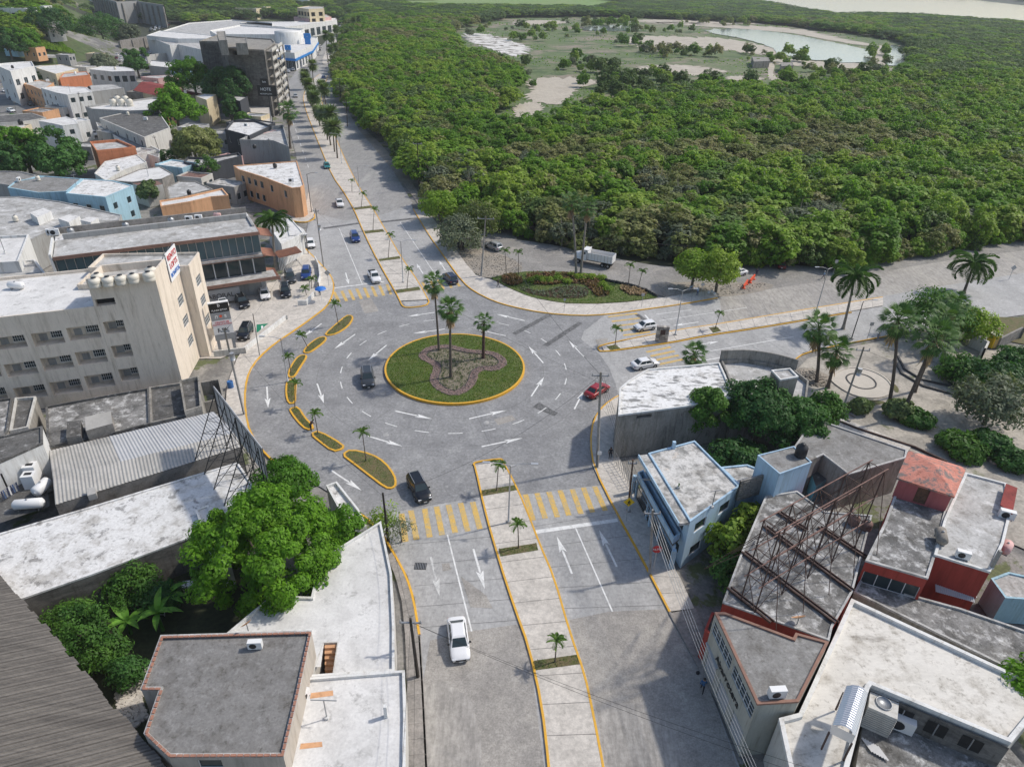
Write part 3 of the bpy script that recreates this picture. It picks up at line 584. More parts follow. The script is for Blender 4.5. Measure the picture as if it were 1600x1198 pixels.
# garden north-east of the roundabout
GD = [(767, 434), (790, 428), (822, 424), (870, 424), (925, 427), (945, 436), (990, 447), (1015, 458), (1027, 465), (980, 471), (930, 474), (880, 473), (830, 464), (790, 447)]
gp = GP(GD, .16); mb = MB(); mb.poly([(p.x, p.y, .16) for p in gp]); struct('garden_lawn', mb, 'lawn')
gr = MB(); tufts(gp, None, 9000, .16, .18, gr); tag(gr.build('garden_grass', 'leaf_grass'), 'mown grass of the curved garden beside the north pavement', 'grass', kind='stuff')
zg = lambda P: Z(740, 370, 5, P)
def plants(name, label, px, n, sz, leaf, soil='mulch', z=.18, h=.5):
    P = smooth(GP(px, z), 1, True); mb = MB(); mb.poly([(p.x, p.y, z) for p in P]); struct('mulch_bed', mb, soil)
    g = MB(); xs = [p.x for p in P]; ys = [p.y for p in P]; c = 0
    while c < n:
        x = rnd.uniform(min(xs), max(xs)); y = rnd.uniform(min(ys), max(ys))
        if inside(x, y, P):
            for q in range(7):
                a = rnd.uniform(0, 6.3); s = sz * rnd.uniform(.6, 1.2); d = Vector((-math.sin(a), math.cos(a), 0)) * s * .3; o = Vector((x, y, z + rnd.uniform(0, h * .4))); t = o + Vector((math.cos(a), math.sin(a), rnd.uniform(.3, 1.2))) * s
                g.face([o, o.lerp(t, .6) - d, t, o.lerp(t, .6) + d])
            c += 1
    tag(g.build(name, leaf), label, 'ground cover', kind='stuff')
plants('red_cordylines', 'low dark red plants in the mulch oval at the garden end', zg([(215, 320), (250, 295), (320, 292), (370, 320), (390, 350), (350, 378), (270, 380), (225, 355)]), 150, .35, 'leaf_redden')
plants('croton_bed', 'mixed crotons in the long mulch bed behind the shrubs', zg([(408, 300), (450, 282), (600, 280), (760, 285), (870, 305), (960, 320), (985, 360), (1000, 400), (1070, 450), (1010, 472), (950, 460), (900, 400), (860, 370), (720, 360), (600, 378), (470, 375), (420, 350)]), 420, .4, 'leaf_redden')
plants('bromeliad_bed', 'rows of small dark plants in the leaf shaped mulch bed', zg([(355, 400), (400, 395), (480, 420), (560, 425), (660, 395), (780, 378), (870, 395), (905, 430), (880, 470), (780, 482), (640, 478), (500, 460), (400, 430)]), 260, .25, 'leaf_grey')
plants('pale_bed', 'pale rosette plants in the round bed at the garden tip', zg([(1135, 400), (1170, 382), (1260, 395), (1340, 425), (1360, 450), (1300, 465), (1200, 450)]), 160, .3, 'leaf_dead')
# park circle
PC = G(1350, 600, .05); 
zp = lambda P: Z(1220, 520, 7.49, P)
pc = GP(zp([(560, 530), (620, 470), (740, 410), (880, 400), (1040, 430), (1180, 490), (1280, 570), (1320, 650), (1290, 710), (1200, 755), (1060, 770), (900, 750), (760, 690), (640, 610)]), .1); pc = smooth(pc, 2, True)
if area(pc) < 0: pc = pc[::-1]
mb = MB(); mb.poly([(p.x, p.y, .10) for p in pc]); rim(mb, pc, .25, 0, .2); struct('plaza_circle', mb, 'plaza_concrete')
pin = smooth(GP(zp([(745, 520), (790, 480), (880, 468), (1000, 490), (1090, 540), (1130, 600), (1110, 645), (1030, 662), (920, 655), (800, 600)]), .1), 2, True)
if area(pin) < 0: pin = pin[::-1]
mb = MB(); rim(mb, pin, .22, .08, .16); struct('plaza_ring', mb, 'black_stone')
for q in ([(1000, 420), (1160, 470), (1300, 570), (1380, 640), (1380, 700), (1330, 690), (1290, 570), (1180, 480)], [(540, 820), (700, 830), (900, 780), (1200, 790), (1230, 830), (900, 860), (560, 850)]):
    sheet('park_turf', zp(q), .06, 'turf_dry', 1)
for (a, b) in [((1290, 640), (1328, 660)), ((1300, 633), (1335, 652))]:
    mb = MB(); A, B = G(*a), G(*b); mb.bar(A + Vector((0, 0, .15)), B + Vector((0, 0, .15)), .3, .3); struct('park_step', mb, 'concrete_raw')
mb = MB(); P = GP([(1255, 636), (1290, 648), (1340, 668), (1430, 697), (1480, 720)], .4); rim(mb, P, .2, 0, .35, False); struct('park_edging', mb, 'rust')
for A_, B_ in (([(1402, 555), (1412, 575), (1440, 592), (1500, 606)], .35), ([(1396, 560), (1408, 582), (1442, 602), (1500, 618)], .35)):
    mb = MB(); rim(mb, GP(A_, .3), .25, 0, .3, False); struct('park_edging', mb, 'black_stone')
# --- marsh, ponds, river
sheet('marsh_ground', [(680, 55), (720, 38), (800, 26), (960, 27), (1200, 38), (1330, 54), (1430, 62), (1470, 90), (1470, 130), (1290, 150), (1200, 152), (1050, 140), (950, 175), (880, 215), (800, 215), (760, 190), (760, 150), (700, 90)], .05, 'marsh')
sheet('green_field', [(600, 2), (780, -2), (960, 1), (966, 8), (930, 16), (780, 15), (640, 14)], .3, 'field')
FLATS = []
for q, mt, z in [([(820, 128), (850, 121), (905, 122), (942, 127), (925, 133), (905, 137), (890, 150), (886, 166), (858, 163), (830, 158), (818, 148), (834, 141)], 'sand', .2), ([(800, 165), (840, 158), (852, 172), (830, 176), (838, 194), (822, 190), (806, 183)], 'sand', .22),
                 ([(720, 56), (750, 52), (790, 60), (830, 74), (825, 84), (795, 88), (770, 78), (735, 66)], 'salt', .2), ([(965, 62), (1000, 56), (1060, 57), (1110, 62), (1095, 70), (1060, 76), (1000, 74)], 'sand', .2), ([(1060, 60), (1120, 58), (1200, 72), (1240, 88), (1215, 90), (1150, 80), (1090, 74)], 'sand', .24),
                 ([(980, 106), (1050, 100), (1110, 106), (1145, 112), (1100, 118), (1020, 116)], 'sand', .2), ([(800, 34), (860, 31), (900, 36), (840, 39), (800, 40)], 'sand', .2), ([(985, 31), (1060, 31), (1200, 36), (1195, 39), (1050, 37), (990, 35)], 'sand', .2), ([(1030, 34), (1250, 44), (1310, 60), (1370, 70), (1360, 74), (1290, 62), (1230, 50), (1040, 38)], 'sand', .2),
                 ([(1200, 88), (1260, 96), (1340, 98), (1400, 108), (1395, 115), (1330, 110), (1260, 104), (1200, 100)], 'sand', .2), ([(1200, 96), (1212, 100), (1206, 120), (1240, 130), (1200, 132)], 'sand', .22), ([(1405, 143), (1440, 142), (1475, 145), (1460, 150), (1420, 149)], 'sand', .2), ([(1362, 112), (1372, 72), (1380, 72), (1382, 100), (1390, 114)], 'sand', .35), ([(1140, 118), (1200, 122), (1180, 128), (1130, 124)], 'sand', .22)]:
    FLATS.append(q); sheet('mud_flat' if mt == 'salt' else 'sand_flat', q, z, mt, 1, rough=.16)
PONDS = []
for q in [[(905, 45), (925, 40), (960, 39), (1003, 43), (1000, 48), (950, 49), (915, 48)], [(1100, 47), (1150, 44), (1210, 50), (1260, 58), (1310, 68), (1361, 79), (1358, 92), (1352, 99), (1290, 96), (1215, 86), (1208, 74), (1160, 60), (1110, 52)], [(1388, 70), (1410, 72), (1414, 88), (1412, 103), (1380, 102), (1384, 85)]]:
    sheet('pond', q, .5, 'water', 1, rough=.04); PONDS.append(q)
sheet('river', [(1100, -14), (1160, 4), (1300, 30), (1600, 46), (1900, 80), (1900, 16), (1600, 9), (1500, -2), (1350, -18), (1200, -26)], .5, 'water')
# ================================================================ BUILDINGS
def windows_rects(kind_list, P):
    out = {}
    for w_ in kind_list:
        if w_[0] == 'auto':
            _, e, n, z0s, ww, wh = w_[:6]; A, B = P[e], P[(e + 1) % len(P)]; L = (B - A).xy.length
            for z0 in z0s:
                for k in range(n):
                    u = L * (k + .5) / n; out.setdefault(e, []).append((u - ww / 2, u + ww / 2, z0, z0 + wh, w_[6] if len(w_) > 6 else 'window'))
        else:
            e, a, b = w_[:3]; A, B = P[e], P[(e + 1) % len(P)]
            u0, z0 = plane_hit(*a, A, B); u1, z1 = plane_hit(*b, A, B)
            if u0 > u1: u0, u1 = u1, u0
            if z0 > z1: z0, z1 = z1, z0
            out.setdefault(e, []).append((u0, u1, z0, z1, w_[3] if len(w_) > 3 else 'window'))
    return out
def bld(name, label, cat, px, h, base=0., wall_='wall_white', roof='roof_white', par=.3, parw=.18, cop=None, wins=(), over=0., hole=None, group=None, P=None, skip=(), wmat=None):
    Pr = P or GP(px, h); P0 = [Vector((p.x, p.y, 0)) for p in Pr]; sgn = area(P0)
    cx = sum(p.x for p in P0) / len(P0); cy = sum(p.y for p in P0) / len(P0)
    root = thing(name, label, cat, (cx, cy, base), 0, group); n = len(P0)
    rects = windows_rects(wins, P0); mb = MB(); zt = h + par
    for i in range(n):
        if i in skip: continue
        A, B = P0[i], P0[(i + 1) % n]; L = (B - A).length
        if L < .01: continue
        d = (B - A) / L; nin = Vector((-d.y, d.x, 0)) * (1 if sgn > 0 else -1)
        R_ = [(max(.02, a), min(L - .02, b), max(base + .02, c), min(zt - .02, e_), k) for a, b, c, e_, k in rects.get(i, [])]
        R_ = [r for r in R_ if r[1] - r[0] > .1 and r[3] - r[2] > .1]
        us = sorted({0, L} | {r[0] for r in R_} | {r[1] for r in R_}); zs = sorted({base, zt} | {r[2] for r in R_} | {r[3] for r in R_})
        for u0, u1 in zip(us, us[1:]):
            for z0, z1 in zip(zs, zs[1:]):
                um, zm = (u0 + u1) / 2, (z0 + z1) / 2
                if any(r[0] < um < r[1] and r[2] < zm < r[3] for r in R_): continue
                a, b = A + d * u0, A + d * u1; mb.face([(a.x, a.y, z0), (b.x, b.y, z0), (b.x, b.y, z1), (a.x, a.y, z1)])
        for u0, u1, z0, z1, k in R_:
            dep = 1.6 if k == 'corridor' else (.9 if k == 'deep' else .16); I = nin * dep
            c = [A + d * u0 + Vector((0, 0, z0)), A + d * u1 + Vector((0, 0, z0)), A + d * u1 + Vector((0, 0, z1)), A + d * u0 + Vector((0, 0, z1))]
            for q in range(4): mb.face([c[q], c[(q + 1) % 4], c[(q + 1) % 4] + I, c[q] + I])
            w_ = MB(); g_ = MB(); J = nin * (dep - .03)
            if k == 'corridor':
                mb.face([x + I for x in c], 0)
                # inner wall with a door and a barred window, low balcony parapet
                uw = u1 - u0; dd = MB(); a = A + d * (u0 + uw * .10) + J; b = A + d * (u0 + uw * .10 + .9) + J
                dd.face([(a.x, a.y, z0 - .4), (b.x, b.y, z0 - .4), (b.x, b.y, z0 + .95), (a.x, a.y, z0 + .95)]); dd.build('door', 'wall_grey', root)
                if uw > 2.2:
                    a = A + d * (u0 + uw * .50) + J; b = A + d * (u0 + uw * .50 + 1.5) + J
                    g_.face([(a.x, a.y, z0 + .25), (b.x, b.y, z0 + .25), (b.x, b.y, z1 - .25), (a.x, a.y, z1 - .25)])
                    for t in range(7):
                        p = a.lerp(b, t / 6) - nin * .03; w_.bar((p.x, p.y, z0 + .22), (p.x, p.y, z1 - .22), .04)
                    for t in range(4):
                        zz = z0 + .25 + (z1 - z0 - .5) * t / 3; w_.bar((a.x - nin.x * .03, a.y - nin.y * .03, zz), (b.x - nin.x * .03, b.y - nin.y * .03, zz), .04)
                    o = w_.build('window', 'white_metal', root); g_.build('pane', 'glass', o)
                continue
            nm = {'window': 'window', 'grid': 'window', 'door': 'door', 'deep': 'opening', 'shutter': 'shutter', 'garage': 'garage_door', 'teal': 'window'}[k]
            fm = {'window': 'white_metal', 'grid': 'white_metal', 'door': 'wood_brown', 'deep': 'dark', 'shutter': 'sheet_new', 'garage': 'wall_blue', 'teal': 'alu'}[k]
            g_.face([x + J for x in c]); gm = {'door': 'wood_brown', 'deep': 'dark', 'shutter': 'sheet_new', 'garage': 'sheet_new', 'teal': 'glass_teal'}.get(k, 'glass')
            if k in ('door', 'deep', 'shutter', 'garage'):
                if k in ('shutter', 'garage'):
                    nb = int((z1 - z0) / .25)
                    for t in range(nb): zz = z0 + (t + .5) * .25; a = A + d * u0 + J - nin * .02; b = A + d * u1 + J - nin * .02; g_.bar((a.x, a.y, zz), (b.x, b.y, zz), .03, .12)
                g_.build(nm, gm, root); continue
            F = nin * (dep - .07)
            cc = [x + F for x in c]; t_ = .07
            for q in range(4): w_.bar(cc[q], cc[(q + 1) % 4], t_)
            nv = 5 if k == 'grid' else max(1, int((u1 - u0) / 1.1)); nh = 3 if k == 'grid' else 0
            for t in range(1, nv + 1):
                if t < nv + (0): w_.bar(cc[0].lerp(cc[1], t / nv), cc[3].lerp(cc[2], t / nv), .05)
            for t in range(1, nh): w_.bar(cc[0].lerp(cc[3], t / nh), cc[1].lerp(cc[2], t / nh), .04)
            o = w_.build(nm, fm if not wmat else wmat, root); g_.build('pane', gm, o)
    mb.build('wall', wall_, root)
    Q = P0 if sgn > 0 else P0[::-1]
    r_ = MB(); hs = [] 
    if hole: hs = [[(p.x, p.y, h) for p in GP(hole, h)]]
    if over: r_.prism(offset(Q, -over), h + par - .18, h + par)
    else: r_.poly([(p.x, p.y, h) for p in Q], 0, hs)
    r_.build('roof', roof, root)
    if par > 0 and not over:
        c_ = MB(); O = offset(Q, -.03); rim(c_, O, parw + .03, h - .02, zt + .05); c_.build('parapet', cop or wall_, root)
    return root
def gable(name, label, px, h, hr, wall_, roof, axis=0, group=None, cat='house', hip=0.):
    P = GP(px, h); 
    if area(P) < 0: P = P[::-1]
    root = bld(name, label, cat, None, h, 0, wall_, roof, 0, P=P, group=group); O = offset(P, -.35)
    a = (O[axis] + O[(axis + 3) % 4]) / 2; b = (O[axis + 1] + O[(axis + 2) % 4]) / 2; d = (b - a) * hip; a = a + d; b = b - d; a.z = b.z = h + hr
    q = [Vector((p.x, p.y, h)) for p in O]; q = q[axis:] + q[:axis]; mb = MB()
    mb.face([q[0], q[1], b, a]); mb.face([q[2], q[3], a, b]); mb.face([q[1], q[2], b]); mb.face([q[3], q[0], a]); mb.build('roof_slope', roof, root); return root
# rooftop kit ----------------------------------------------------
def at(px, z): return G(px[0], px[1], z)
def water_tank(px, z, label, mat='plastic_cream', s=1., group=None, sq=1.):
    p = at(px, z); r = thing('water_tank', label, 'water tank', p, 0, group); mb = MB(); k = s
    pr = [(0.01, 0), (.55 * k, 0), (.58 * k, .1 * k), (.58 * k, .35 * k), (.56 * k, .38 * k), (.58 * k, .42 * k), (.58 * k, .95 * k * sq), (.5 * k, 1.1 * k * sq), (.25 * k, 1.25 * k * sq), (.22 * k, 1.3 * k * sq)]
    mb.lathe((p.x, p.y, p.z), pr, 18); mb.build('barrel', mat, r)
    m2 = MB(); m2.lathe((p.x, p.y, p.z), [(.24 * k, 1.28 * k * sq), (.24 * k, 1.36 * k * sq), (.01, 1.38 * k * sq)], 14); m2.build('lid', 'plastic_black', r); return r
def ac_unit(px, z, label, rz=0., group=None, s=1., wallz=None):
    p = at(px, z); r = thing('air_conditioner', label, 'air conditioner', p, 0, group); c, s_ = math.cos(rz), math.sin(rz)
    mb = MB(); mb.box((p.x, p.y, p.z + .42 * s), (.95 * s, .38 * s, .65 * s), rz); mb.build('casing', 'white_metal', r)
    f = MB(); q = Vector((p.x + s_ * .2 * s, p.y - c * .2 * s, p.z + .42 * s)); R = Matrix.Rotation(rz, 3, 'Z')
    ring = [q + R @ Vector((math.cos(a) * .25 * s - .12 * s, 0, math.sin(a) * .25 * s)) for a in [2 * math.pi * t / 14 for t in range(14)]]
    f.face(ring); f.build('fan_grille', 'black_metal', r)
    t = MB()
    for x in (-.35, .35): o = R @ Vector((x * s, 0, 0)); t.box((p.x + o.x, p.y + o.y, p.z + .05), (.08, .4 * s, .1), rz)
    t.build('foot', 'steel', r); return r
def gas_tank(px, z, label, rz, L=1.9, rad=.3, mat='white_metal', group=None):
    p = at(px, z); r = thing('gas_tank', label, 'gas tank', p, 0, group); d = Vector((math.cos(rz), math.sin(rz), 0)); c = p + Vector((0, 0, rad + .18))
    mb = MB(); ts = [-.5, -.47, -.4, .4, .47, .5]; rs = [.02, .6, 1, 1, .6, .02]
    mb.tube([c + d * L * t for t in ts], [rad * k for k in rs], 14); mb.build('vessel', mat, r)
    f = MB()
    for t in (-.3, .3): q = c + d * L * t; f.box((q.x, q.y, p.z + .12), (.08, rad * 1.5, .24), rz)
    f.build('leg', 'steel', r)
    v = MB(); v.lathe((c.x, c.y, c.z + rad - .02), [(.1, 0), (.1, .12), (.02, .13)], 10); v.build('valve_cover', 'steel', r); return r
def dish(px, z, label, az=-.6, s=.5, mat='white_metal'):
    p = at(px, z); r = thing('satellite_dish', label, 'satellite dish', p); n = Vector((math.cos(az) * .75, math.sin(az) * .75, .66)).normalized(); u = n.cross(Vector((0, 0, 1))).normalized(); v = n.cross(u); c = p + Vector((0, 0, .75))
    mb = MB(); k = 14
    rings = [[c + (u * math.cos(a) + v * math.sin(a)) * s * q + n * (q * q * .12 * s * 2) for a in [2 * math.pi * t / k for t in range(k)]] for q in (.02, .5, 1)]
    for i in range(2):
        for j in range(k): mb.face([rings[i][j], rings[i][(j + 1) % k], rings[i + 1][(j + 1) % k], rings[i + 1][j]], 0, True)
    mb.build('reflector', mat, r); m2 = MB(); m2.bar(p, c, .06); m2.bar(c, c + n * s * .9, .03); m2.build('mast', 'steel', r); return r
def mast(px, z, h, label, wd=.05, cross=.6, mat='steel', rz=0., name='antenna', cat='antenna'):
    p = at(px, z); r = thing(name, label, cat, p); mb = MB(); mb.bar(p, p + Vector((0, 0, h)), wd); mb.build('mast', mat, r)
    if cross:
        d = Vector((math.cos(rz), math.sin(rz), 0)) * cross; c = MB(); c.bar(p + Vector((0, 0, h)) - d, p + Vector((0, 0, h)) + d, wd * .8, wd * .8); c.build('crossbar', mat, r)
    f = MB(); f.box((p.x, p.y, z + .12), (.28, .28, .24), rz); f.build('footing', 'wall_white', r); return r
def slabbox(name, label, cat, px, z, th, mat, base=None, sup='steel'):
    """thin roof on posts"""
    P = GP(px, z)
    if area(P) < 0: P = P[::-1]
    c = sum(P, Vector((0, 0, 0))) / len(P); b0 = 0 if base is None else base; r = thing(name, label, cat, (c.x, c.y, b0)); mb = MB(); mb.prism(P, z - th, z); mb.build('roof', mat, r)
    for p in offset(P, .25): q = MB(); q.bar((p.x, p.y, b0), (p.x, p.y, z - th), .12); q.build('post', sup, r)
    return r
# ---------------------------------------------------------------- west side: hotel block
zt = 16.4
A = G(137.5, 447, zt); B = G(242.5, 436, zt); u = (B - A).normalized(); nb = Vector((-u.y, u.x, 0))
east = (G(259, 416, zt) - B); east.z = 0; e1 = east.normalized()
f0 = A - u * 36; hb = 13.2
rows = []
def on_front(p): q = plane_hit(p[0], p[1], A, B); return q
hp = [B, B + e1 * 4.6, A + e1 * 4.6, A]
hroot = bld('hotel_tower', 'beige corner tower of the apartment block with cream tanks on its roof', 'apartment building', None, zt, 0, 'wall_hotel', 'roof_light', .9, .22, P=[Vector((p.x, p.y, zt)) for p in (A, B, B + e1 * 4.6, A + e1 * 4.6)],
   wins=[(0, z5([(590, 672)])[0], z5([(724, 700)])[0], 'deep'), (0, z5([(640, 812)])[0], z5([(788, 872)])[0], 'corridor'), (0, z5([(690, 962)])[0], z5([(834, 1022)])[0], 'corridor'), (0, z5([(735, 1108)])[0], z5([(876, 1166)])[0], 'corridor')])
E0 = B + e1 * 4.6; side = Vector((e1.y, -e1.x, 0))
if side.dot(u) < 0: side = -side
# east volumes behind the tower, windows with white bars
V1 = [E0, E0 + e1 * 4.2, E0 + e1 * 4.2 - side * 12, E0 - side * 12]
bld('apartment_wing', 'lower cream wing behind the tower with three barred windows', 'apartment building', None, 13.6, 0, 'wall_hotel', 'roof_light', .3, P=[Vector((p.x, p.y, 13.6)) for p in V1], wins=[('auto', 0, 1, (3.2, 6.4, 9.6), 2.2, 1.5, 'grid')], wmat='white_metal')
V2 = [E0 + e1 * 4.25 + side * 1.4, E0 + e1 * 9.6 + side * 1.4, E0 + e1 * 9.6 - side * 12, E0 + e1 * 4.25 - side * 12]
bld('apartment_wing', 'cream rear wing standing proud with stacked barred windows', 'apartment building', None, 14.3, 0, 'wall_hotel', 'roof_light', .35, P=[Vector((p.x, p.y, 14.3)) for p in V2], wins=[('auto', 0, 1, (4.2, 7.4, 10.6), 2.2, 1.5, 'grid')])
q = E0 + e1 * 6.9 + side * 2.0; t_ = thing('balcony', 'small cream balcony on the rear wing of the apartment block', 'balcony', (q.x, q.y, 2.8)); mb = MB(); rz = math.atan2(e1.y, e1.x)
for s_ in (-1, 1): mb.box((q.x + e1.x * 1.2 * s_, q.y + e1.y * 1.2 * s_, 3.4), (.12, 1.2, 1.1), rz)
mb.box((q.x + side.x * .55, q.y + side.y * .55, 3.4), (2.5, .12, 1.1), rz); mb.build('parapet', 'wall_hotel', t_); m2 = MB(); m2.box((q.x, q.y, 2.85), (2.4, 1.1, .12), rz); m2.build('floor_slab', 'roof_light', t_)
# long wing
W0 = [f0, A - u * .02, A + nb * 14 - u * .02, f0 + nb * 14]
cw = []
for r_, (zx, zy) in enumerate([((410, 850), (634, 905)), ((464, 1002), (676, 1058)), ((522, 1150), (722, 1205))]):
    cw.append((0, z5([zx])[0], z5([zy])[0], 'corridor'))
for zx, zy in [((190, 885), (410, 940)), ((248, 1040), (466, 1092)), ((305, 1190), (522, 1240)), ((-60, 915), (176, 965)), ((20, 1078), (244, 1130)), ((80, 1225), (300, 1272)), ((-60, 1100), (15, 1150)), ((-200, 1248), (60, 1300))]:
    cw.append((0, z5([zx])[0], z5([zy])[0], 'corridor'))
def flat_rects(lst, A, B):
    """turn photo corner pairs into level openings: use centre and size"""
    return lst
bld('apartment_block', 'long beige four storey block with rows of open corridor balconies', 'apartment building', None, hb, 0, 'wall_hotel', 'roof_white_clean', .35, P=[Vector((p.x, p.y, hb)) for p in W0], wins=cw)
for i, (x, y) in enumerate([(600, 570), (618, 540), (682, 562), (762, 552), (838, 542), (935, 530), (948, 500)]):
    water_tank((x / 3.9925, 300 + (y + 22) / 3.9925), zt + .02, 'squat cream water tank on the beige tower roof, %s along the row' % ['first', 'second', 'third', 'fourth', 'fifth', 'sixth', 'last'][i], s=1.25, group='water tanks on the beige tower', sq=.75)
gas_tank((27, 452), hb, 'white gas tank lying on the long white roof of the beige block', 0., 2.2, .45)
# rooftop letters sign
s0 = G(249, 424, zt); s1 = G(267, 452, 14.5)
sg = thing('roof_sign', 'white rooftop hoarding with red and blue words on the cream building', 'sign', (E0.x, E0.y, 14)); mb = MB(); a_ = E0 + e1 * .1 + side * .15; b_ = a_ + e1 * 4.3
mb.face([(a_.x, a_.y, 13.9), (b_.x, b_.y, 13.9), (b_.x, b_.y, 17.9), (a_.x, a_.y, 17.9)]); bk = -side * .12
mb.face([(b_.x + bk.x, b_.y + bk.y, 13.9), (a_.x + bk.x, a_.y + bk.y, 13.9), (a_.x + bk.x, a_.y + bk.y, 17.9), (b_.x + bk.x, b_.y + bk.y, 17.9)]); mb.face([(a_.x, a_.y, 17.9), (b_.x, b_.y, 17.9), (b_.x + bk.x, b_.y + bk.y, 17.9), (a_.x + bk.x, a_.y + bk.y, 17.9)]); mb.build('panel', 'sign_white', sg)
md = (a_ + b_) / 2 + side * .04; Rt = facing(e1)
for zz, tx, mt in ((17.1, 'RENTO', 'sign_red'), (15.9, 'LOFTS', 'sign_red'), (14.7, 'BONITOS', 'sign_blue')):
    text(tx, 'lettering', 1.1 if len(tx) < 7 else .85, mt, Vector((md.x, md.y, zz)), Rt, sg)
mb = MB(); 
for t in (.1, .5, .9): p = a_.lerp(b_, t) + bk; mb.bar((p.x, p.y, 18.2), (p.x - side.x * 2.2, p.y - side.y * 2.2, 13.7), .08)
mb.build('brace', 'steel', sg)
# ---------------------------------------------------------------- plaza building (two glazed floors)
hm = 11.6; pl = [(83, 402), (404, 362), (384, 334), (86, 376)]
PM = GP(pl, hm); d = (PM[1] - PM[0]).xy.normalized(); d = Vector((d.x, d.y, 0)); nin = Vector((-d.y, d.x, 0)); L = (PM[1] - PM[0]).length
F0 = PM[0] + nin * 1.3; F0.z = 0
pz = thing('plaza_building', 'long shopping plaza with brown fascia and a band of teal glass', 'building', (F0.x + d.x * L / 2, F0.y + d.y * L / 2, 0))
def rbox(mb, u0, u1, v0, v1, z0, z1, m=0):
    """box in plaza frame: u along front, v behind the fascia line"""
    o = PM[0]; P = [o + d * a + nin * b for a, b in ((u0, v0), (u1, v0), (u1, v1), (u0, v1))]; mb.prism([(p.x, p.y) for p in P], z0, z1, m)
mb = MB(); rbox(mb, 0, L, 0, 8.2, hm - .25, hm); mb.build('roof_slab', 'roof_light', pz)
mb = MB(); rbox(mb, -.1, L + .1, -.12, 0, hm - .55, hm + .03); rbox(mb, L, L + .12, 0, 4, hm - .55, hm + .03); rbox(mb, 18, L + .5, -.12, 0, 7.0, 7.5); rbox(mb, 14, L + 2.0, -2.3, -2.15, 3.35, 3.95); mb.build('fascia', 'fascia_brown', pz)
mb = MB(); rbox(mb, 0, L, 1.4, 8, 0, hm - .25); mb.build('core_wall', 'wall_white', pz)
ng = 24
for k in range(ng):
    a, b = L * k / ng, L * (k + 1) / ng; g = MB(); rbox(g, a + .06, b - .06, 0.9, 1.0, 7.65, hm - .5); g.build('glass_panel', 'glass_teal', pz)
mb = MB()
for k in range(ng + 1): rbox(mb, L * k / ng - .04, L * k / ng + .04, .82, 1.0, 7.6, hm - .5)
rbox(mb, 0, L, .8, 1.05, 7.5, 7.66); mb.build('mullion', 'alu', pz)
mb = MB(); rbox(mb, -.1, L, -.2, 1.3, 7.2, 7.48); mb.build('upper_ledge', 'roof_light', pz)
mb = MB(); rbox(mb, 14, L + 1.5, -2.15, 1.3, 3.45, 3.85); mb.build('terrace', 'roof_light', pz)
mb = MB()
for k in range(8): a = L - 1.6 - k * 2.2; rbox(mb, a, a + 1.9, .9, 1.3, 3.9, 6.6)
mb.build('shop_window', 'glass', pz)
mb = MB()
for k in range(8): a = L - 1.75 - k * 2.2; rbox(mb, a, a + .14, .84, 1.3, 3.86, 6.8)
mb.build('shop_mullion', 'white_metal', pz)
mb = MB(); rbox(mb, L - 24, L - 13.5, .7, .88, 3.9, 6.3); mb.build('red_shopfront', 'sign_red', pz)
pp = PM[0] + d * (L - 16) + nin * .66; text('R S K', 'lettering', .9, 'sign_white', Vector((pp.x, pp.y, 5.2)), facing(d), pz)
mb = MB(); rbox(mb, L - 12, L - 5, -1.9, -1.76, .5, 3.0); rbox(mb, L - 20, L - 12.8, -1.9, -1.76, .5, 3.0); mb.build('shutter', 'sign_grey', pz)
pp = PM[0] + d * (L - 8.5) + nin * -1.96; text('LABORAL', 'lettering', 1.15, 'sign_black', Vector((pp.x, pp.y, 1.75)), facing(d), pz)
pp = PM[0] + d * (L - 15) + nin * -1.96; text('CIÓN', 'lettering', 1.15, 'sign_black', Vector((pp.x, pp.y, 1.75)), facing(d), pz)
mb = MB(); rbox(mb, L - 30, L - 1, .4, 1.3, 0, 2.85); mb.build('lower_wall', 'wall_grey', pz)
mb = MB(); rbox(mb, 1.2, L - .6, 8.1, 8.6, hm, hm + .9); rbox(mb, L - .6, L - .2, 3.0, 8.6, hm, hm + .35); mb.build('grey_parapet', 'wall_grey', pz)
mb = MB(); rbox(mb, -.2, L, 8.6, 12.6, 0, hm - .3, 0); mb.build('rear_roof', 'roof_white', pz)
mb = MB(); rbox(mb, -.2, L, 12.6, 12.9, 0, hm + .7); mb.build('rear_parapet', 'block_wall', pz)
mb = MB(); rbox(mb, -.5, -.2, -.1, 8.5, 0, hm + .5); mb.build('white_fin', 'wall_white', pz)
for k in range(3):
    mb = MB(); z0_ = (3.5, 7.3, 11.)[k]; o = PM[0] + d * L; P = [o + d * a + nin * b for a, b in ((.15, -.1 - (1.7 if k == 0 else 0)), (2.2, -.1 - (1.7 if k == 0 else 0)), (2.2, 4), (.15, 4))]
    mb.face([(P[0].x, P[0].y, z0_), (P[1].x, P[1].y, z0_ - .5), (P[2].x, P[2].y, z0_ - .5), (P[3].x, P[3].y, z0_)])
    for t in range(14):
        a = P[0].lerp(P[3], t / 13); b = P[1].lerp(P[2], t / 13); mb.tube([(a.x, a.y, z0_ + .03), (b.x, b.y, z0_ - .47)], .08, 5)
    mb.build('tiled_awning', 'terracotta', pz)
for i, (x, y) in enumerate([(448, 268), (790, 232), (1072, 200)]): water_tank((x / 3.9925, 300 + y / 3.9925), hm - .25, 'grey ribbed roof tank on the plaza, %s from the left' % ['first', 'second', 'third'][i], 'steel', .95, 'grey tanks on the plaza roof')
ac_unit((296, 346), hm - .25, 'left one of two white air conditioners on the plaza roof', .2, 'air conditioners on the plaza roof', 1.3); ac_unit((311, 344), hm - .25, 'right one of two white air conditioners on the plaza roof', .2, 'air conditioners on the plaza roof', 1.3)
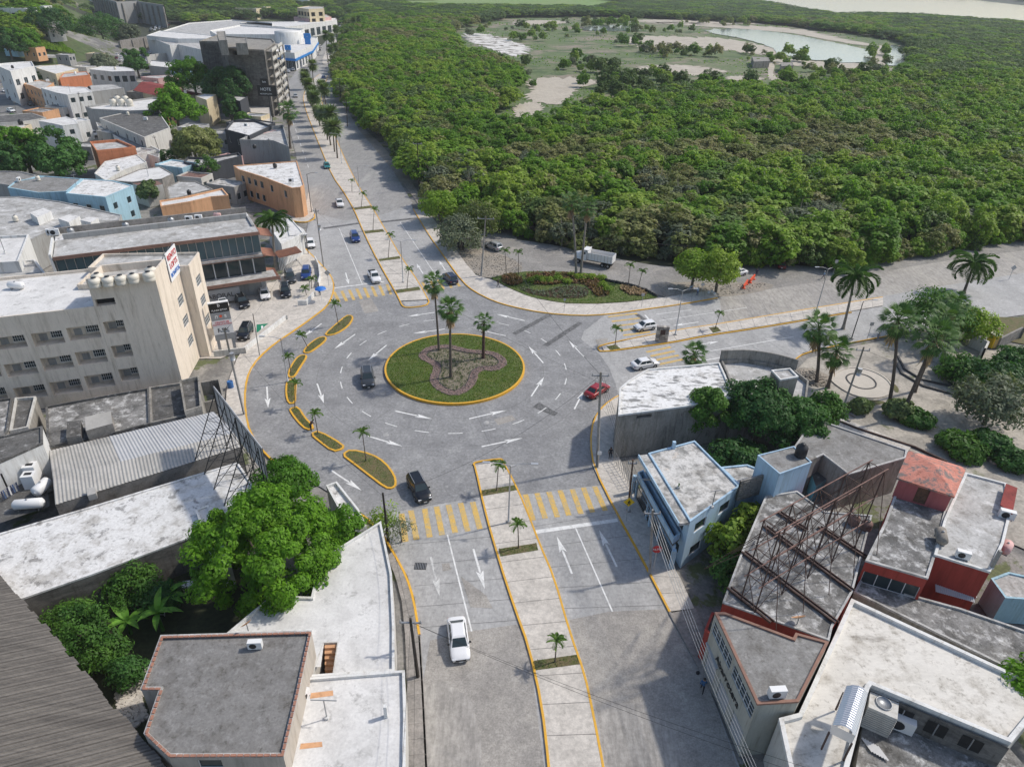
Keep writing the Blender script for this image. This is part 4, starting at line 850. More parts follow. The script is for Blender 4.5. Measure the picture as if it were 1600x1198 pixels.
gas_tank((340, 340), hm - .25, 'pink gas cylinder lying on the plaza roof', 0, 1.4, .35, 'wall_rose')
for i, (x, y) in enumerate([(325, 270), (345, 272)]): ac_unit((x / 3.9925, 300 + y / 3.9925), hm - .25, 'dusty %s air conditioner at the left end of the plaza roof' % ['left', 'right'][i], .4, 'air conditioners on the plaza roof', 1.5)
# white corner wall and gate east of the plaza, beside the tall palm
bld('shop_corner', 'white walled shop with curved canopy beside the tall palm', 'shop', [(418, 352), (452, 340), (474, 366), (440, 384)], 4.2, 0, 'wall_white', 'roof_white_clean', .3)
slabbox('entrance_canopy', 'brown edged white canopy over the corner entrance', 'canopy', [(446, 341), (474, 358), (480, 366), (452, 368)], 4.4, .3, 'roof_white_clean', 0, 'rust')
gt = G(437, 420); t_ = thing('entrance_gate', 'white barred gate under a small tiled roof beside the parking lot', 'gate', gt); mb = MB()
a, b = G(438, 423), G(472, 414)
for k in range(16): p = a.lerp(b, k / 15); mb.bar(p, p + Vector((0, 0, 2.6)), .07)
mb.bar(a + Vector((0, 0, 2.6)), b + Vector((0, 0, 2.6)), .12); mb.build('bars', 'white_metal', t_)
mb = MB(); c_ = Vector((0, 0, 3.4)); bb = (b - a).normalized(); nn = Vector((-bb.y, bb.x, 0)); mb.face([a + Vector((0, 0, 2.8)) - nn * .6, b + Vector((0, 0, 2.8)) - nn * .6, b + nn * 1.6 + c_, a + nn * 1.6 + c_])
for k in range(18): p = a.lerp(b, k / 17); mb.tube([p + Vector((0, 0, 2.84)) - nn * .6, p + nn * 1.6 + c_ + Vector((0, 0, .04))], .09, 5)
mb.build('tiled_roof', 'terracotta', t_)
# low walls
def wallrun(name, label, px, h, mat, w_=.25, cat='wall', base=0., cop=None, posts=0):
    P = GP(px, base); c = P[len(P) // 2]; r = thing(name, label, cat, c); mb = MB(); rim(mb, P, w_, base, base + h, False)
    for p, q in ((P[0], P[1]), (P[-1], P[-2])):
        dd = (q - p).normalized(); nn = Vector((-dd.y, dd.x, 0)) * w_; mb.face([p, p + nn, p + nn + Vector((0, 0, h)), p + Vector((0, 0, h))])
    mb.build('wall_face', mat, r)
    if cop: m2 = MB(); rim(m2, [p for p in offset(P, -.05, False)], w_ + .1, base + h, base + h + .08, False); m2.build('coping', cop, r)
    if posts:
        for p in resample(P, posts): m3 = MB(); m3.box((p.x, p.y, base + h / 2 + .1), (.35, .35, h + .2)); m3.build('pillar', mat, r)
    return r
wallrun('planter_wall', 'white low wall along the parking lot above the west pavement', [(383, 552), (400, 538), (448, 500)], .9, 'wall_white')
wallrun('lot_wall', 'old white wall at the foot of the shop totem', [(335, 558), (385, 552)], 1.0, 'wall_offwhite')
wallrun('planter_box', 'white angled planter with young palms at the lot exit', [(466, 478), (480, 478), (492, 464)], 1.0, 'wall_white', .25)
wallrun('curved_wall', 'thin white curved wall at the east edge of the parking lot', [(492, 408), (498, 420), (500, 438), (497, 450)], 1.1, 'wall_white', .2)
wallrun('yard_wall', 'grey stepped concrete wall beside the billboard foot', [(312, 618), (345, 612), (352, 640), (320, 648)], 2.0, 'concrete_raw')
# totem sign
tp = G(348, 552); TA, TB = G(341, 549), G(371, 544); dt = (TB - TA).normalized(); nt_ = Vector((dt.y, -dt.x, 0)); t_ = thing('totem_sign', 'grey totem with stacked black, grey and white shop panels', 'sign', tp)
for s_ in (0, 1): mb = MB(); p = TA.lerp(TB, .12 + .76 * s_); mb.box((p.x, p.y, 1.1), (.45, .3, 2.2), math.atan2(dt.y, dt.x)); mb.build('post', 'sign_grey', t_)
zc = 1.9; LT = (TB - TA).length
for hh, mt, tx, tm, sz in ((1.0, 'sign_grey', None, None, 0), (1.3, 'sign_white', 'RSK', 'sign_black', 1.0), (1.05, 'sign_white', 'CENTRO DE\nCOMPUTACIÓN', 'sign_red', .36), (1.3, 'sign_grey', 'n   s', 'sign_white', 1.0), (1.5, 'sign_black', 'b\n', 'sign_white', .8)):
    mb = MB(); p = (TA + TB) / 2; mb.box((p.x, p.y, zc + hh / 2), (LT, .5, hh - .04), math.atan2(dt.y, dt.x)); mb.build('panel', mt, t_)
    q = p + nt_ * .27
    if tx: text(tx, 'lettering', sz, tm, Vector((q.x, q.y, zc + hh / 2)), facing(dt), t_)
    if tm == 'sign_white' and tx[0] == 'n':
        m2 = MB(); ce = Vector((q.x, q.y, zc + hh / 2)); m2.face([ce + dt * .22 * math.cos(a) + Vector((0, 0, .22 * math.sin(a))) for a in [k * math.pi / 6 for k in range(12)]]); m2.build('red_dot', 'orange_plastic', t_)
    if mt == 'sign_black': text('PLAZA BITAM', 'lettering', .36, 'sign_white', Vector((q.x, q.y, zc + .35)), facing(dt), t_)
    zc += hh
mb = MB(); p = (TA + TB) / 2; mb.box((p.x, p.y, zc + .06), (LT + .1, .6, .12), math.atan2(dt.y, dt.x)); mb.build('cap', 'white_metal', t_)
sheet('disabled_bay', [(401, 507), (420, 505), (421, 516), (401, 519)], .045, 'sign_green'); sheet('bay_symbol', [(408, 509), (411, 508.6), (411.5, 515), (408.5, 515.4)], .05, 'sign_white'); sheet('bay_symbol', [(413, 510), (417, 509.5), (417.5, 511), (413.5, 511.6)], .05, 'sign_white')
# ---------------------------------------------------------------- west low roofs (north of the white roof)
bld('dark_roof_building', 'low building with sooty dark concrete roof below the beige block', 'building', z1b([(290, 150), (600, 92), (930, 35), (940, 255), (730, 310), (300, 400)]), 3.4, 0, 'concrete_raw', 'roof_marble', .25, cop='roof_dark')
bld('dark_roof_building', 'narrow dark brown flat roof beside the sooty one', 'building', z1b([(934, 33), (1140, 3), (1245, 0), (1262, 185), (944, 255)]), 3.3, 0, 'concrete_raw', 'roof_dark', .3, cop='concrete_raw')
bld('tall_dark_box', 'black roofed stair box at the foot of the cream tower', 'building', [(282, 600), (312, 592), (316, 640), (290, 648)], 4.2, 0, 'concrete_raw', 'roof_dark', .5)
bld('shed', 'small shed with pale sheet roof between the dark roofs', 'shed', z1b([(530, 205), (690, 168), (702, 245), (535, 290)]), 4.9, 0, 'block_wall', 'sheet_metal', 0)
bld('shed', 'small brown concrete box roof left of the pale shed', 'shed', z1b([(418, 235), (505, 225), (505, 322), (412, 332)]), 4.4, 0, 'block_wall', 'roof_dark', 0)
bld('workshop', 'white walled workshop with patchy dark roof above the gas tank yard', 'workshop', z1b([(25, 330), (265, 270), (268, 375), (0, 495), (-160, 560), (-160, 360)]), 6.0, 0, 'wall_white', 'roof_dark', .15, cop='roof_dark', wins=[(3, z1b([(150, 470)])[0], z1b([(275, 425)])[0]), (3, z1b([(0, 560)])[0], z1b([(60, 660)])[0], 'deep')])
bld('dark_roof_building', 'grey stained flat roof at the left edge under the corridors', 'building', z1b([(-200, 130), (80, 95), (50, 300), (25, 330), (-200, 370)]), 4.4, 0, 'concrete_raw', 'roof_marble', .2, cop='roof_dark')
bld('dark_roof_building', 'small brown flat roof with whitened edge left of the sooty roof', 'building', z1b([(100, 100), (228, 90), (180, 280), (65, 305)]), 4.0, 0, 'concrete_raw', 'roof_dark', .3, cop='wall_offwhite')
flat('yard_terrace', z1b([(-100, 640), (280, 560), (310, 760), (-100, 900)]), 2.6, 'roof_dark')
# corrugated long roof of separate sheets
def sheet_roof(name, label, ridge, eaveL, eaveR, zr, ze, n, cat='building', mat='sheet_metal', alt=None, wall_='block_wall', waves=2, amp=.035):
    r0, r1 = G(*ridge[0], zr), G(*ridge[1], zr); root = thing(name, label, cat, ((r0.x + r1.x) / 2, (r0.y + r1.y) / 2, 0))
    for ea in (eaveL, eaveR):
        if not ea: continue
        e0, e1_ = G(*ea[0], ze), G(*ea[1], ze)
        for k in range(n):
            mb = MB(); m_ = waves * 4; t0, t1 = k / n, (k + 1.03) / n; up = Vector((0, 0, .012 * (k % 2)))
            T = [r0.lerp(r1, t0 + (t1 - t0) * j / m_) + up + Vector((0, 0, amp * math.sin(2 * math.pi * j / 4))) for j in range(m_ + 1)]
            Bt = [e0.lerp(e1_, t0 + (t1 - t0) * j / m_) + up + Vector((0, 0, amp * math.sin(2 * math.pi * j / 4))) for j in range(m_ + 1)]
            for j in range(m_): mb.face([Bt[j], Bt[j + 1], T[j + 1], T[j]])
            mb.build('roof_sheet', alt if (alt and ea is alt_side(eaveL, eaveR) and k > n * .33) else mat, root)
        w_ = MB(); w_.face([(e0.x, e0.y, 0), (e1_.x, e1_.y, 0), (e1_.x, e1_.y, ze - .06), (e0.x, e0.y, ze - .06)]); w_.build('wall', wall_, root)
    for q0, a_, b_ in ((r0, G(*eaveL[0], ze), G(*(eaveR or ridge)[0], ze)), (r1, G(*eaveL[1], ze), G(*(eaveR or ridge)[1], ze))):
        w_ = MB(); w_.face([(a_.x, a_.y, 0), (b_.x, b_.y, 0), (b_.x, b_.y, ze - .08), (q0.x, q0.y, zr - .1), (a_.x, a_.y, ze - .08)]); w_.build('gable_wall', wall_, root)
    return root
def alt_side(a, b): return a
sheet_roof('corrugated_hall', 'long low hall with beige corrugated roof and a paler new strip', z1b([(330, 590), (1470, 300)]), z1b([(305, 415), (1330, 172)]), z1b([(345, 752), (1500, 392)]), 4.6, 3.9, 26, mat='sheet_metal', alt='sheet_new')
bld('vent_box', 'small pale roof vent box near the hall eave', 'vent', z1b([(540, 648), (592, 640), (598, 680), (545, 695)]), 4.6, 3.9, 'sheet_metal', 'sheet_metal', 0)
bld('white_roof_building', 'long low building with flaking white roof behind the big round tree', 'building', [(-60, 851), (0, 835), (136, 795), (300, 745), (372, 724), (400, 765), (312, 835), (225, 868), (140, 900), (36, 936), (-60, 960)], 4.0, 0, 'concrete_black', 'roof_white', .12, cop='roof_white')
bld('white_wall_annex', 'bright white wall strip at the end of the flaking roof', 'building', z1b([(1222, 790), (1300, 760), (1420, 1040), (1318, 1062)]), 4.5, 0, 'wall_white', 'roof_white_clean', .1)
gas_tank((48, 795), 2.6, 'long white gas tank with a blue label in the left yard', .18, 3.1, .55); gas_tank((69, 769), 2.6, 'short white gas tank standing end on behind the long one', 1.45, 2.2, .6)
r_ = thing('ice_machine', 'white two door cabinet standing against the workshop wall', 'cabinet', G(55, 748, 2.6)); p = r_.location
for k, (o, hh) in enumerate([((0, 0), 2.0), ((.5, -1.2), 1.7)]): mb = MB(); mb.box((p.x + o[0], p.y + o[1], 2.6 + hh / 2), (1.2, 1.1, hh), .2); mb.build('cabinet_body', 'white_metal', r_); m2 = MB(); m2.box((p.x + o[0], p.y + o[1], 2.6 + hh + .02), (.7, .4, .05), .2); m2.build('vent_slot', 'black_metal', r_)
mb = MB(); P = GP([(0, 768), (26, 752)], 3.9)
cl = thing('washing_line', 'washing line with dark trousers and shirts in the left yard', 'washing line', P[0]); mb.bar(P[0], P[1], .03); mb.build('line', 'galv', cl)
for k in range(9):
    a = P[0].lerp(P[1], (k + .1) / 9); b = P[0].lerp(P[1], (k + .8) / 9); mb = MB(); mb.face([a, b, b + Vector((.05, -.1, -1.1)), a + Vector((.05, -.1, -1.0))]); mb.build('garment', ['cloth_navy', 'cloth_denim', 'cloth_grey', 'cloth_navy', 'cloth_white'][k % 5], cl)
# ---------------------------------------------------------------- bottom left
bld('white_roof_building', 'street corner building with bright white angular roof and stairwell', 'building', [(595, 817), (612, 898), (616, 980), (616, 1050), (480, 1060), (484, 988), (356, 991), (425, 933), (487, 935), (500, 877)], 4.0, 0, 'wall_offwhite', 'roof_white_clean', .2, cop='wall_white', hole=[(506, 1004), (527, 1003), (519, 1056), (487, 1057), (488, 1042), (501, 1041)])
SW = GP([(506, 1004), (527, 1003), (519, 1056), (487, 1057)], 4.0); st_ = thing('stairwell', 'brown steps going down through the white roof', 'staircase', (SW[0].x, SW[0].y, 0))
a0, a1 = G(507, 1004, 4), G(527, 1003, 4); b0, b1 = G(503, 1056, 4), G(519, 1056, 4)
for k in range(9):
    t = k / 9; l_, r2 = a0.lerp(b0, t), a1.lerp(b1, t); l2, r3 = a0.lerp(b0, t + 1 / 9), a1.lerp(b1, t + 1 / 9); z_ = 3.85 - (8 - k) * .22 if 0 else 3.8 - k * .24
    mb = MB(); mb.prism([(l_.x, l_.y), (r2.x, r2.y), (r3.x, r3.y), (l2.x, l2.y)], z_ - .3, z_); mb.build('step', 'wall_apricot', st_)
mb = MB(); rim(mb, [Vector((p.x, p.y, 0)) for p in (SW if area(SW) > 0 else SW[::-1])], -.1, 1.5, 4.01); mb.build('well_wall', 'wall_offwhite', st_)
bld('white_roof_building', 'clean white flat roof with a tall antenna post at the street edge', 'building', [(478, 1062), (632, 1050), (634, 1120), (632, 1270), (420, 1270), (448, 1180)], 4.3, 0, 'wall_offwhite', 'roof_white_clean', .22, cop='wall_white')
gh = bld('grey_roof_house', 'house with smooth grey roof edged in red brick', 'house', [(252, 994), (487, 987), (466, 1085), (443, 1182), (264, 1183), (226, 1147), (250, 1078), (221, 1078)], 7.0, 0, 'wall_beige', 'roof_smooth', .12, .2, cop='roof_light', wins=[(3, (308, 1187), (350, 1200))])
Pg = GP([(252, 994), (487, 987), (466, 1085), (443, 1182), (264, 1183), (226, 1147), (250, 1078), (221, 1078)], 7.17)
if area(Pg) < 0: Pg = Pg[::-1]
bk = MB(); Rg = offset(Pg, .02)
for i in range(len(Rg)):
    a, b = Rg[i], Rg[(i + 1) % len(Rg)]; L_ = (b - a).length; k = int(L_ / .42); dd = (b - a).normalized(); nn = Vector((-dd.y, dd.x, 0))
    for j in range(k): c = a.lerp(b, (j + .5) / k) + nn * .08; bk.box((c.x, c.y, 7.2), (.36, .17, .09 + rnd.uniform(0, .02)), math.atan2(dd.y, dd.x))
o = bk.build('coping_bricks', 'terracotta', gh); o['kind'] = 'stuff'
ac_unit((400, 1012), 7.0, 'white air conditioner on the brick edged grey roof', 0.1, s=1.1); dish((388, 985), 7.0, 'beige satellite dish at the corner of the grey roof', 2.5, .5, 'wall_apricot')
ac_unit((476, 1092), 4.3, 'white air conditioner hung beside the grey roof house', 1.3, s=1.1)
mast((511, 1122), 4.3, 2.2, 'T shaped clothes line post on the clean white roof', .07, .95, rz=.0); mast((603.5, 1119), 4.3, 1.3, 'short cable post on the clean white roof', .25, 0, 'wall_white')
for a_, b_ in (((486, 1083), (520, 1079)), ((470, 1162), (503, 1159))): sheet('roof_patch', [(a_[0], a_[1] - 1), (b_[0], b_[1] - 1), (b_[0] + 1, b_[1] + 7), (a_[0] - 2, a_[1] + 8)], 4.31, 'wall_apricot')
sr = sheet_roof('corrugated_shed', 'huge dark corrugated shed roof at the bottom left corner', [(-420, 1000), (-150, 1400)], [(0, 893), (262, 1200)], None, 8.5, 6.2, 44, mat='sheet_old', waves=3, amp=.055) if 0 else None
# big shed: sheets run perpendicular to its edge, built on the edge line
Ea, Eb = G(-22, 868, 6.2), G(275, 1215, 6.2); de = (Eb - Ea).normalized(); ne = Vector((de.y, -de.x, 0))
if ne.x > 0: ne = -ne
sh = thing('corrugated_shed', 'huge dark corrugated shed roof at the bottom left corner', 'shed', (Ea.x, Ea.y, 0)); LE = (Eb - Ea).length; ns = int(LE / .95); dirr = (G(0, 1100, 6.2) - G(170, 1052, 6.2)); dirr.z = 0; dirr = dirr.normalized()
for k in range(ns):
    mb = MB(); n_ = 16; up = Vector((0, 0, .014 * (k % 2)))
    T = [Ea + de * (k + 1.04 * j / n_) * (LE / ns) + up + Vector((0, 0, .07 * math.sin(2 * math.pi * j / 5.33) + .02 * (j % 2))) for j in range(n_ + 1)]; off = dirr * rnd.uniform(-.18, .12)
    for j in range(n_): a, b = T[j] - off, T[j + 1] - off; mb.face([a, b, b + dirr * 34 + Vector((0, 0, 3)), a + dirr * 34 + Vector((0, 0, 3))])
    mb.build('roof_sheet', 'sheet_old', sh)
mb = MB(); Wd = Ea + dirr * .4; We = Eb + dirr * .4; mb.face([(Wd.x, Wd.y, 0), (We.x, We.y, 0), (We.x, We.y, 6.1), (Wd.x, Wd.y, 6.1)]); mb.build('wall', 'block_wall', sh)
bld('white_annex', 'small white roofed forecourt at the street corner beside the round tree', 'building', z2([(440, 645), (505, 622), (640, 792), (690, 898), (625, 930), (540, 830)]), 3.0, 0, 'wall_white', 'roof_white', .3, cop='wall_white')
wallrun('garden_wall', 'grey garden wall behind the banana plants', [(60, 950), (190, 895), (320, 850)], 1.6, 'concrete_raw')
# ---------------------------------------------------------------- right side
bld('corner_building', 'large corner building with peeling white roof by the roundabout', 'building', [(966, 650), (968, 608), (982, 596), (1012, 578), (1060, 574), (1124, 568), (1133, 588), (1147, 622), (1072, 636)], 6.4, 0, 'concrete_raw', 'roof_tiles', .15, .2, cop='wall_white', wins=[(8, z3([(778, 198)])[0], z3([(870, 205)])[0], 'deep')])
bld('corner_building', 'grey flat roofed part with high curved parapet behind the peeling roof', 'building', [(1134, 586), (1126, 568), (1160, 566), (1200, 572), (1240, 583), (1262, 600), (1258, 632), (1200, 628), (1148, 622)], 6.2, 0, 'concrete_raw', 'roof_light', .5, .2, cop='concrete_raw')
cw_ = GP([(1124, 568), (1160, 566), (1205, 572), (1242, 583)], 6.2); mb = MB(); 
cr_ = thing('curved_parapet', 'weathered grey curved parapet wall above the street corner', 'wall', (cw_[0].x, cw_[0].y, 6.2)); rim(mb, smooth(cw_, 2), .2, 6.2, 8.2, False); mb.build('parapet_face', 'concrete_raw', cr_)
bld('stair_tower', 'square grey stair tower with white edged roof beside the park', 'building', [(1205, 580), (1234, 577), (1247, 590), (1219, 595)], 9.4, 0, 'concrete_raw', 'roof_light', .15, cop='wall_white')
dish((1178, 605), 6.4, 'white satellite dish among scrap on the corner building roof', -1., .8)
BH = [(997.7, 711), (1085, 690), (1125, 730), (1154.6, 761), (1061, 818)]
BQ = GP(BH, 6.3); ov = (BQ[0] - BQ[4]).normalized(); ov = Vector((ov.y, -ov.x, 0)) * 1.15; BW = [BQ[0] + ov, BQ[1], BQ[2], BQ[3], BQ[4] + ov]
bh_ = bld('blue_house', 'pale blue two storey house with patchy roof at the avenue corner', 'house', None, 6.3, 0, 'wall_blue', 'roof_peel', .12, .15, wins=[('auto', 3, 2, (.9, 4.1), 1.9, 1.3), ('auto', 4, 3, (.9, 4.0), 1.6, 1.3)], P=BW)
mb = MB(); mb.prism([(p.x, p.y) for p in (BQ[4], BQ[4] + ov, BQ[0] + ov, BQ[0])], 6.0, 6.3); mb.build('roof_overhang', 'roof_peel', bh_); mb = MB(); mb.bar(BQ[0] + Vector((0, 0, -.1)), BQ[4] + Vector((0, 0, -.1)), .12, .42); mb.build('fascia', 'wall_blue', bh_)
bld('blue_annex', 'rear flat roof of the pale blue house running to the tank room', 'house', [(1126, 731), (1167, 727), (1216, 745), (1156, 761)], 6.2, 0, 'wall_blue', 'roof_peel', .1)
bl = thing('balcony', 'long narrow blue edged balcony on the street side of the blue house', 'balcony', G(1020, 800, 3.2)); P = GP([(995, 746), (1004, 742), (1061, 842), (1051, 850)], 3.3); 
if area(P) < 0: P = P[::-1]
mb = MB(); mb.prism(P, 3.05, 3.3); mb.build('floor_slab', 'roof_dark', bl); mb = MB(); rim(mb, P, .15, 3.3, 4.1); mb.build('parapet', 'wall_blue', bl)
for t in (0, .33, .66, 1): a = G(995, 746, 3.1).lerp(G(1051, 850, 3.1), t); mb = MB(); mb.bar((a.x + .2, a.y, 0), (a.x + .2, a.y, 3.05), .25); mb.build('pillar', 'wall_blue', bl)
fr = thing('iron_fence', 'black iron fence in front of the blue house', 'fence', G(1020, 870)); a, b = G(988, 770), G(1048, 888)
for k in range(40): p = a.lerp(b, k / 39); mb = MB() if k % 1 == 0 else mb; mb.bar(p, p + Vector((0, 0, 2.1)), .04); mb.build('fence_bar', 'black_metal', fr)
mb = MB(); mb.bar(a + Vector((0, 0, 2.0)), b + Vector((0, 0, 2.0)), .06); mb.bar(a + Vector((0, 0, .5)), b + Vector((0, 0, .5)), .06); mb.build('rail', 'black_metal', fr)
for i, q in enumerate([(988, 770), (1015, 822), (1048, 888)]): p = G(*q); mb = MB(); mb.box((p.x, p.y, 1.3), (.4, .4, 2.6)); mb.build('pillar', 'wall_blue', fr)
bld('tank_room', 'small blue and grey roof room carrying the black water tank', 'building', [(1184, 712), (1240, 698), (1268, 723), (1218, 741)], 9.0, 0, 'wall_blue', 'roof_grey', .06, .1, cop='wall_blue', wins=[(3, z3([(1, 1)])[0], z3([(2, 2)])[0])][:0])
water_tank((1250, 712), 9.0, 'black water tank on the blue edged roof room', 'plastic_black', 1.05, sq=1.1)
P_ = GP([(1154.6, 766), (1240, 742), (1272, 728)], 6.3); w_ = thing('block_parapet', 'unplastered grey block wall on top of the blue house', 'wall', (P_[0].x, P_[0].y, 5)); mb = MB(); rim(mb, P_, .2, 4.9, 7.5, False); mb.build('wall_face', 'block_wall', w_)
dA = (P_[1] - P_[0]); LA = dA.length; dA /= LA; bm_ = 0
for r_ in range(8):
    for k in range(int(LA / .8)):
        c = P_[0] + dA * ((k + .5 + .5 * (r_ % 2)) * .8) + Vector((dA.y, -dA.x, 0)) * .02; c.z = 5.05 + r_ * .3; mb = MB(); mb.box(c, (.76, .06, .26), math.atan2(dA.y, dA.x)); mb.build('block', 'block_wall', w_)
bld('grey_roof_building', 'wide grey flat roof with bright worn patches beside the park road', 'building', [(1262, 668), (1282, 658), (1417, 704), (1415, 716), (1326, 742), (1286, 711), (1262, 722), (1240, 700)], 5.0, 0, 'concrete_raw', 'roof_grey', .1, cop='roof_light')
sheet('courtyard_floor', [(1170, 745), (1300, 745), (1340, 800), (1280, 800), (1180, 790)], .1, 'concrete_raw')
bld('teal_room', 'teal painted roofless room below the tank room', 'building', [(1262, 722), (1284, 712), (1300, 742), (1275, 760)], 2.6, 0, 'wall_teal', 'roof_dark', 0)
TR = [(1178, 818), (1196, 776), (1245, 768), (1288, 800), (1362, 806), (1332, 924), (1300, 980), (1295, 1001), (1129, 942), (1159, 862)]
tb = bld('truss_building', 'grey flat roof carrying the rusty lattice billboard frame', 'building', TR, 6.0, 0, 'wall_red', 'roof_marble', .08, .15, cop='roof_light')
sv = GP([(1150, 955), (1185, 968), (1238, 988), (1234, 996), (1180, 975), (1146, 962)], 5.2)
bld('street_building', 'grey beige corner building with barred windows and painted name', 'building', [(1117, 958), (1132, 958), (1239, 998), (1243, 990), (1294, 1004), (1247, 1097), (1183, 1101)], 6.6, 0, 'wall_sage', 'roof_grey', .1, .2, cop='fascia_brown', wins=[('auto', 6, 2, (4.6,), 3.8, 1.4, 'grid'), ('auto', 6, 3, (.3,), 1.9, 2.2, 'shutter')])
PW = GP([(1183, 1101), (1117, 958)], 6.6); dW = (PW[0] - PW[1]); dW.z = 0; dW = dW.normalized(); mW = (PW[0] + PW[1]) / 2
ow_ = Vector((dW.y, -dW.x, 0)); ow_ = ow_ if ow_.x < 0 else -ow_
sgn_ = thing('painted_name', 'black painted lettering on the street side of the grey beige building', 'sign', (mW.x, mW.y, 3.3)); text('Abarrotera', 'lettering', 1.0, 'sign_black', Vector((mW.x + ow_.x * .06, mW.y + ow_.y * .06, 3.55)), facing(dW), sgn_)
ac_unit((1212, 1088), 6.6, 'white air conditioner on the grey beige street building', .1, s=1.3)
aw = thing('awning', 'blue grey awning over the shop door of the street building', 'awning', G(1112, 1010, 2.8)); P = GP([(1103, 1003), (1110, 1000), (1127, 1040), (1118, 1045)], 3.0); mb = MB(); mb.prism(P if area(P) > 0 else P[::-1], 2.8, 3.0); mb.build('canopy', 'sheet_new', aw)
bld('low_block', 'small dark roof at the corner between the street building and the lattice roof', 'building', [(1101, 985), (1112, 958), (1121, 962), (1113, 996)], 3.6, 0, 'wall_red', 'roof_dark', .15)
# long cream roof
LC = [(1329, 939), (1600, 1065), (1640, 1085), (1577, 1163), (1360, 1073), (1356, 1078), (1325, 1198), (1315, 1240), (1240, 1240), (1216, 1126), (1247, 1118)]
bld('cream_roof_building', 'long building with cream painted roof stained along its middle', 'building', LC, 5.2, 0, 'wall_offwhite', 'roof_cream', .3, .3, cop='wall_white', wins=[])
bld('courtyard_building', 'lower grey stained roof of the yard beside the cream roof', 'building', [(1358, 1078), (1577, 1168), (1640, 1240), (1330, 1240)], 2.6, 0, 'concrete_raw', 'roof_marble', 0)
W1, W2 = GP([(1361, 1075), (1578, 1165)], 5.2); W1.z = W2.z = 2.6; dd_ = (W2 - W1).normalized(); mw_ = thing('mouldy_wall', 'black mouldy wall with dark openings facing the yard', 'wall', W1); nm_ = Vector((dd_.y, -dd_.x, 0)) * .12; mb = MB(); mb.face([W1 + nm_, W2 + nm_, W2 + nm_ + Vector((0, 0, 2.5)), W1 + nm_ + Vector((0, 0, 2.5))]); mb.build('wall_face', 'concrete_black', mw_)
for t in (.2, .45, .7):
    q = W1.lerp(W2, t) + nm_ * 1.3; mb = MB(); mb.face([q + Vector((0, 0, .7)), q + dd_ * 1.4 + Vector((0, 0, .7)), q + dd_ * 1.4 + Vector((0, 0, 2)), q + Vector((0, 0, 2))]); mb.build('opening', 'dark', mw_); mb = MB(); mb.bar(q + nm_ * .3 + dd_ * .7 + Vector((0, 0, .7)), q + nm_ * .3 + dd_ * .7 + Vector((0, 0, 2)), .06); mb.build('mullion', 'alu', mw_)
SHp = GP(z8b([(490, 690), (625, 735), (545, 1005), (402, 935)]), 8.2); c_ = sum(SHp, Vector((0, 0, 0))) / 4
sm_ = thing('metal_shed', 'shiny corrugated metal shelter with arched roof on the cream roof', 'shed', (c_.x, c_.y, 5.2)); a, b, c, e = SHp; mb = MB(); nn = 40
for i in range(nn):
    t0, t1 = i / nn, (i + 1) / nn; h0 = .05 * (i % 2); h1 = .05 * ((i + 1) % 2); zc_ = [0, .35, .45, .35, 0]
    for j in range(4):
        s0, s1 = j / 4, (j + 1) / 4; q = lambda t, s, hh, zz: a.lerp(e, t).lerp(b.lerp(c, t), s) + Vector((0, 0, hh + zz))
        mb.face([q(t0, s0, h0, zc_[j]), q(t1, s0, h1, zc_[j]), q(t1, s1, h1, zc_[j + 1]), q(t0, s1, h0, zc_[j + 1])])
mb.build('arched_roof', 'sheet_bright', sm_); mb = MB()
for p, q in ((a, b), (b, c), (c, e), (e, a)): mb.face([(p.x, p.y, 7.3), (q.x, q.y, 7.3), (q.x, q.y, 8.25), (p.x, p.y, 8.25)])
mb.build('side_sheet', 'sheet_bright', sm_)
for p in (a, b, c, e): mb = MB(); mb.bar((p.x, p.y, 5.3), (p.x, p.y, 7.4), .1); mb.build('post', 'rust', sm_)
p = G(1366, 1128, 2.6); ce = thing('cooling_unit', 'large square rooftop cooling unit beside the shiny shelter', 'cooling unit', p); mb = MB(); mb.box((p.x, p.y, p.z + 1.2), (2.0, 1.8, 2.4), -.5); mb.build('casing', 'wall_offwhite', ce)
for k in range(9): m2 = MB(); m2.box((p.x, p.y, p.z + .3 + k * .22), (2.05, 1.85, .05), -.5); m2.build('louvre', 'steel', ce)
m2 = MB(); m2.lathe((p.x, p.y, p.z + 2.4), [(.6, 0), (.6, .1), (.52, .1), (.52, .02), (.02, .02)], 18); m2.build('fan_ring', 'steel', ce)
ac_unit((1403, 1138), 2.6, 'large white air conditioner against the dark yard wall', -.45, s=1.9)
pl_ = thing('sheet_pile', 'scrap corrugated sheets and twigs left in the yard', 'scrap', G(1362, 1160, 2.65)); 
for k in range(7): a = G(1347 + k * 4, 1152 + k * 2.2, 2.75); b = a + Vector((.3, -1.1, .02)); mb = MB(); mb.bar(a, b, .16, .05); mb.build('strip', 'sheet_new', pl_)
bld('marble_roof_building', 'grey flat roof with dark and white blotches behind the cream roof', 'building', [(1334, 926), (1345, 905), (1438, 935), (1500, 952), (1640, 1000), (1640, 1078), (1600, 1058)], 4.4, 0, 'concrete_raw', 'roof_marble', .15, cop='roof_light')
rh = bld('red_house', 'red walled house with mottled flat roof and roof plants', 'house', [(1352, 877), (1382, 817), (1399, 770), (1412, 735), (1490, 758), (1475, 812), (1461, 868), (1449, 905)], 7.0, 0, 'wall_red', 'roof_marble', .12, .2, cop='roof_light', wins=[('auto', 7, 1, (4.4,), 4.6, 1.5)])
bld('white_roof_house', 'red walled annex with whitewashed roof and metal awning', 'house', [(1475, 812), (1508, 740), (1572, 757), (1576, 812), (1567, 850), (1546, 895), (1459, 868)], 7.2, 0, 'wall_red', 'roof_light', .15, .2, cop='wall_white')
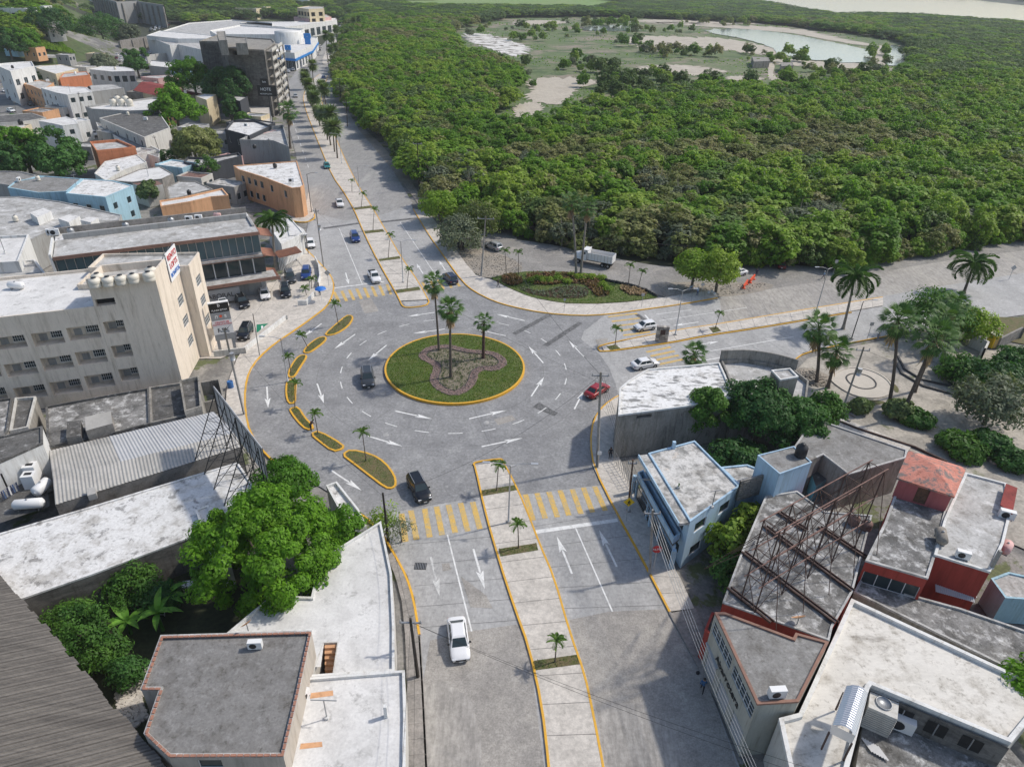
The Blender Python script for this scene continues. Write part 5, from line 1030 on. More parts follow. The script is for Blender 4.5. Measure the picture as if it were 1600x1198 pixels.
prm = bld('pink_room', 'pink roof room under the salmon hipped roof', 'house', [(1405, 748), (1421, 708), (1506, 733), (1489, 772)], 9.3, 7.0, 'wall_pink', 'roof_salmon', 0, wins=[('auto', 3, 1, (7.1,), 1.1, 1.9, 'door')])
P = GP([(1401, 746), (1420, 703), (1510, 731), (1492, 776)], 9.4)
if area(P) < 0: P = P[::-1]
ap = (P[0] + P[1] + P[2] + P[3]) / 4; ap.z = 10.4; mb = MB()
for i in range(4): mb.face([P[i], P[(i + 1) % 4], ap])
for i in range(4): a, b = P[i], P[(i + 1) % 4]; mb.face([a - Vector((0, 0, .2)), b - Vector((0, 0, .2)), b, a])
mb.build('hipped_roof', 'roof_salmon', prm)
ra = thing('red_awning', 'dark red sheet awning at the right end of the white roof', 'awning', G(1575, 790, 7)); P = GP([(1572, 755), (1590, 762), (1582, 803), (1563, 788)], 8.0); mb = MB(); mb.prism(P if area(P) > 0 else P[::-1], 7.9, 8.0); mb.build('sheet', 'roof_red', ra)
P = GP([(1476, 928 - 30), (1527, 905), (1515, 930), (1453, 905)], 3.2); 
aw = thing('metal_awning', 'corrugated blue grey awning on the red annex wall', 'awning', G(1490, 915, 3)); a, b = G(1460, 897, 4.4), G(1520, 913, 4.4); off_ = Vector((-.5, -1.6, -.6)); mb = MB()
for k in range(36): t0, t1 = k / 36, (k + 1) / 36; p, q = a.lerp(b, t0) + Vector((0, 0, .05 * (k % 2))), a.lerp(b, t1) + Vector((0, 0, .05 * ((k + 1) % 2))); mb.face([p, q, q + off_, p + off_])
mb.build('sheet', 'sheet_new', aw)
ac_unit((1507, 938), 2.2, 'white air conditioner on the red annex wall', -.4, s=1.4); ac_unit((1570, 810), 7.0, 'white air conditioner below the red sheet awning', -.4, s=1.4); ac_unit((1502, 872), 7.2, 'black fronted air conditioner on the whitewashed roof', -.4, s=1.2)
gas_tank((1467, 845), 7.2, 'rusty beige gas tank standing between the two roofs', 1.2, 1.9, .5, 'palm_bark_pale'); gas_tank((1568, 862), 4.5, 'pale pink gas tank at the right corner of the annex', .8, 1.6, .5, 'wall_rose')
bld('pale_green_house', 'pale green house corner at the right edge below the red annex', 'house', [(1548, 905), (1575, 895), (1620, 905), (1640, 940), (1570, 935)], 3.2, 0, 'wall_sky', 'roof_light', .1)
mast((1548, 888), 7.2, 2.2, 'grey vent pipe at the corner of the whitewashed roof', .25, 0, 'concrete_pole', name='vent_pipe', cat='vent pipe')
mast((1112, 793), 6.3, 2.2, 'T shaped post on the blue house roof edge', .07, .6, rz=.3); mast((1060, 762), 6.3, .6, 'small plant stump on the blue house roof', .12, 0, 'leaf_dark', name='roof_plant', cat='plant'); mast((1052, 700), 6.3, .9, 'pale blue pipe block on the blue house roof', .35, 0, 'wall_blue', name='vent_block', cat='vent')
for i, q in enumerate([(1333, 818), (1352, 826)]): water_tank(q, 6.0, ['left', 'right'][i] + ' rusty brown drum on the lattice roof corner', 'rust_light', .9, 'rusty drums on the lattice roof', .9)
dish((1245, 975), 6.0, 'orange rimmed satellite dish on the lattice roof', 1.8, .6, 'wall_apricot')
# rusty lattice frame ------------------------------------------------
lf = thing('lattice_hoarding', 'rusty steel lattice frame of an empty billboard across the flat roof', 'billboard frame', G(1240, 880, 6)); ZB, ZT = 6.15, 15.4
Fb = [(1184, 953), (1237, 919), (1288, 886), (1335, 856)]; Bb = [(1159, 862 + 12), (1193, 835), (1245, 822), (1290, 812)]
Fa = [G(*q, ZB) for q in Fb]; Ba = [G(*q, ZB) for q in Bb]; dl = (Fa[-1] - Fa[0]).normalized(); Fa = [Fa[0] + dl * t for t in np.linspace(-.4, (Fa[-1] - Fa[0]).length, 5)]
perp = Vector((-dl.y, dl.x, 0)); perp = perp if perp.y > 0 else -perp
Ba = [p + perp * 1.5 for p in Fa]
for i in range(5):
    for P_2, q_ in ((Fa[i], 'F'), (Ba[i], 'B')):
        mb = MB(); mb.bar(P_2, (P_2.x, P_2.y, ZT), .085); mb.build('upright', 'rust', lf)
lv = [ZB + 3.2, ZB + 6.2, ZT]
for s_, R_ in enumerate((Fa, Ba)):
    for z_ in lv: mb = MB(); ext = dl * .5; mb.bar(Vector((R_[0].x, R_[0].y, z_)) - ext, Vector((R_[-1].x, R_[-1].y, z_)) + ext, .08); mb.build('chord', 'rust_light', lf)
for i in range(5):
    for z0_, z1_ in zip([ZB] + lv, lv):
        mb = MB(); f_, b_ = Fa[i], Ba[i]; mb.bar((f_.x, f_.y, z0_), (b_.x, b_.y, z1_), .05); mb.bar((f_.x, f_.y, z1_), (b_.x, b_.y, z1_), .05)
        if i < 4:
            for R_ in (Fa, Ba): mb.bar((R_[i].x, R_[i].y, z0_), (R_[i + 1].x, R_[i + 1].y, z1_), .04); mb.bar((R_[i].x, R_[i].y, z1_), (R_[i + 1].x, R_[i + 1].y, z0_), .04)
        mb.build('brace', 'rust', lf)
for a_, b_ in (((1136, 918), (1204, 972)), ((1159, 862), (1305, 973)), ((1193, 822), (1330, 923)), ((1278, 823), (1352, 871)), ((1215, 800), (1258, 828))):
    mb = MB(); p, q = G(*a_, 6.18), G(*b_, 6.18); mb.bar(p, q, .16, .2); mb.bar(p + Vector((.35, .1, 0)), q + Vector((.35, .1, 0)), .08, .2); mb.build('base_beam', 'rust', lf)
# raking braces down to the roof beams
for i in range(5):
    mb = MB(); f_ = Ba[i]; mb.bar((f_.x, f_.y, ZT - 1.5), (f_.x + perp.x * 4.2, f_.y + perp.y * 4.2, ZB), .06); mb.bar((f_.x, f_.y, lv[1]), (f_.x + perp.x * 4.2, f_.y + perp.y * 4.2, ZB), .05)
    mb.bar((Fa[i].x, Fa[i].y, lv[2]), (Fa[i].x - perp.x * 2.2, Fa[i].y - perp.y * 2.2, ZB), .05); mb.build('raker', 'rust', lf)
# west billboard -----------------------------------------------------
bb_ = thing('billboard', 'large billboard seen from behind with black lattice legs', 'billboard', G(340, 740, 4)); zt_, zb_ = 12.0, 8.2
a, b = G(333, 603, zt_), G(409, 700, zt_); dB = (b - a).normalized(); nB = Vector((-dB.y, dB.x, 0)); nB = nB if nB.x < 0 else -nB
for k in range(6):
    p, q = a.lerp(b, k / 6 + .002), a.lerp(b, (k + 1) / 6 - .002); mb = MB(); mb.face([(p.x, p.y, zb_), (q.x, q.y, zb_), (q.x, q.y, zt_), (p.x, p.y, zt_)]); g_ = -nB * .08; mb.face([(q.x + g_.x, q.y + g_.y, zb_), (p.x + g_.x, p.y + g_.y, zb_), (p.x + g_.x, p.y + g_.y, zt_), (q.x + g_.x, q.y + g_.y, zt_)]); mb.face([(p.x, p.y, zt_), (q.x, q.y, zt_), (q.x + g_.x, q.y + g_.y, zt_), (p.x + g_.x, p.y + g_.y, zt_)]); mb.build('panel', 'sheet_new', bb_)
for k in range(9):
    p = a.lerp(b, k / 8) + nB * .12; mb = MB(); mb.bar((p.x, p.y, zb_ - .3), (p.x, p.y, zt_), .06); mb.build('rib', 'black_metal', bb_)
for z_ in np.linspace(zb_, zt_, 3): mb = MB(); p, q = a + nB * .18, b + nB * .18; mb.bar((p.x, p.y, z_), (q.x, q.y, z_), .05); mb.build('rail', 'black_metal', bb_)
for k in range(5):
    p = a.lerp(b, .05 + k * .225) + nB * .2; r2_ = p + nB * 3.6; mb = MB(); mb.bar((p.x, p.y, 4), (p.x, p.y, zt_ - .3), .08); mb.bar((r2_.x, r2_.y, 4), (p.x, p.y, zt_ - .6), .08); mb.bar((r2_.x, r2_.y, 4), (p.x, p.y, 7.5), .05)
    for z_ in (5.5, 7, 8.5): t = (z_ - 4) / (zt_ - 4.6); q = r2_.lerp(p, t); mb.bar((p.x, p.y, z_ - 1), (q.x, q.y, z_), .04); mb.bar((p.x, p.y, z_), (q.x, q.y, z_), .04)
    if k < 4:
        p2 = a.lerp(b, .05 + (k + 1) * .225) + nB * .2; mb.bar((p.x, p.y, 4.2), (p2.x, p2.y, 8), .04); mb.bar((p2.x, p2.y, 4.2), (p.x, p.y, 8), .04)
    mb.build('leg_frame', 'black_metal', bb_)
# ---------------------------------------------------------------- north-west town
zA = lambda P: Z(0, 60, 6.654, P); zB = lambda P: Z(200, 60, 6.654, P); zC = lambda P: Z(280, 200, 6.654, P)
T = [
 ('corner_flatiron', 'wedge shaped two storey building with white roof and apricot walls at the street fork', zC([(565, 400), (1170, 355), (1225, 350), (1300, 600), (1260, 625), (1170, 632), (880, 520), (620, 440)]), 7.0, 'wall_apricot', 'roof_white', .15, [('auto', 6, 4, (1.0, 4.3), 1.3, 1.6), ('auto', 5, 2, (4.3,), 1.2, 1.6)]),
 ('walled_yard', 'grey roofless block walled building between the dark hotel and the wedge building', zC([(632, 155), (985, 165), (1145, 230), (1085, 0), (920, 20)]), 6.0, 'wall_grey', 'roof_light', .9, []),
 ('dark_hotel', 'charcoal hotel building with white roof by the avenue', zC([(478, 35), (735, 105), (960, 0), (800, -60), (560, -60)]), 6.5, 'wall_charcoal', 'roof_white', .6, [('auto', 0, 3, (3.5,), .8, 1.6)]),
 ('dark_front_house', 'charcoal walled low house with light roof on the side street', zC([(50, 372), (240, 425), (470, 355), (650, 310), (620, 275), (300, 330), (90, 322)]), 4.6, 'wall_charcoal', 'roof_light', .5, [('auto', 0, 2, (1,), 1, 1.8, 'door')]),
 ('peach_wall_house', 'long white roof with tall streaky apricot parapet wall', zC([(-190, 830), (120, 780), (330, 730), (515, 715), (450, 640), (60, 730), (-200, 770)]), 6.0, 'wall_apricot', 'roof_white_clean', .3, []),
 ('grey_slab_house', 'wide grey flat roof beside the side street', zC([(-130, 620), (0, 560), (170, 560), (350, 640), (60, 712), (-100, 745)]), 5.0, 'concrete_raw', 'roof_light', .1, []),
 ('blue_terrace_house', 'blue two storey house with white roof beside the grey roof', [(103, 303), (165, 309), (208, 291), (176, 283), (130, 280)], 7.5, 'wall_sky', 'roof_white', .1, [('auto', 0, 3, (4.2,), 1.3, 1.4), ('auto', 1, 2, (1.2, 4.4), 1.3, 1.4)]),
 ('blue_terrace_house', 'long blue house with grey patched roof at the left', [(12, 294), (60, 302), (104, 300), (128, 280), (70, 276), (24, 284)], 6.5, 'wall_sky', 'roof_grey', .1, [('auto', 0, 3, (3.2,), 1.3, 1.4)]),
 ('white_box_roof', 'grey flat roof with three white boxes on it', [(-40, 372), (-40, 310), (30, 308), (95, 316), (190, 337), (186, 345), (80, 360), (45, 377)], 6.0, 'wall_grey', 'roof_light', .12, []),
 ('white_parapet_house', 'white roofed house left of the plaza with a blank white wall', [(-40, 416), (-40, 374), (46, 370), (30, 412)], 8.0, 'wall_white', 'roof_white_clean', .4, []),
 ('left_terrace', 'grey flat terrace between the white roofs left of the plaza', [(-40, 455), (-40, 418), (55, 408), (72, 430)], 6.5, 'wall_white', 'roof_light', .3, []),
 ('orange_house', 'bright orange walled roof terrace above the side street', z1([(565, 898), (735, 884), (848, 930), (605, 955)]), 7.0, 'wall_orange', 'roof_light', .6, []),
 ('pale_roof_house', 'low house with pale worn roof below the orange terrace', z1([(590, 1085), (655, 1010), (855, 968), (915, 1015), (780, 1060), (660, 1130)]), 5.5, 'wall_offwhite', 'roof_white', .1, []),
 ('pale_roof_house', 'wide clean white roof with grey block side wall by the side street', z1([(700, 1130), (870, 1060), (1000, 1042), (1080, 1088), (1010, 1120), (820, 1140)]), 5.0, 'block_wall', 'roof_white_clean', .1, []),
 ('rust_roof_house', 'small hut with rusty sheet roof beside the side street', z1([(780, 1130), (930, 1100), (1015, 1150), (905, 1170)]), 4.8, 'wall_offwhite', 'rust_light', 0, []),
 ('blue_roof_patch_house', 'house with grey and white patched roof behind the blue terrace', z1([(60, 1165), (240, 1100), (460, 1118), (600, 1125), (560, 1165), (420, 1198)]), 6.0, 'wall_sky', 'roof_peel', .15, []),
 ('left_grey_roof', 'grey roofed house at the left edge below the dark trees', z1([(-60, 1140), (-60, 1070), (130, 1075), (230, 1098), (60, 1160)]), 6.0, 'wall_grey', 'roof_grey', .15, []),
 ('white_villa', 'small white two room rooftop house with flat white roof', zA([(400, 860), (690, 818), (780, 850), (812, 890), (650, 910), (560, 890)]), 8.0, 'wall_white', 'roof_white_clean', .05, [('auto', 4, 1, (5.3,), 1.3, 1.3), ('auto', 3, 1, (5.3,), 1.4, 1.4)]),
 ('brown_roof_house', 'house with brown roof sheet beside the junction on the left', zA([(-60, 810), (330, 780), (480, 830), (240, 870), (-60, 890)]), 5.5, 'wall_offwhite', 'roof_dark', .1, []),
 ('cream_roof_house', 'cream house at the left edge under the dark trees', zA([(-60, 950), (0, 920), (130, 915), (160, 960), (60, 990), (-60, 1000)]), 5.5, 'wall_cream', 'roof_light', .1, []),
 ('long_factory', 'long grey warehouse with rooftop tanks along the side street', zA([(890, 725), (1130, 690), (1597, 630), (1700, 640), (1640, 760), (1340, 770), (960, 750)]), 7.5, 'wall_grey', 'roof_white_clean', .5, []),
 ('old_house_row', 'old grey roofed house with mouldy wall and balcony', z1([(620, 740), (800, 700), (990, 700), (1060, 800), (900, 860), (760, 800)]), 7.0, 'wall_offwhite', 'roof_dark', .1, [('auto', 4, 3, (1.2, 4.2), 1.2, 1.6), ('auto', 5, 2, (1.0, 4.0), 1.2, 1.5)]),
 ('old_house_row', 'narrow white fronted house row beside the side street', z1([(600, 765), (740, 810), (860, 870), (1000, 940), (990, 985), (880, 950), (700, 840), (610, 790)]), 4.2, 'wall_white', 'roof_grey', .1, [('auto', 4, 2, (1,), 1, 1.6), ('auto', 5, 3, (1,), 1, 1.6)]),
 ('blue_shop_row', 'pale blue and white three storey row with balconies', zA([(425, 520), (590, 570), (700, 590), (960, 560), (900, 515), (600, 500)]), 9.0, 'wall_white', 'roof_white_clean', .1, [('auto', 0, 3, (1, 3.6, 6.3), 1.2, 1.5), ('auto', 2, 3, (1, 6.3), 1.6, 1.6)]),
 ('apricot_row', 'apricot terrace row along the left street', zA([(250, 480), (330, 500), (440, 545), (560, 470), (420, 440), (300, 455)]), 7.0, 'wall_apricot', 'roof_light', .2, [('auto', 0, 2, (1, 4), 1.2, 1.5), ('auto', 1, 3, (1, 4), 1.2, 1.5)]),
 ('grey_long_house', 'long grey plastered house behind the blue row', zA([(700, 590), (960, 560), (1290, 520), (1180, 480), (960, 490), (900, 515)]), 8.0, 'wall_grey', 'roof_light', .1, []),
 ('white_corner_house', 'white three storey house at the far left junction', zA([(-40, 290), (110, 355), (360, 300), (330, 250), (150, 262), (0, 275)]), 12.0, 'wall_white', 'roof_white_clean', .4, [('auto', 0, 2, (2, 7), 2, 2), ('auto', 1, 3, (2, 7), 2.4, 2.2)]),
 ('cream_long_house', 'cream house with long white roof beyond the junction', zA([(375, 310), (580, 375), (810, 320), (640, 275), (440, 290)]), 6.5, 'wall_cream', 'roof_white_clean', .1, [('auto', 0, 3, (2,), 2, 2)]),
 ('orange_small_house', 'small salmon house with light roof', zA([(620, 420), (700, 410), (935, 385), (900, 350), (660, 370)]), 6.0, 'wall_orange', 'roof_light', .2, []),
 ('grey_balcony_house', 'light grey two storey house with a balcony and white roof', zA([(930, 325), (1160, 350), (1400, 345), (1380, 320), (1290, 300), (1060, 292)]), 10.5, 'wall_offwhite', 'roof_white_clean', .1, [('auto', 0, 3, (6.8,), 2, 2), ('auto', 1, 3, (6.5,), 2, 2.4)]),
 ('pale_pink_house', 'pale pink low house beside the round tree', zB([(130, 405), (310, 420), (545, 395), (430, 385), (230, 395)]), 6.0, 'wall_rose', 'roof_light', .1, [('auto', 0, 2, (1.5,), 1.6, 1.8), ('auto', 1, 2, (1.5,), 1.6, 1.8)]),
 ('low_white_hall', 'low hall with white roof and grey side wall', zB([(215, 290), (540, 325), (600, 270), (240, 235)]), 5.5, 'wall_grey', 'roof_white_clean', .3, []),
 ('cream_tower_house', 'cream blank walled house in front of the big trees', zB([(700, 605), (815, 645), (918, 590), (800, 578)]), 9.0, 'wall_cream', 'roof_white_clean', .1, []),
 ('dark_sign_building', 'small charcoal building with white rooftop edge beside the hotel sign', zB([(1065, 640), (1165, 660), (1245, 615), (1110, 605)]), 8.5, 'wall_charcoal', 'roof_light', .2, []),
 ('grey_lot_wall', 'grey walled yard behind the hotel sign', zB([(1250, 680), (1480, 690), (1500, 880), (1300, 860)]), 3.5, 'wall_grey', 'pavement', .3, []),
 ('flat_grey_house', 'flat grey roof with small tanks before the charcoal hotel', zB([(1020, 880), (1240, 840), (1530, 885), (1340, 960), (1180, 940)]), 6.0, 'wall_charcoal', 'roof_light', .3, []),
]
for nm, lb, px, h, wl, rf, pr, wn in T: bld(nm, lb, 'house' if 'house' in nm or 'villa' in nm else 'building', px, h, 0, wl, rf, pr, .25, wins=wn)
gable('red_roof_house', 'long low house under a dark red sheet roof', zB([(65, 540), (350, 610), (770, 580), (240, 455)]), 5.0, 1.6, 'wall_cream', 'roof_red', 0)
for i, q in enumerate([z5([(185, 130), (270, 100), (320, 120), (230, 160)]), z5([(362, 165), (430, 140), (498, 150), (430, 190)]), z5([(500, 175), (550, 155), (612, 160), (565, 190)])]):
    bld('roof_box', 'white rooftop box on the grey flat roof, %s of three' % ['left', 'middle', 'right'][i], 'roof box', q, 7.6, 6.0, 'wall_white', 'roof_white_clean', 0, group='white boxes on the grey roof')
for i in range(5): water_tank((178 + i * 6.4, 166 - (i % 2) * 5), 7.5, 'cream water tank in the cluster on the warehouse roof', 'plastic_cream', 1.9, 'tanks on the warehouse roof')
water_tank((33, 195), 5.6, 'black water tank on the brown roofed house', 'plastic_black', 1.2); water_tank((263 / 3.9925 * 0 + 296, 304 * 1.0), 6.2, 'black tank on the apricot parapet house', 'plastic_black', .8)
# unfinished concrete block
bld('unfinished_tower', 'tall sooty unfinished concrete building with open floors on the avenue', 'building', zB([(742, 42), (945, 45), (1020, 110), (1190, 125), (1415, 135), (1530, 55), (1500, 20), (1180, 0), (920, -20)]), 23.0, 0, 'concrete_black', 'concrete_raw', .4, .3, cop='concrete_raw', wins=[('auto', 1, 1, (6, 12, 18), 2.4, 2, 'deep'), ('auto', 2, 1, (9, 15, 21), 2, 1.6, 'deep')])
ut = thing('unfinished_floors', 'raw concrete balcony slabs stacked on the avenue side of the sooty tower', 'building', G(428, 190)); a, b = G(412, 78, 23), G(431, 66, 23); nn = Vector((1, -.3, 0)).normalized()
for k in range(8):
    z_ = 1.5 + k * 2.95; mb = MB(); p, q = Vector((a.x, a.y, 0)), Vector((b.x, b.y, 0)); P = [p, q, q + nn * 3.5, p + nn * 3.5]; mb.prism([(v.x, v.y) for v in P][::-1], z_, z_ + .35); mb.build('floor_slab', 'concrete_raw', ut)
    for t in (0, .33, .66, 1):
        v = p.lerp(q, t) + nn * 3.1; m2 = MB(); m2.bar((v.x, v.y, z_ - 2.5), (v.x, v.y, z_), .5); m2.build('column', 'concrete_raw', ut)
    for t in (.05, .55): v = p.lerp(q, t) + nn * 3.2; v2 = p.lerp(q, t + .38) + nn * 3.2; m2 = MB(); m2.bar((v.x, v.y, z_ + .8), (v2.x, v2.y, z_ + .8), .2, .9); m2.build('balustrade', 'wall_offwhite', ut)
for q, h in ((zB([(920, -60), (1010, -65), (1030, 30), (950, 30)]), 27), (zB([(1110, 0), (1230, 0), (1240, 60), (1120, 60)]), 26)):
    bld('rooftop_box', 'raw concrete stair box on the sooty tower, ' + ('left and taller' if h == 27 else 'right and lower'), 'stair box', q, h, 22.5, 'concrete_raw', 'concrete_raw', .2)
# dealerships and warehouses beyond
bld('blue_showroom', 'white car showroom with blue front and drum shaped roof', 'showroom', z1([(1600 + 0, 330)]) [:0] + Z(400, 0, 3.9925, [(125, 330), (240, 340), (350, 290), (385, 240), (300, 225), (120, 250)]), 8.0, 0, 'wall_white', 'roof_white_clean', .6, cop='wall_white', wins=[('auto', 0, 5, (.5,), 3, 4), ('auto', 1, 6, (.5,), 3.5, 4)])
P = GP(Z(400, 0, 3.9925, [(125, 330), (240, 340), (350, 290), (385, 240)]), 8.0); bb2 = thing('blue_band', 'blue band running round the white car showroom', 'sign band', P[1])
for i in range(3): mb = MB(); mb.bar((P[i].x + .4, P[i].y - .7, 5.2), (P[i + 1].x + .4, P[i + 1].y - .7, 5.2), .3, 1.2); mb.build('band_panel', 'brand_blue', bb2)
p = G(452, 68, 8.0); dr = thing('roof_drum', 'white cylindrical drum on the showroom roof', 'roof drum', p); mb = MB(); mb.lathe((p.x, p.y, 8), [(8, 0), (8, 6.5), (.1, 6.6)], 28); mb.build('drum', 'wall_white', dr)
for i, (q, hh, ww) in enumerate([((454, 108), 12, 3.2), ((484, 92), 14, 4.2)]):
    p = G(*q); r = thing('brand_pylon', ['grey pylon with a blue top panel before the showroom', 'tall blue pylon at the showroom corner'][i], 'sign', p); mb = MB(); mb.box((p.x, p.y, hh * .4), (ww * .8, .8, hh * .8)); mb.build('pylon_body', ['wall_grey', 'brand_blue'][i], r); m2 = MB(); m2.box((p.x, p.y, hh * .9), (ww, 1, hh * .2)); m2.build('pylon_panel', 'brand_blue', r); text('O', 'logo', .6, 'sign_white', Vector((p.x, p.y - .6, hh * .88)), facing(Vector((1, 0, 0))), r)
bld('white_showroom', 'long white showroom with deep shaded windows along the avenue', 'showroom', Z(400, 0, 3.9925, [(-100, 150), (180, 175), (330, 155), (505, 130), (500, 118), (240, 140), (-60, 142)]), 9.0, 0, 'wall_white', 'roof_white_clean', .5, wins=[('auto', 0, 5, (.8,), 8, 5), ('auto', 1, 4, (.8,), 7, 5), ('auto', 2, 5, (.8,), 7, 5.5)])
bld('grey_hall', 'grey metal roofed hall behind the blue showroom', 'warehouse', Z(400, 0, 3.9925, [(-60, 240), (300, 245), (385, 235), (250, 208), (-60, 208)]), 7.0, 0, 'wall_grey', 'roof_light', .3)
bld('supermarket', 'very wide white and grey sheet roofed supermarket', 'warehouse', z1([(915, 232), (1060, 290), (1110, 285), (1255, 318), (1480, 220), (1700, 215), (1700, 150), (1450, 130), (1180, 150)]), 9.0, 0, 'wall_white', 'roof_light', .6, cop='wall_white')
bld('supermarket_roof', 'raised white front roof of the supermarket', 'warehouse', z1([(915, 225), (1110, 245), (1345, 245), (1330, 225), (1000, 195)]), 11.0, 9, 'wall_white', 'roof_white_clean', .2)
bld('white_store', 'white roofed store with rooftop vents behind the sooty tower', 'warehouse', z1([(1310, 200), (1350, 225), (1800, 225), (1900, 190), (1500, 165)]), 12.0, 0, 'wall_white', 'roof_white_clean', .8)
bld('pink_house', 'pink and white house behind the long showroom', 'house', Z(400, 0, 3.9925, [(235, 110), (330, 122), (470, 110), (440, 95), (300, 100)]), 11.0, 0, 'wall_rose', 'roof_light', .3, wins=[('auto', 0, 4, (6,), 2, 2), ('auto', 1, 5, (6,), 2, 2)])
bld('open_frame_building', 'open framed three storey building with cream block behind the showroom', 'building', Z(400, 0, 3.9925, [(255, 52), (330, 62), (425, 58), (420, 45), (330, 42)]), 18.0, 0, 'wall_cream', 'roof_light', .4, wins=[('auto', 0, 4, (4, 8.5, 13), 4.5, 3, 'deep'), ('auto', 1, 2, (8.5, 13), 4.5, 3, 'deep')])
# retaining walls and hillside houses
def facewall(name, label, pts, h, mat, nb, base=0.):
    P = [Vector((U(*q).x, U(*q).y, base)) for q in pts]; r = thing(name, label, 'retaining wall', P[0]); mb = MB(); rim(mb, P, 1., -1, h, False); mb.build('wall_face', mat, r)
    for p in resample(P, nb): m2 = MB(); m2.bar((p.x, p.y - .8, 0), (p.x, p.y - .8, h * .92), 1.2); m2.build('buttress', 'concrete_raw', r)
    return r
facewall('retaining_wall', 'long grey buttressed retaining wall above the car yard', [(152, 22), (190, 38), (222, 36), (262, 44)], 17, 'wall_grey', 16); facewall('retaining_wall', 'low grey wall at the back of the car yard', [(192, 84), (246, 74)], 7, 'block_wall', 3)
wallrun('yard_fence_wall', 'white framed panel wall in front of the car yard', [(232, 100), (300, 92), (360, 88)], 4.5, 'wall_offwhite', .5, posts=9)
def hut(px, w_, d_, h, rz, wl, rf, label, fl=2, name='hill_house', nw=3):
    c = U(*px); u = Vector((math.cos(rz), math.sin(rz), 0)); v = Vector((-u.y, u.x, 0)); P = [c + u * a * w_ / 2 + v * b * d_ for a, b in ((-1, 0), (1, 0), (1, 1), (-1, 1))]
    z0 = c.z - 1.5; P = [Vector((p.x, p.y, c.z + h)) for p in P]
    return bld(name, label, 'house', None, c.z + h, z0, wl, rf, .25, .2, P=P, wins=[('auto', 0, nw, [c.z + .9 + k * h / fl for k in range(fl)], w_ * .12, 1.6), ('auto', 1, 2, [c.z + .9 + k * h / fl for k in range(fl)], 1.4, 1.6), ('auto', 3, 2, [c.z + .9 + k * h / fl for k in range(fl)], 1.4, 1.6)])
for a in [((28, 44), 15, 11, 9, .1, 'wall_white', 'roof_white_clean', 'white two storey hill house at the upper left'), ((66, 62), 13, 10, 8, -.35, 'wall_grey', 'roof_light', 'grey block two storey hill house under the dark trees'), ((45, 26), 20, 9, 5, .1, 'wall_white', 'roof_white_clean', 'wide low white hill house in the top left corner', 1), ((6, 26), 9, 9, 8, .1, 'wall_offwhite', 'roof_light', 'white hill house cut by the left edge'), ((3, 68), 10, 8, 5, 0, 'wall_sky', 'roof_light', 'bluish hut at the left edge of the hill', 1),
          ((142, 8), 16, 10, 9, .2, 'wall_white', 'roof_white_clean', 'white house above the retaining wall on the left'), ((176, 5), 18, 10, 8, .1, 'wall_cream', 'roof_light', 'cream house above the retaining wall'), ((212, 7), 20, 9, 6, 0, 'wall_offwhite', 'roof_white_clean', 'low pale house at the top edge above the wall', 1), ((104, 2), 16, 10, 9, .1, 'wall_sky', 'roof_white_clean', 'pale blue house at the top edge'), ((122, 24), 14, 8, 6, -.2, 'wall_offwhite', 'roof_light', 'small pale house between the two round trees', 1),
          ((360, 22), 22, 12, 7, -.1, 'wall_white', 'roof_white_clean', 'white house in the greenery above the supermarket', 1), ((386, 30), 22, 12, 9, -.1, 'wall_cream', 'roof_light', 'cream two storey house above the supermarket'), ((404, 26), 18, 12, 8, -.1, 'wall_cream', 'roof_light', 'cream house left of the open framed building'), ((470, 12), 20, 10, 8, 0, 'wall_white', 'roof_white_clean', 'white house far up beside the avenue trees'), ((310, 5), 18, 10, 8, 0, 'wall_white', 'roof_light', 'white house at the top edge among trees')]:
    hut(*a[:8], fl=a[8] if len(a) > 8 else 2)
bld('carport', 'open sided carport with pale roof before the grass slope', 'carport', zA([(305, 200), (600, 190), (560, 172), (360, 168)]), 5.5, 4.9, 'white_metal', 'roof_light', .1)
bld('marsh_hut', 'ruined concrete hut at the edge of the marsh', 'hut', [(1175, 89), (1200, 90), (1203, 96), (1178, 97)], 4, 0, 'concrete_raw', 'concrete_raw', .1, wins=[('auto', 3, 2, (1,), 3, 2.2, 'deep')]); bld('marsh_hut', 'ruined grey block shed right of the marsh hut', 'hut', [(1220, 98), (1238, 98), (1240, 103), (1221, 104)], 4, 0, 'concrete_raw', 'concrete_raw', .1)
# park walls, toilet
wallrun('park_wall', 'slanting grey wall beside the park', [(1440, 552), (1497, 590)], 2.4, 'wall_grey', .3); wallrun('park_wall', 'white wall piece behind the palm grove', [(1512, 540), (1535, 552), (1530, 562)], 2.2, 'wall_offwhite', .3)
wallrun('rubble_wall', 'pale block wall right of the yellow toilet', [(1558, 545), (1592, 528)], 2.0, 'block_wall', .3); wallrun('rubble_wall', 'low pale wall at the right edge', [(1590, 562), (1640, 580)], 2.4, 'wall_grey', .3)
p = G(1548, 541); to = thing('portable_toilet', 'yellow portable toilet with pale roof beside the palm grove', 'portable toilet', p, 0); mb = MB(); mb.box((p.x, p.y, 1.1), (1.3, 1.3, 2.2), .25); mb.build('cabin', 'sign_yellow', to); m2 = MB(); m2.box((p.x, p.y, 2.3), (1.4, 1.4, .2), .25); m2.build('roof', 'plastic_cream', to); m3 = MB(); q = p + Vector((.16, -.65, 0)); m3.box((q.x, q.y, 1.05), (.8, .06, 1.8), .25); m3.build('door', 'wall_yellow', to)
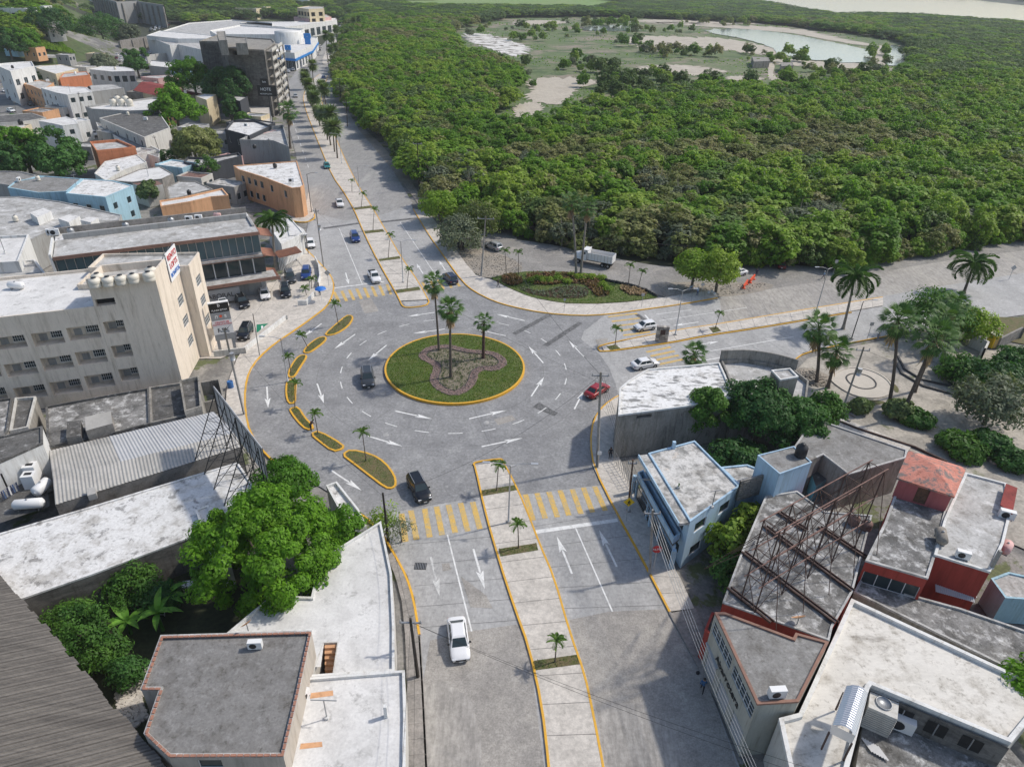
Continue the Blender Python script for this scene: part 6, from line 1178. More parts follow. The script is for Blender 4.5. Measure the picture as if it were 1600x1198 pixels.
# monument on the east median
a = G(1033, 533, .14); mo = thing('stone_plinth', 'rough stone monument slab with dark plaque on the east median', 'monument', a); n_ = 0
for r_ in range(8):
    for k in range(4):
        mb = MB(); mb.box((a.x - .75 + k * .5 + rnd.uniform(-.02, .02), a.y, .14 + .17 + r_ * .34), (.47, .55 + rnd.uniform(-.04, .04), .31), .0); mb.build('stone', 'pavement_old' if rnd.random() < .5 else 'plaza_concrete', mo)
mb = MB(); mb.box((a.x, a.y - .32, 1.9), (.8, .06, .9)); mb.build('plaque', 'rust', mo)

for i, (q, z_, k) in enumerate([((430, 262), 7.2, 0), ((455, 285), 7.2, 1), ((398, 232), 6.2, 0), ((385, 222), 6.2, 2), ((120, 292), 7.6, 2), ((60, 282), 6.6, 0), ((30, 284), 6.6, 1), ((185, 266), 5.7, 0), ((232, 275), 5.2, 2), ((200, 180), 7.2, 0), ((228, 188), 7.2, 1), ((110, 145), 9.2, 2), ((140, 140), 8.2, 0), ((75, 128), 7.2, 1), ((20, 107), 12.4, 0), ((88, 106), 6.7, 2), ((118, 116), 6.2, 1), ((180, 109), 10.7, 0), ((250, 163), 5.4, 2), ((290, 146), 9.2, 0), ((385, 198), 6.3, 1), ((25, 345), 6.2, 0), ((8, 395), 8.2, 2)]):
    w_ = ['in front', 'at the back', 'near the middle'][i % 3] + ' of a ' + ['white', 'grey', 'pale'][i // 8] + ' town roof'
    if k == 0: water_tank(q, z_, 'rooftop water tank ' + w_, ['plastic_black', 'plastic_cream'][i % 2], .85, 'small rooftop fittings in the old town')
    elif k == 1: ac_unit(q, z_, 'rooftop air conditioner ' + w_ + (' by the street' if i > 12 else '') + (' beside the junction' if i in (14, 5) else ''), .3 * i, 'small rooftop fittings in the old town', 1.3)
    else: mast(q, z_, 2.6, 'thin rooftop aerial ' + w_ + (' by the street' if i > 12 else ''), .08, .5, rz=i)

for q, w_, d_, h_, rz, wl, rf, lb_, fl in [((118, 158), 9, 7, 4, -.4, 'wall_offwhite', 'roof_light', 'small off white annex beside the blue and white row', 1), ((205, 200), 7, 5, 3.5, -.5, 'wall_rose', 'roof_white', 'small pink hut near the parked white suv', 1), ((168, 232), 7, 6, 4.5, -.5, 'wall_grey', 'roof_peel', 'small grey hut left of the orange terrace', 1), ((262, 238), 6, 5, 3.5, -.4, 'concrete_raw', 'roof_dark', 'mouldy hut right of the orange terrace', 1), ((300, 300), 7, 5, 3.5, -.2, 'wall_offwhite', 'rust_light', 'rust roofed hut before the charcoal low house', 1),
    ((350, 318), 8, 5, 4, -.3, 'wall_grey', 'roof_peel', 'grey hut beside the apricot parapet house', 1), ((228, 300), 7, 5, 4, .3, 'wall_cream', 'roof_peel', 'cream hut with mottled roof right of the blue terrace house', 1), ((90, 190), 8, 6, 4.5, -.3, 'wall_offwhite', 'roof_grey', 'off white hut left of the white rooftop house', 1), ((330, 125), 12, 8, 5, 0, 'wall_offwhite', 'roof_light', 'pale hut between the car yard and the sooty tower', 1), ((345, 232), 8, 6, 4, .1, 'wall_grey', 'roof_light', 'grey hut under the olive tree', 1), ((18, 225), 9, 6, 4.5, .1, 'wall_cream', 'roof_peel', 'cream house beside the dark trees at the left edge', 1), ((395, 300), 6, 5, 3.5, -.6, 'concrete_raw', 'roof_marble', 'sooty lean-to at the narrow end of the wedge building', 1)]:
    hut(q, w_, d_, h_, rz, wl, rf, lb_, fl, 'small_house', 2)

WC = ['wall_white', 'wall_offwhite', 'wall_cream', 'wall_grey', 'wall_rose', 'wall_sky', 'wall_apricot', 'block_wall']; WN = ['white', 'off white', 'cream', 'grey', 'pink', 'pale blue', 'apricot', 'grey block']; RC_ = ['roof_light', 'roof_peel', 'roof_grey', 'roof_white', 'roof_marble']; RN = ['pale', 'mottled', 'grey', 'whitewashed', 'blotched']
for i, (q, nr) in enumerate([((60, 118), 'the white junction house'), ((128, 122), 'the grey balcony house'), ((148, 104), 'the low greyish tree'), ((100, 98), 'the carport'), ((260, 118), 'the car yard wall'), ((282, 128), 'the low white hall'), ((250, 195), 'the old grey roofs'), ((215, 165), 'the warehouse tanks'), ((108, 222), 'the dark trees'), ((385, 165), 'the hotel sign'), ((395, 205), 'the charcoal hotel'), ((300, 232), 'the bright round tree'), ((350, 268), 'the olive tree'), ((270, 290), 'the side street car'), ((60, 205), 'the brown roofed house'), ((130, 250), 'the orange terrace'), ((210, 268), 'the pale worn roof'), ((30, 132), 'the left street'), ((188, 128), 'the red roof'), ((230, 148), 'the red roof ridge'), ((400, 240), 'the block walled building'), ((18, 84), 'the hill foot'), ((50, 92), 'the left slope')]):
    r_ = i % 5; hut(q, 6 + (i * 7 % 4), 5 + (i % 3), 3.4 + (i % 3) * 1.2, -.45 + .12 * (i % 4), WC[i % 8], RC_[r_], 'small %s house with %s flat roof near %s' % (WN[i % 8], RN[r_], nr), 1, 'small_house', 2)
# ================================================================ VEGETATION
RG = np.random.default_rng(5)
def qmesh(name, V, nq, mat, k=4):
    me = bpy.data.meshes.new(name); me.vertices.add(len(V)); me.vertices.foreach_set('co', V.astype(np.float32).ravel())
    me.loops.add(nq * k); me.polygons.add(nq); me.loops.foreach_set('vertex_index', np.arange(nq * k, dtype=np.int32)); me.polygons.foreach_set('loop_start', np.arange(0, nq * k, k, dtype=np.int32))
    try: me.polygons.foreach_set('loop_total', np.full(nq, k, dtype=np.int32))
    except Exception: pass
    me.materials.append(M[mat]); me.update(calc_edges=True); me.validate(); return me
def crown_pts(rx, ry, rz, ncl, per, cr, low=-.35, lump=.28, lobes=7):
    """clump centres over a lumpy dome, then leaf centres round each clump"""
    ld = RG.normal(size=(lobes, 3)); ld /= np.linalg.norm(ld, axis=1)[:, None]; la = RG.uniform(.3, 1., lobes)
    d = RG.normal(size=(ncl * 3, 3)); d /= np.linalg.norm(d, axis=1)[:, None]; d = d[d[:, 2] > low][:ncl]
    r = 1 - lump + lump * np.max(np.clip(d @ ld.T, 0, 1) ** 3 * la, axis=1) * 1.5; r *= RG.uniform(.82, 1.02, len(d)); inner = RG.random(len(d)) < .22; r[inner] *= RG.uniform(.4, .85, inner.sum())
    c = d * r[:, None] * np.array([rx, ry, rz]); n = len(c); g = RG.normal(size=(n, per, 3)); g[:, :, 2] += .45; g /= np.linalg.norm(g, axis=2)[:, :, None]; g *= cr * 1.45 * RG.uniform(.72, 1.12, (n, per, 1)) * RG.uniform(.7, 1.25, (n, 1, 1)) * np.array([1, 1, .72]); L = (c[:, None, :] + g).reshape(-1, 3); D = (np.repeat(d, per, 0) * .25 + g.reshape(-1, 3) / cr * .6 + np.array([0, 0, .3]) + RG.normal(size=L.shape) * .32)
    return c, L, D / np.linalg.norm(D, axis=1)[:, None]
def leaves(L, D, size, asp=.45, droop=.0):
    n = len(L); a = RG.normal(size=(n, 3)); u = np.cross(D, a); u /= np.linalg.norm(u, axis=1)[:, None]; v = np.cross(D, u); s = size * RG.uniform(.55, 1.3, n)[:, None]
    V = np.stack([L - u * s, L - v * s * asp, L + u * s - np.array([0, 0, 1]) * s * droop, L + v * s * asp], 1); return V.reshape(-1, 3)
def crown_mesh(name, mat, rx, ry, rz, ncl, per, cr, size, asp=.5, low=-.35, lump=.28, z=0., up=0.):
    c, L, D = crown_pts(rx, ry, rz, ncl, per, cr, low, lump); L = L + np.array([0, 0, z]); D = D + np.array([0, 0, up]); D /= np.linalg.norm(D, axis=1)[:, None]; V = leaves(L, D, size, asp, .25); return qmesh(name, V, len(L), mat), c
def trunk_mesh(h, r, crown_c, zc, nb=7, mat='bark', spread=1.):
    mb = MB(); top = Vector((rnd.uniform(-.4, .4), rnd.uniform(-.4, .4), h)); mb.tube([(0, 0, -.1), (top.x * .3, top.y * .3, h * .5), top], [r * 1.25, r, r * .75], 8)
    for k in range(nb):
        c = crown_c[int(RG.integers(len(crown_c)))]; e = Vector((c[0] * spread, c[1] * spread, c[2] * .8 + zc)); st = top.lerp(Vector((top.x * .3, top.y * .3, h * .5)), rnd.uniform(0, .6)); md = st.lerp(e, .5) + Vector((0, 0, -.3)); mb.tube([st, md, e], [r * .5, r * .3, r * .1], 6)
    return mb
def tree(px, name, label, h, rx, rz, mat, ncl=120, per=40, size=.25, cr=None, tr=.25, group=None, ry=None, z=0., bark='bark', low=-.35, lump=.28, cat='tree', loc=None, asp=.5):
    p = loc or U(*px); r = thing(name, label, cat, (p.x, p.y, p.z + z), rnd.uniform(0, 6), group); me, c = crown_mesh('crown', mat, rx, ry or rx, rz, ncl, per, cr or rx * .16, size, asp, low, lump, h - rz)
    o = bpy.data.objects.new('crown', me); C.objects.link(o); o.parent = r; t = trunk_mesh(max(.5, h - rz * 1.2), tr, c, h - rz, mat=bark).build('trunk', bark, r, local=True); return r
# --- named big trees
tree((432, 925), 'mango_tree', 'big round bright green tree over the white roofs left of the avenue', 12.3, 6.6, 6.3, 'leaf_mango', 170, 280, .19, .7, .5, low=-.7, ry=6.4, lump=.18)
tree((458, 806), 'mango_tree', 'upper lobe tree behind the big round tree by the billboard', 8.0, 3.3, 3.0, 'leaf_mango', 60, 170, .19, .6, .3, low=-.6, lump=.4)
tree((540, 872), 'small_tree', 'narrow bright green tree at the right edge of the big round tree', 6.3, 2.0, 2.4, 'leaf_mango', 36, 150, .18, .5, .2, low=-.6)
tree((603, 838), 'street_shrub', 'loose yellow green shrub around the black street pole', 3.4, 1.7, 1.5, 'leaf_lime', 40, 26, .15, .5, .08, low=-.7); tree((628, 850), 'street_shrub', 'thin grey twiggy shrub right of the black street pole', 3.2, 1.5, 1.4, 'leaf_grey', 34, 20, .12, .5, .08, low=-.8)
tree((1175, 700), 'almond_tree', 'large dark green tree behind the peeling white roof', 10.0, 5.8, 4.3, 'leaf_dark', 110, 190, .22, .75, .4, low=-.7, lump=.42); tree((1098, 690), 'almond_tree', 'dark green tree against the grey wall of the corner building', 8.6, 3.2, 3.6, 'leaf_almond', 60, 150, .22, .65, .3, low=-.8, lump=.4)
tree((1235, 705), 'almond_tree', 'dark green tree beside the grey stair tower', 8.4, 3.7, 3.2, 'leaf_dark', 70, 150, .22, .65, .3, low=-.7, lump=.4); tree((1268, 690), 'almond_tree', 'small dense green tree at the right end of the dark clump', 6.5, 2.6, 2.4, 'leaf_almond', 80, 55, .25, .6, .2, low=-.7); tree((1150, 745), 'almond_tree', 'low dark tree in the yard behind the blue house', 4.6, 3.4, 2.4, 'leaf_dark', 90, 60, .26, .7, .2, low=-.7)
tree((1130, 880), 'garden_tree', 'glossy yellow green broadleaf shrub beside the blue house wall', 5.0, 2.2, 2.0, 'leaf_lime', 60, 26, .30, .5, .15, low=-.8, asp=.6); tree((1160, 860), 'garden_tree', 'second glossy broadleaf shrub higher along the blue house wall', 5.6, 1.8, 1.8, 'leaf_lime', 45, 26, .30, .5, .15, low=-.8, asp=.6); tree((1150, 915), 'garden_tree', 'dark green shrub between the blue house and the lattice roof', 3.6, 2.6, 1.8, 'leaf_dark', 80, 40, .22, .6, .15, low=-.8)
tree((1535, 1215), 'mango_tree', 'bright green tree cut by the bottom edge beside the cream roof', 7.0, 3.4, 3.0, 'leaf_mango', 70, 150, .18, .55, .3, low=-.5, lump=.4)
for q, lb, h, rx, m_ in [((150, 1035), 'tangled bright green shrub tree beside the corrugated shed', 4.8, 3.4, 'leaf_almond'), ((115, 1000), 'leafy shrub next to the corrugated shed edge', 3.8, 2.4, 'leaf_almond'), ((185, 1070), 'green shrub near the rubble patch in the backyard', 3.2, 2.4, 'leaf_almond'), ((222, 945), 'lime tree with small leaves in the backyard', 4.0, 2.6, 'leaf_almond'), ((262, 960), 'shady shrub beside the ladder in the backyard', 3.2, 2.0, 'leaf_dark'), ((232, 1130), 'dark bush at the notch of the grey roof house', 2.6, 1.5, 'leaf_dark'), ((92, 955), 'bush at the foot of the white roof wall', 2.4, 1.8, 'leaf_almond')]:
    tree(q, 'backyard_tree', lb, h, rx * .85, h * .4, m_, 50, 80, .15, .5, .12, low=-.8, lump=.45)
# town trees
for q, lb, h, rx, rz, m_ in [((282, 210), 'bright round tree between the red roof and the old grey roofs', 15, 9.5, 7.5, 'leaf_mango'), ((310, 262), 'olive leaved tree over the side street', 12, 9.0, 6.0, 'leaf_olive'), ((312, 172), 'left dark round tree before the sooty tower', 21, 10, 9, 'leaf_mango'), ((362, 182), 'right dark round tree before the sooty tower', 20, 12, 9, 'leaf_dark'), ((365, 198), 'narrow dark tree beside the charcoal sign building', 11, 4.0, 5, 'leaf_dark'), ((382, 205), 'small bushy tree beside the charcoal sign building', 7, 4.0, 3.4, 'leaf_almond'),
                             ((95, 285), 'large dark tree mass over the blue terrace houses, right part', 12, 9, 6.5, 'leaf_dark'), ((50, 275), 'large dark tree mass over the blue terrace houses, middle part', 13, 9, 7, 'leaf_mango'), ((10, 290), 'large dark tree mass at the left edge', 12, 8, 6.5, 'leaf_dark'), ((218, 122), 'round dark tree beside the car yard wall', 13, 7.5, 6.5, 'leaf_dark'), ((165, 110), 'low greyish tree left of the car yard', 8, 9.5, 4.5, 'leaf_grey'), ((85, 68), 'broad dark hill tree left of the grass slope', 20, 14, 10, 'leaf_dark'), ((165, 74), 'broad dark hill tree beside the car yard', 22, 17, 11, 'leaf_dark'), ((205, 75), 'thin topped tree at the right of the broad hill tree', 15, 9, 7, 'leaf_grey'), ((20, 95), 'dark tree on the left hillside', 15, 10, 8, 'leaf_dark'), ((45, 88), 'leafy tree beside the grey hill house', 13, 9, 7, 'leaf_mango'), ((8, 40), 'dark tree at the top left corner', 12, 9, 7, 'leaf_dark'), ((38, 22), 'small dark tree between the white hill houses', 9, 6, 5, 'leaf_dark'), ((70, 8), 'dark tree at the top edge left', 11, 8, 6, 'leaf_dark'), ((238, 324), 'clump of dry palms beside the apricot parapet house', 6, 3.4, 2.6, 'leaf_palm_grey')]:
    tree(q, 'town_tree', lb, h, rx * .92, rz, m_, 110, 110, .42 if rx > 6 else .26, rx * .105, .45, low=-.5, lump=.42)
for i, (q, nr) in enumerate([((70, 132), 'the long cream house'), ((200, 150), 'the warehouse tanks'), ((330, 290), 'the charcoal low house'), ((20, 205), 'the brown roofed house'), ((392, 222), 'the charcoal hotel'), ((300, 110), 'the fenced yard'), ((270, 262), 'the narrow white row'), ((48, 150), 'the junction cars')]):
    tree(q, 'town_tree', ('leafy green tree near ', 'dark green tree near ')[i % 2] + nr, 5.5 + i % 3, 2.6 + (i % 4) * .5, 2.5, ('leaf_almond', 'leaf_dark')[i % 2], 36, 60, .24, .5, .2, low=-.6)
gs = MB()
for k in range(2600):
    t, s = rnd.random(), rnd.random(); px = 52 + 100 * t; py = 68 + 20 * t * .8 + (s - .5) * 12; q = U(px, py); a = rnd.uniform(0, 6.3); z_ = rnd.uniform(.5, 1.6); d = Vector((math.cos(a), math.sin(a), 0)) * z_ * .7; gs.face([q - d, q + d, q + Vector((0, 0, z_))])
tag(gs.build('slope_grass', 'leaf_forest'), 'tall green grass on the slope above the carport', 'grass', kind='stuff')
# roadside and park trees
for q, lb, h, rx, rz, m_ in [((1080, 452), 'left of two loose feathery trees beside the people at the verge', 7.5, 3.4, 3.2, 'leaf_forest'), ((1118, 458), 'right feathery tree with thick dark trunk at the verge', 8.5, 4.2, 3.8, 'leaf_forest'), ((1535, 668), 'flat topped grey green tree in the park', 7, 5.2, 3.0, 'leaf_grey'), ((1540, 610), 'dark bushes at the right edge behind the park tree', 4.5, 5, 2.6, 'leaf_dark'), ((1500, 600), 'dark shrub mass below the slanting park wall', 3.5, 4, 2.0, 'leaf_almond'), ((1580, 590), 'dark bushes below the rubble wall', 4, 4, 2.4, 'leaf_dark'),
                             ((1450, 530), 'broad green tree among the palm grove', 8.5, 6.5, 4.5, 'leaf_almond'), ((1505, 535), 'bright green bush right of the palm grove', 6.5, 4.0, 3.5, 'leaf_lime'), ((1398, 655), 'yucca clump bush left of the flat topped tree', 2.8, 1.9, 1.4, 'leaf_palm_grey'), ((1340, 648), 'spiky agave like bush beside the leaning pole', 2.2, 1.5, 1.2, 'leaf_palm_grey'), ((1505, 710), 'green shrub mass below the flat topped tree', 2.2, 3.0, 1.2, 'leaf_almond'), ((1540, 705), 'darker green shrub below the flat topped tree', 2.6, 2.2, 1.4, 'leaf_dark'), ((1580, 728), 'dark shrub at the right edge of the park', 2.2, 2.4, 1.2, 'leaf_dark'), ((1425, 660), 'grassy planter shrub beside the yucca clump', 1.6, 2.4, .9, 'leaf_almond'),
                             ((720, 392), 'grey green roadside tree left of the parked pale truck', 8, 5.2, 4, 'leaf_grey'), ((745, 380), 'olive roadside tree behind the utility pole', 9, 5, 4.2, 'leaf_olive'), ((688, 350), 'bright green roadside tree by the dark pole', 8, 4.6, 3.8, 'leaf_forest')]:
    tree(q, 'roadside_tree' if q[0] < 1200 else 'park_tree', lb, h, rx, rz, m_, 130, 36, .3 if m_ != 'leaf_lime' else .25, rx * .17, .25, low=-.6, lump=.34)
for i, q in enumerate([(433, 360 + 88 - 20), (834 / 5 + 740, 370 + 345 / 5), (910, 438), (925, 437), (940, 440), (858, 443), (873, 440), (886, 445), (846, 442), (940, 452), (950, 458)][2:]):
    tree(q, 'garden_shrub', 'bright yellow green shrub in the curved garden', 1.15, .9, .6, 'leaf_lime', 26, 16, .14, .3, .05, 'yellow green shrubs in the garden', low=-.3, cat='shrub')
for i, q in enumerate([(830, 443), (838, 441), (848, 440), (872, 437), (895, 433), (902, 437)]):
    tree(q, 'garden_shrub', 'bright yellow green shrub in the curved garden', 1.0, .8, .55, 'leaf_lime', 24, 16, .14, .3, .05, 'yellow green shrubs in the garden', low=-.3, cat='shrub')
# black stone row behind the garden
hs = resample(GP([(935, 433), (950, 440), (985, 447), (1010, 455), (1026, 464)], .1), 46)
sr_ = thing('stone_edging', 'row of upright black stones along the back of the garden', 'edging', hs[0])
for p in hs: mb = MB(); mb.box((p.x, p.y, .35), (.28, .22, rnd.uniform(.4, .65)), rnd.uniform(0, 3)); mb.build('stone', 'black_stone', sr_)
# --- forest
PROT = []
for i, (mt, rx, rz, nc, pr, sz) in enumerate([('leaf_forest', 3.6, 2.7, 60, 26, .42), ('leaf_forest', 4.2, 3.0, 74, 26, .42), ('leaf_forest', 3.2, 3.1, 56, 26, .40), ('leaf_olive', 3.8, 2.7, 62, 24, .36), ('leaf_olive', 3.2, 2.6, 52, 22, .34), ('leaf_grey', 3.3, 2.6, 46, 20, .34), ('leaf_mangrove', 3.7, 2.8, 66, 24, .40), ('leaf_mangrove', 4.2, 2.8, 70, 24, .42)]):
    me, c = crown_mesh('forest_crown', mt, rx, rx, rz + .5, nc * 2, pr, .40, sz * .74, .55, -.55, .5, 3.9, .5); PROT.append((me, c, rz, mt))
TRK = [trunk_mesh(4.2, .16, PROT[i][1], 5.0, 9, spread=.9).build('trunk', 'bark' if i % 2 else 'twigs', None, local=True) for i in range(3)]
TRM = [o.data for o in TRK]
for o in TRK: bpy.data.objects.remove(o)
FOR = [(535, 90), (530, 130), (545, 178), (572, 202), (606, 235), (650, 290), (680, 330), (700, 340), (748, 352), (830, 368), (890, 385), (960, 392), (1040, 402), (1120, 412), (1200, 412), (1260, 408), (1320, 420), (1400, 400), (1480, 388), (1700, 352), (1700, 95), (1600, 42), (1440, 30), (1380, 28), (1300, 28), (1210, 12), (1165, 2), (1100, -4), (960, -3), (780, -6), (600, -2), (560, 8), (548, 40)]
FORW = [(p.x, p.y) for p in GP(FOR)]
OPEN = [[(705, 52), (740, 38), (800, 28), (960, 27), (1200, 38), (1330, 54), (1400, 64), (1425, 75), (1425, 112), (1400, 134), (1290, 150), (1200, 155), (1100, 152), (1040, 158), (975, 176), (935, 180), (885, 196), (862, 218), (800, 222), (762, 205), (790, 175), (812, 132), (780, 108), (715, 92)], [(600, 2), (780, -2), (960, 1), (970, 9), (930, 17), (780, 16), (640, 15)], [(1400, 141), (1440, 139), (1480, 144), (1460, 152), (1410, 151)]]
OPW = [[(p.x, p.y) for p in GP(q)] for q in OPEN]
def is_open(x, y): return any(inside(x, y, q) for q in OPW)
def nz(x, y, s):
    from mathutils import noise
    return noise.noise(Vector((x * s, y * s, 3.3)))
pts = []
y = 95.
while y < 1900:
    sp = max(5.4, y * .0145); x = max(-260., -y * .6) 
    while x < y * 1.0:
        X, Y = x + rnd.uniform(-.45, .45) * sp, y + rnd.uniform(-.45, .45) * sp
        if inside(X, Y, FORW) and not is_open(X, Y):
            px_, py_ = proj((X, Y, 3))
            if -60 < px_ < 1680: pts.append((X, Y, sp))
        x += sp
    y += sp * .88
edge = resample(GP([(700, 342), (748, 355), (830, 371), (890, 388), (960, 396), (1040, 405), (1120, 416), (1200, 416), (1260, 412), (1320, 424), (1400, 404), (1480, 392), (1640, 370)]), 90)
for p in edge: pts.append((p.x + rnd.uniform(-.8, .8), p.y + rnd.uniform(-.3, 1.2), rnd.uniform(1.9, 3.2)))
# marsh bushes: clumps inside the open zone
for q, n in [(((930, 118), (1085, 172)), 90), (((700, 40), (960, 60)), 30), (((870, 95), (960, 118)), 34), (((1200, 112), (1400, 138)), 60), (((800, 62), (860, 66)), 8), (((1000, 80), (1120, 92)), 34), (((880, 32), (1000, 42)), 26), (((1060, 34), (1200, 44)), 20), (((960, 66), (1000, 74)), 8), (((1150, 84), (1260, 104)), 26), (((1360, 80), (1364, 110)), 8), (((1380, 75), (1386, 108)), 8), (((820, 130), (1420, 140)), 20), (((940, 44), (1080, 56)), 20), (((720, 96), (830, 125)), 36)]:
    for k in range(n):
        p = G(rnd.uniform(q[0][0], q[1][0]), rnd.uniform(q[0][1], q[1][1])); pts.append((p.x, p.y, rnd.uniform(1.4, 3.4) * (1 + p.y / 1500)))
# tree line beyond the river, and greenery closing the far end of the avenue and the hills on the left
for k in range(420):
    px_ = rnd.uniform(1330, 1680); yb = -14 + (px_ - 1330) * .066; p = G(px_, yb - rnd.uniform(0, 18)); pts.append((p.x, p.y, 20.))
for px_, py_ in [(rnd.uniform(300, 530), rnd.uniform(17, 34)) for _ in range(90)] + [(rnd.uniform(228, 345), rnd.uniform(18, 40)) for _ in range(70)]:
    p = U(px_, py_)
    if p.y > 640: pts.append((p.x, p.y, 9.5))
for k in range(330):
    px_, py_ = rnd.uniform(0, 235), rnd.uniform(0, 78)
    if 140 < px_ and 8 < py_ < 100 or 52 < px_ < 135 and py_ > 58: continue
    p = U(px_, py_)
    if all(math.hypot(px_ - a, py_ - b + 4) > 11 for a, b in ((28, 40), (66, 54), (45, 22), (6, 22), (3, 64), (142, 6), (122, 20), (104, 2))): pts.append((p.x, p.y, rnd.uniform(5, 9)))
for k in range(560):
    px_ = rnd.uniform(225, 610); py_ = rnd.uniform(-6, 28)
    if 530 < px_ < 575 and py_ > 12: continue
    if px_ > 430 and py_ > 14: continue
    p = U(px_, py_)
    if p.y < 700: continue
    pts.append((p.x, p.y, 11.))
def kind_of(X, Y, s):
    a = nz(X, Y, .012); b = nz(X, Y, .05) ; px_, py_ = proj((X, Y, 3))
    if py_ < 32 or (px_ > 1390 and py_ < 125) or (925 < px_ < 1090 and 100 < py_ < 165): return rnd.choice([6, 7, 6, 7, 1])
    if a + b * .7 > .38: return rnd.choice([3, 4, 5, 3])
    if b > .32: return rnd.choice([5, 4, 0])
    return rnd.choice([0, 1, 2, 0, 1, 2, 3, 6])
recs = []
for X, Y, s in pts:
    sc = s / 4.3 * rnd.choice((.75, .9, 1., 1.15, 1.5)) * rnd.uniform(.9, 1.1)
    d = math.hypot(math.hypot(X, Y), 52); recs.append((sc / d, X, Y, s, sc, kind_of(X, Y, s)))
vis = sorted([r for r in recs if -20 < proj((r[1], r[2], 4))[0] < 1620], key=lambda r: r[2] * 1.0 + abs(r[1]) * .15)
near = set(id(r) for r in vis[:270])
nm_of = {0: 'bright green bushy tree in the wood beside the road', 1: 'bright green bushy tree in the wood beside the road', 2: 'bright green bushy tree in the wood beside the road', 3: 'olive brown speckled tree in the wood beside the road', 4: 'olive brown speckled tree in the wood beside the road', 5: 'grey green tree in the wood beside the road', 6: 'dark green tree in the wood beside the road', 7: 'dark green tree in the wood beside the road'}
firsts = {}
far = []
for r in recs:
    if id(r) in near:
        _, X, Y, s, sc, k = r; e = thing('woodland_tree', nm_of[k], 'tree', (X, Y, -1.1), rnd.uniform(0, 6.3), 'woodland trees along the road edge'); e.scale = (sc, sc, min(1.25, sc) * rnd.uniform(.85, 1.15))
        o = bpy.data.objects.new('crown', PROT[k][0]); C.objects.link(o); o.parent = e; t = bpy.data.objects.new('trunk', TRM[k % 3]); C.objects.link(t); t.parent = e
        firsts.setdefault(k, o)
    else: far.append(r)
# the rest of the wood: one object, crowns set out by geometry nodes
me = bpy.data.meshes.new('mangrove_wood'); me.from_pydata([(r[1], r[2], HT(r[1], r[2]) - .5) for r in far], [], [])
for nme, ty, vals in (('kind', 'INT', [r[5] for r in far]), ('sc', 'FLOAT', [r[4] * rnd.uniform(.9, 1.15) for r in far]), ('rot', 'FLOAT', [rnd.uniform(0, 6.28) for _ in far])):
    a = me.attributes.new(nme, ty, 'POINT'); a.data.foreach_set('value', vals)
wood = bpy.data.objects.new('mangrove_wood', me); C.objects.link(wood); tag(wood, 'dense green mangrove wood stretching back to the ponds and river', 'woodland', kind='stuff')
for i in range(8):
    if i not in firsts:
        e = thing('woodland_tree', nm_of[i], 'tree', (60 + i * 5, 160, 0), 0, 'woodland trees along the road edge'); o = bpy.data.objects.new('crown', PROT[i][0]); C.objects.link(o); o.parent = e; firsts[i] = o
ng_ = bpy.data.node_groups.new('wood', 'GeometryNodeTree'); ng_.interface.new_socket('Geometry', in_out='INPUT', socket_type='NodeSocketGeometry'); ng_.interface.new_socket('Geometry', in_out='OUTPUT', socket_type='NodeSocketGeometry')
gi, go_ = ng_.nodes.new('NodeGroupInput'), ng_.nodes.new('NodeGroupOutput'); jn = ng_.nodes.new('GeometryNodeJoinGeometry'); lk = ng_.links.new
def named(n, t): q = ng_.nodes.new('GeometryNodeInputNamedAttribute'); q.data_type = t; q.inputs[0].default_value = n; return q.outputs[0]
at_k, at_s, at_r = named('kind', 'INT'), named('sc', 'FLOAT'), named('rot', 'FLOAT'); cx = ng_.nodes.new('ShaderNodeCombineXYZ'); lk(at_r, cx.inputs[2]); cs = ng_.nodes.new('ShaderNodeCombineXYZ'); [lk(at_s, cs.inputs[i]) for i in range(2)]; mn = ng_.nodes.new('ShaderNodeMath'); mn.operation = 'MINIMUM'; lk(at_s, mn.inputs[0]); mn.inputs[1].default_value = 1.25; lk(mn.outputs[0], cs.inputs[2])
for i in range(8):
    ip = ng_.nodes.new('GeometryNodeInstanceOnPoints'); oi = ng_.nodes.new('GeometryNodeObjectInfo'); oi.inputs[0].default_value = firsts[i]; oi.inputs['As Instance'].default_value = True; oi.transform_space = 'ORIGINAL'
    cp = ng_.nodes.new('FunctionNodeCompare'); cp.data_type = 'INT'; cp.operation = 'EQUAL'; lk(at_k, cp.inputs[2]); cp.inputs[3].default_value = i
    lk(gi.outputs[0], ip.inputs['Points']); lk(cp.outputs[0], ip.inputs['Selection']); lk(oi.outputs['Geometry'], ip.inputs['Instance']); lk(cx.outputs[0], ip.inputs['Rotation']); lk(cs.outputs[0], ip.inputs['Scale']); lk(ip.outputs[0], jn.inputs[0])
lk(jn.outputs[0], go_.inputs[0]); wood.modifiers.new('wood', 'NODES').node_group = ng_
# undergrowth of the marsh
mg = MB()
OW = OPW[0]; xs = [p[0] for p in OW]; ys = [p[1] for p in OW]; c = 0
while c < 11000:
    px_, py_ = rnd.uniform(700, 1430), rnd.uniform(30, 205); q = G(px_, py_)
    if inside(q.x, q.y, OW) and not any(inside(px_, py_, o) for o in PONDS + FLATS) and nz(q.x, q.y, .03) > -.05:
        a = rnd.uniform(0, 6.3); s = rnd.uniform(.3, .9) * (1 + q.y / 700); d = Vector((math.cos(a), math.sin(a), 0)) * s * .6; mg.face([q - d, q + d, q + d * .3 + Vector((rnd.uniform(-.3, .3), rnd.uniform(-.3, .3), s * .6))])
    c += 1
tag(mg.build('marsh_scrub', 'leaf_forest'), 'low scrub scattered over the marsh', 'scrub', kind='stuff')
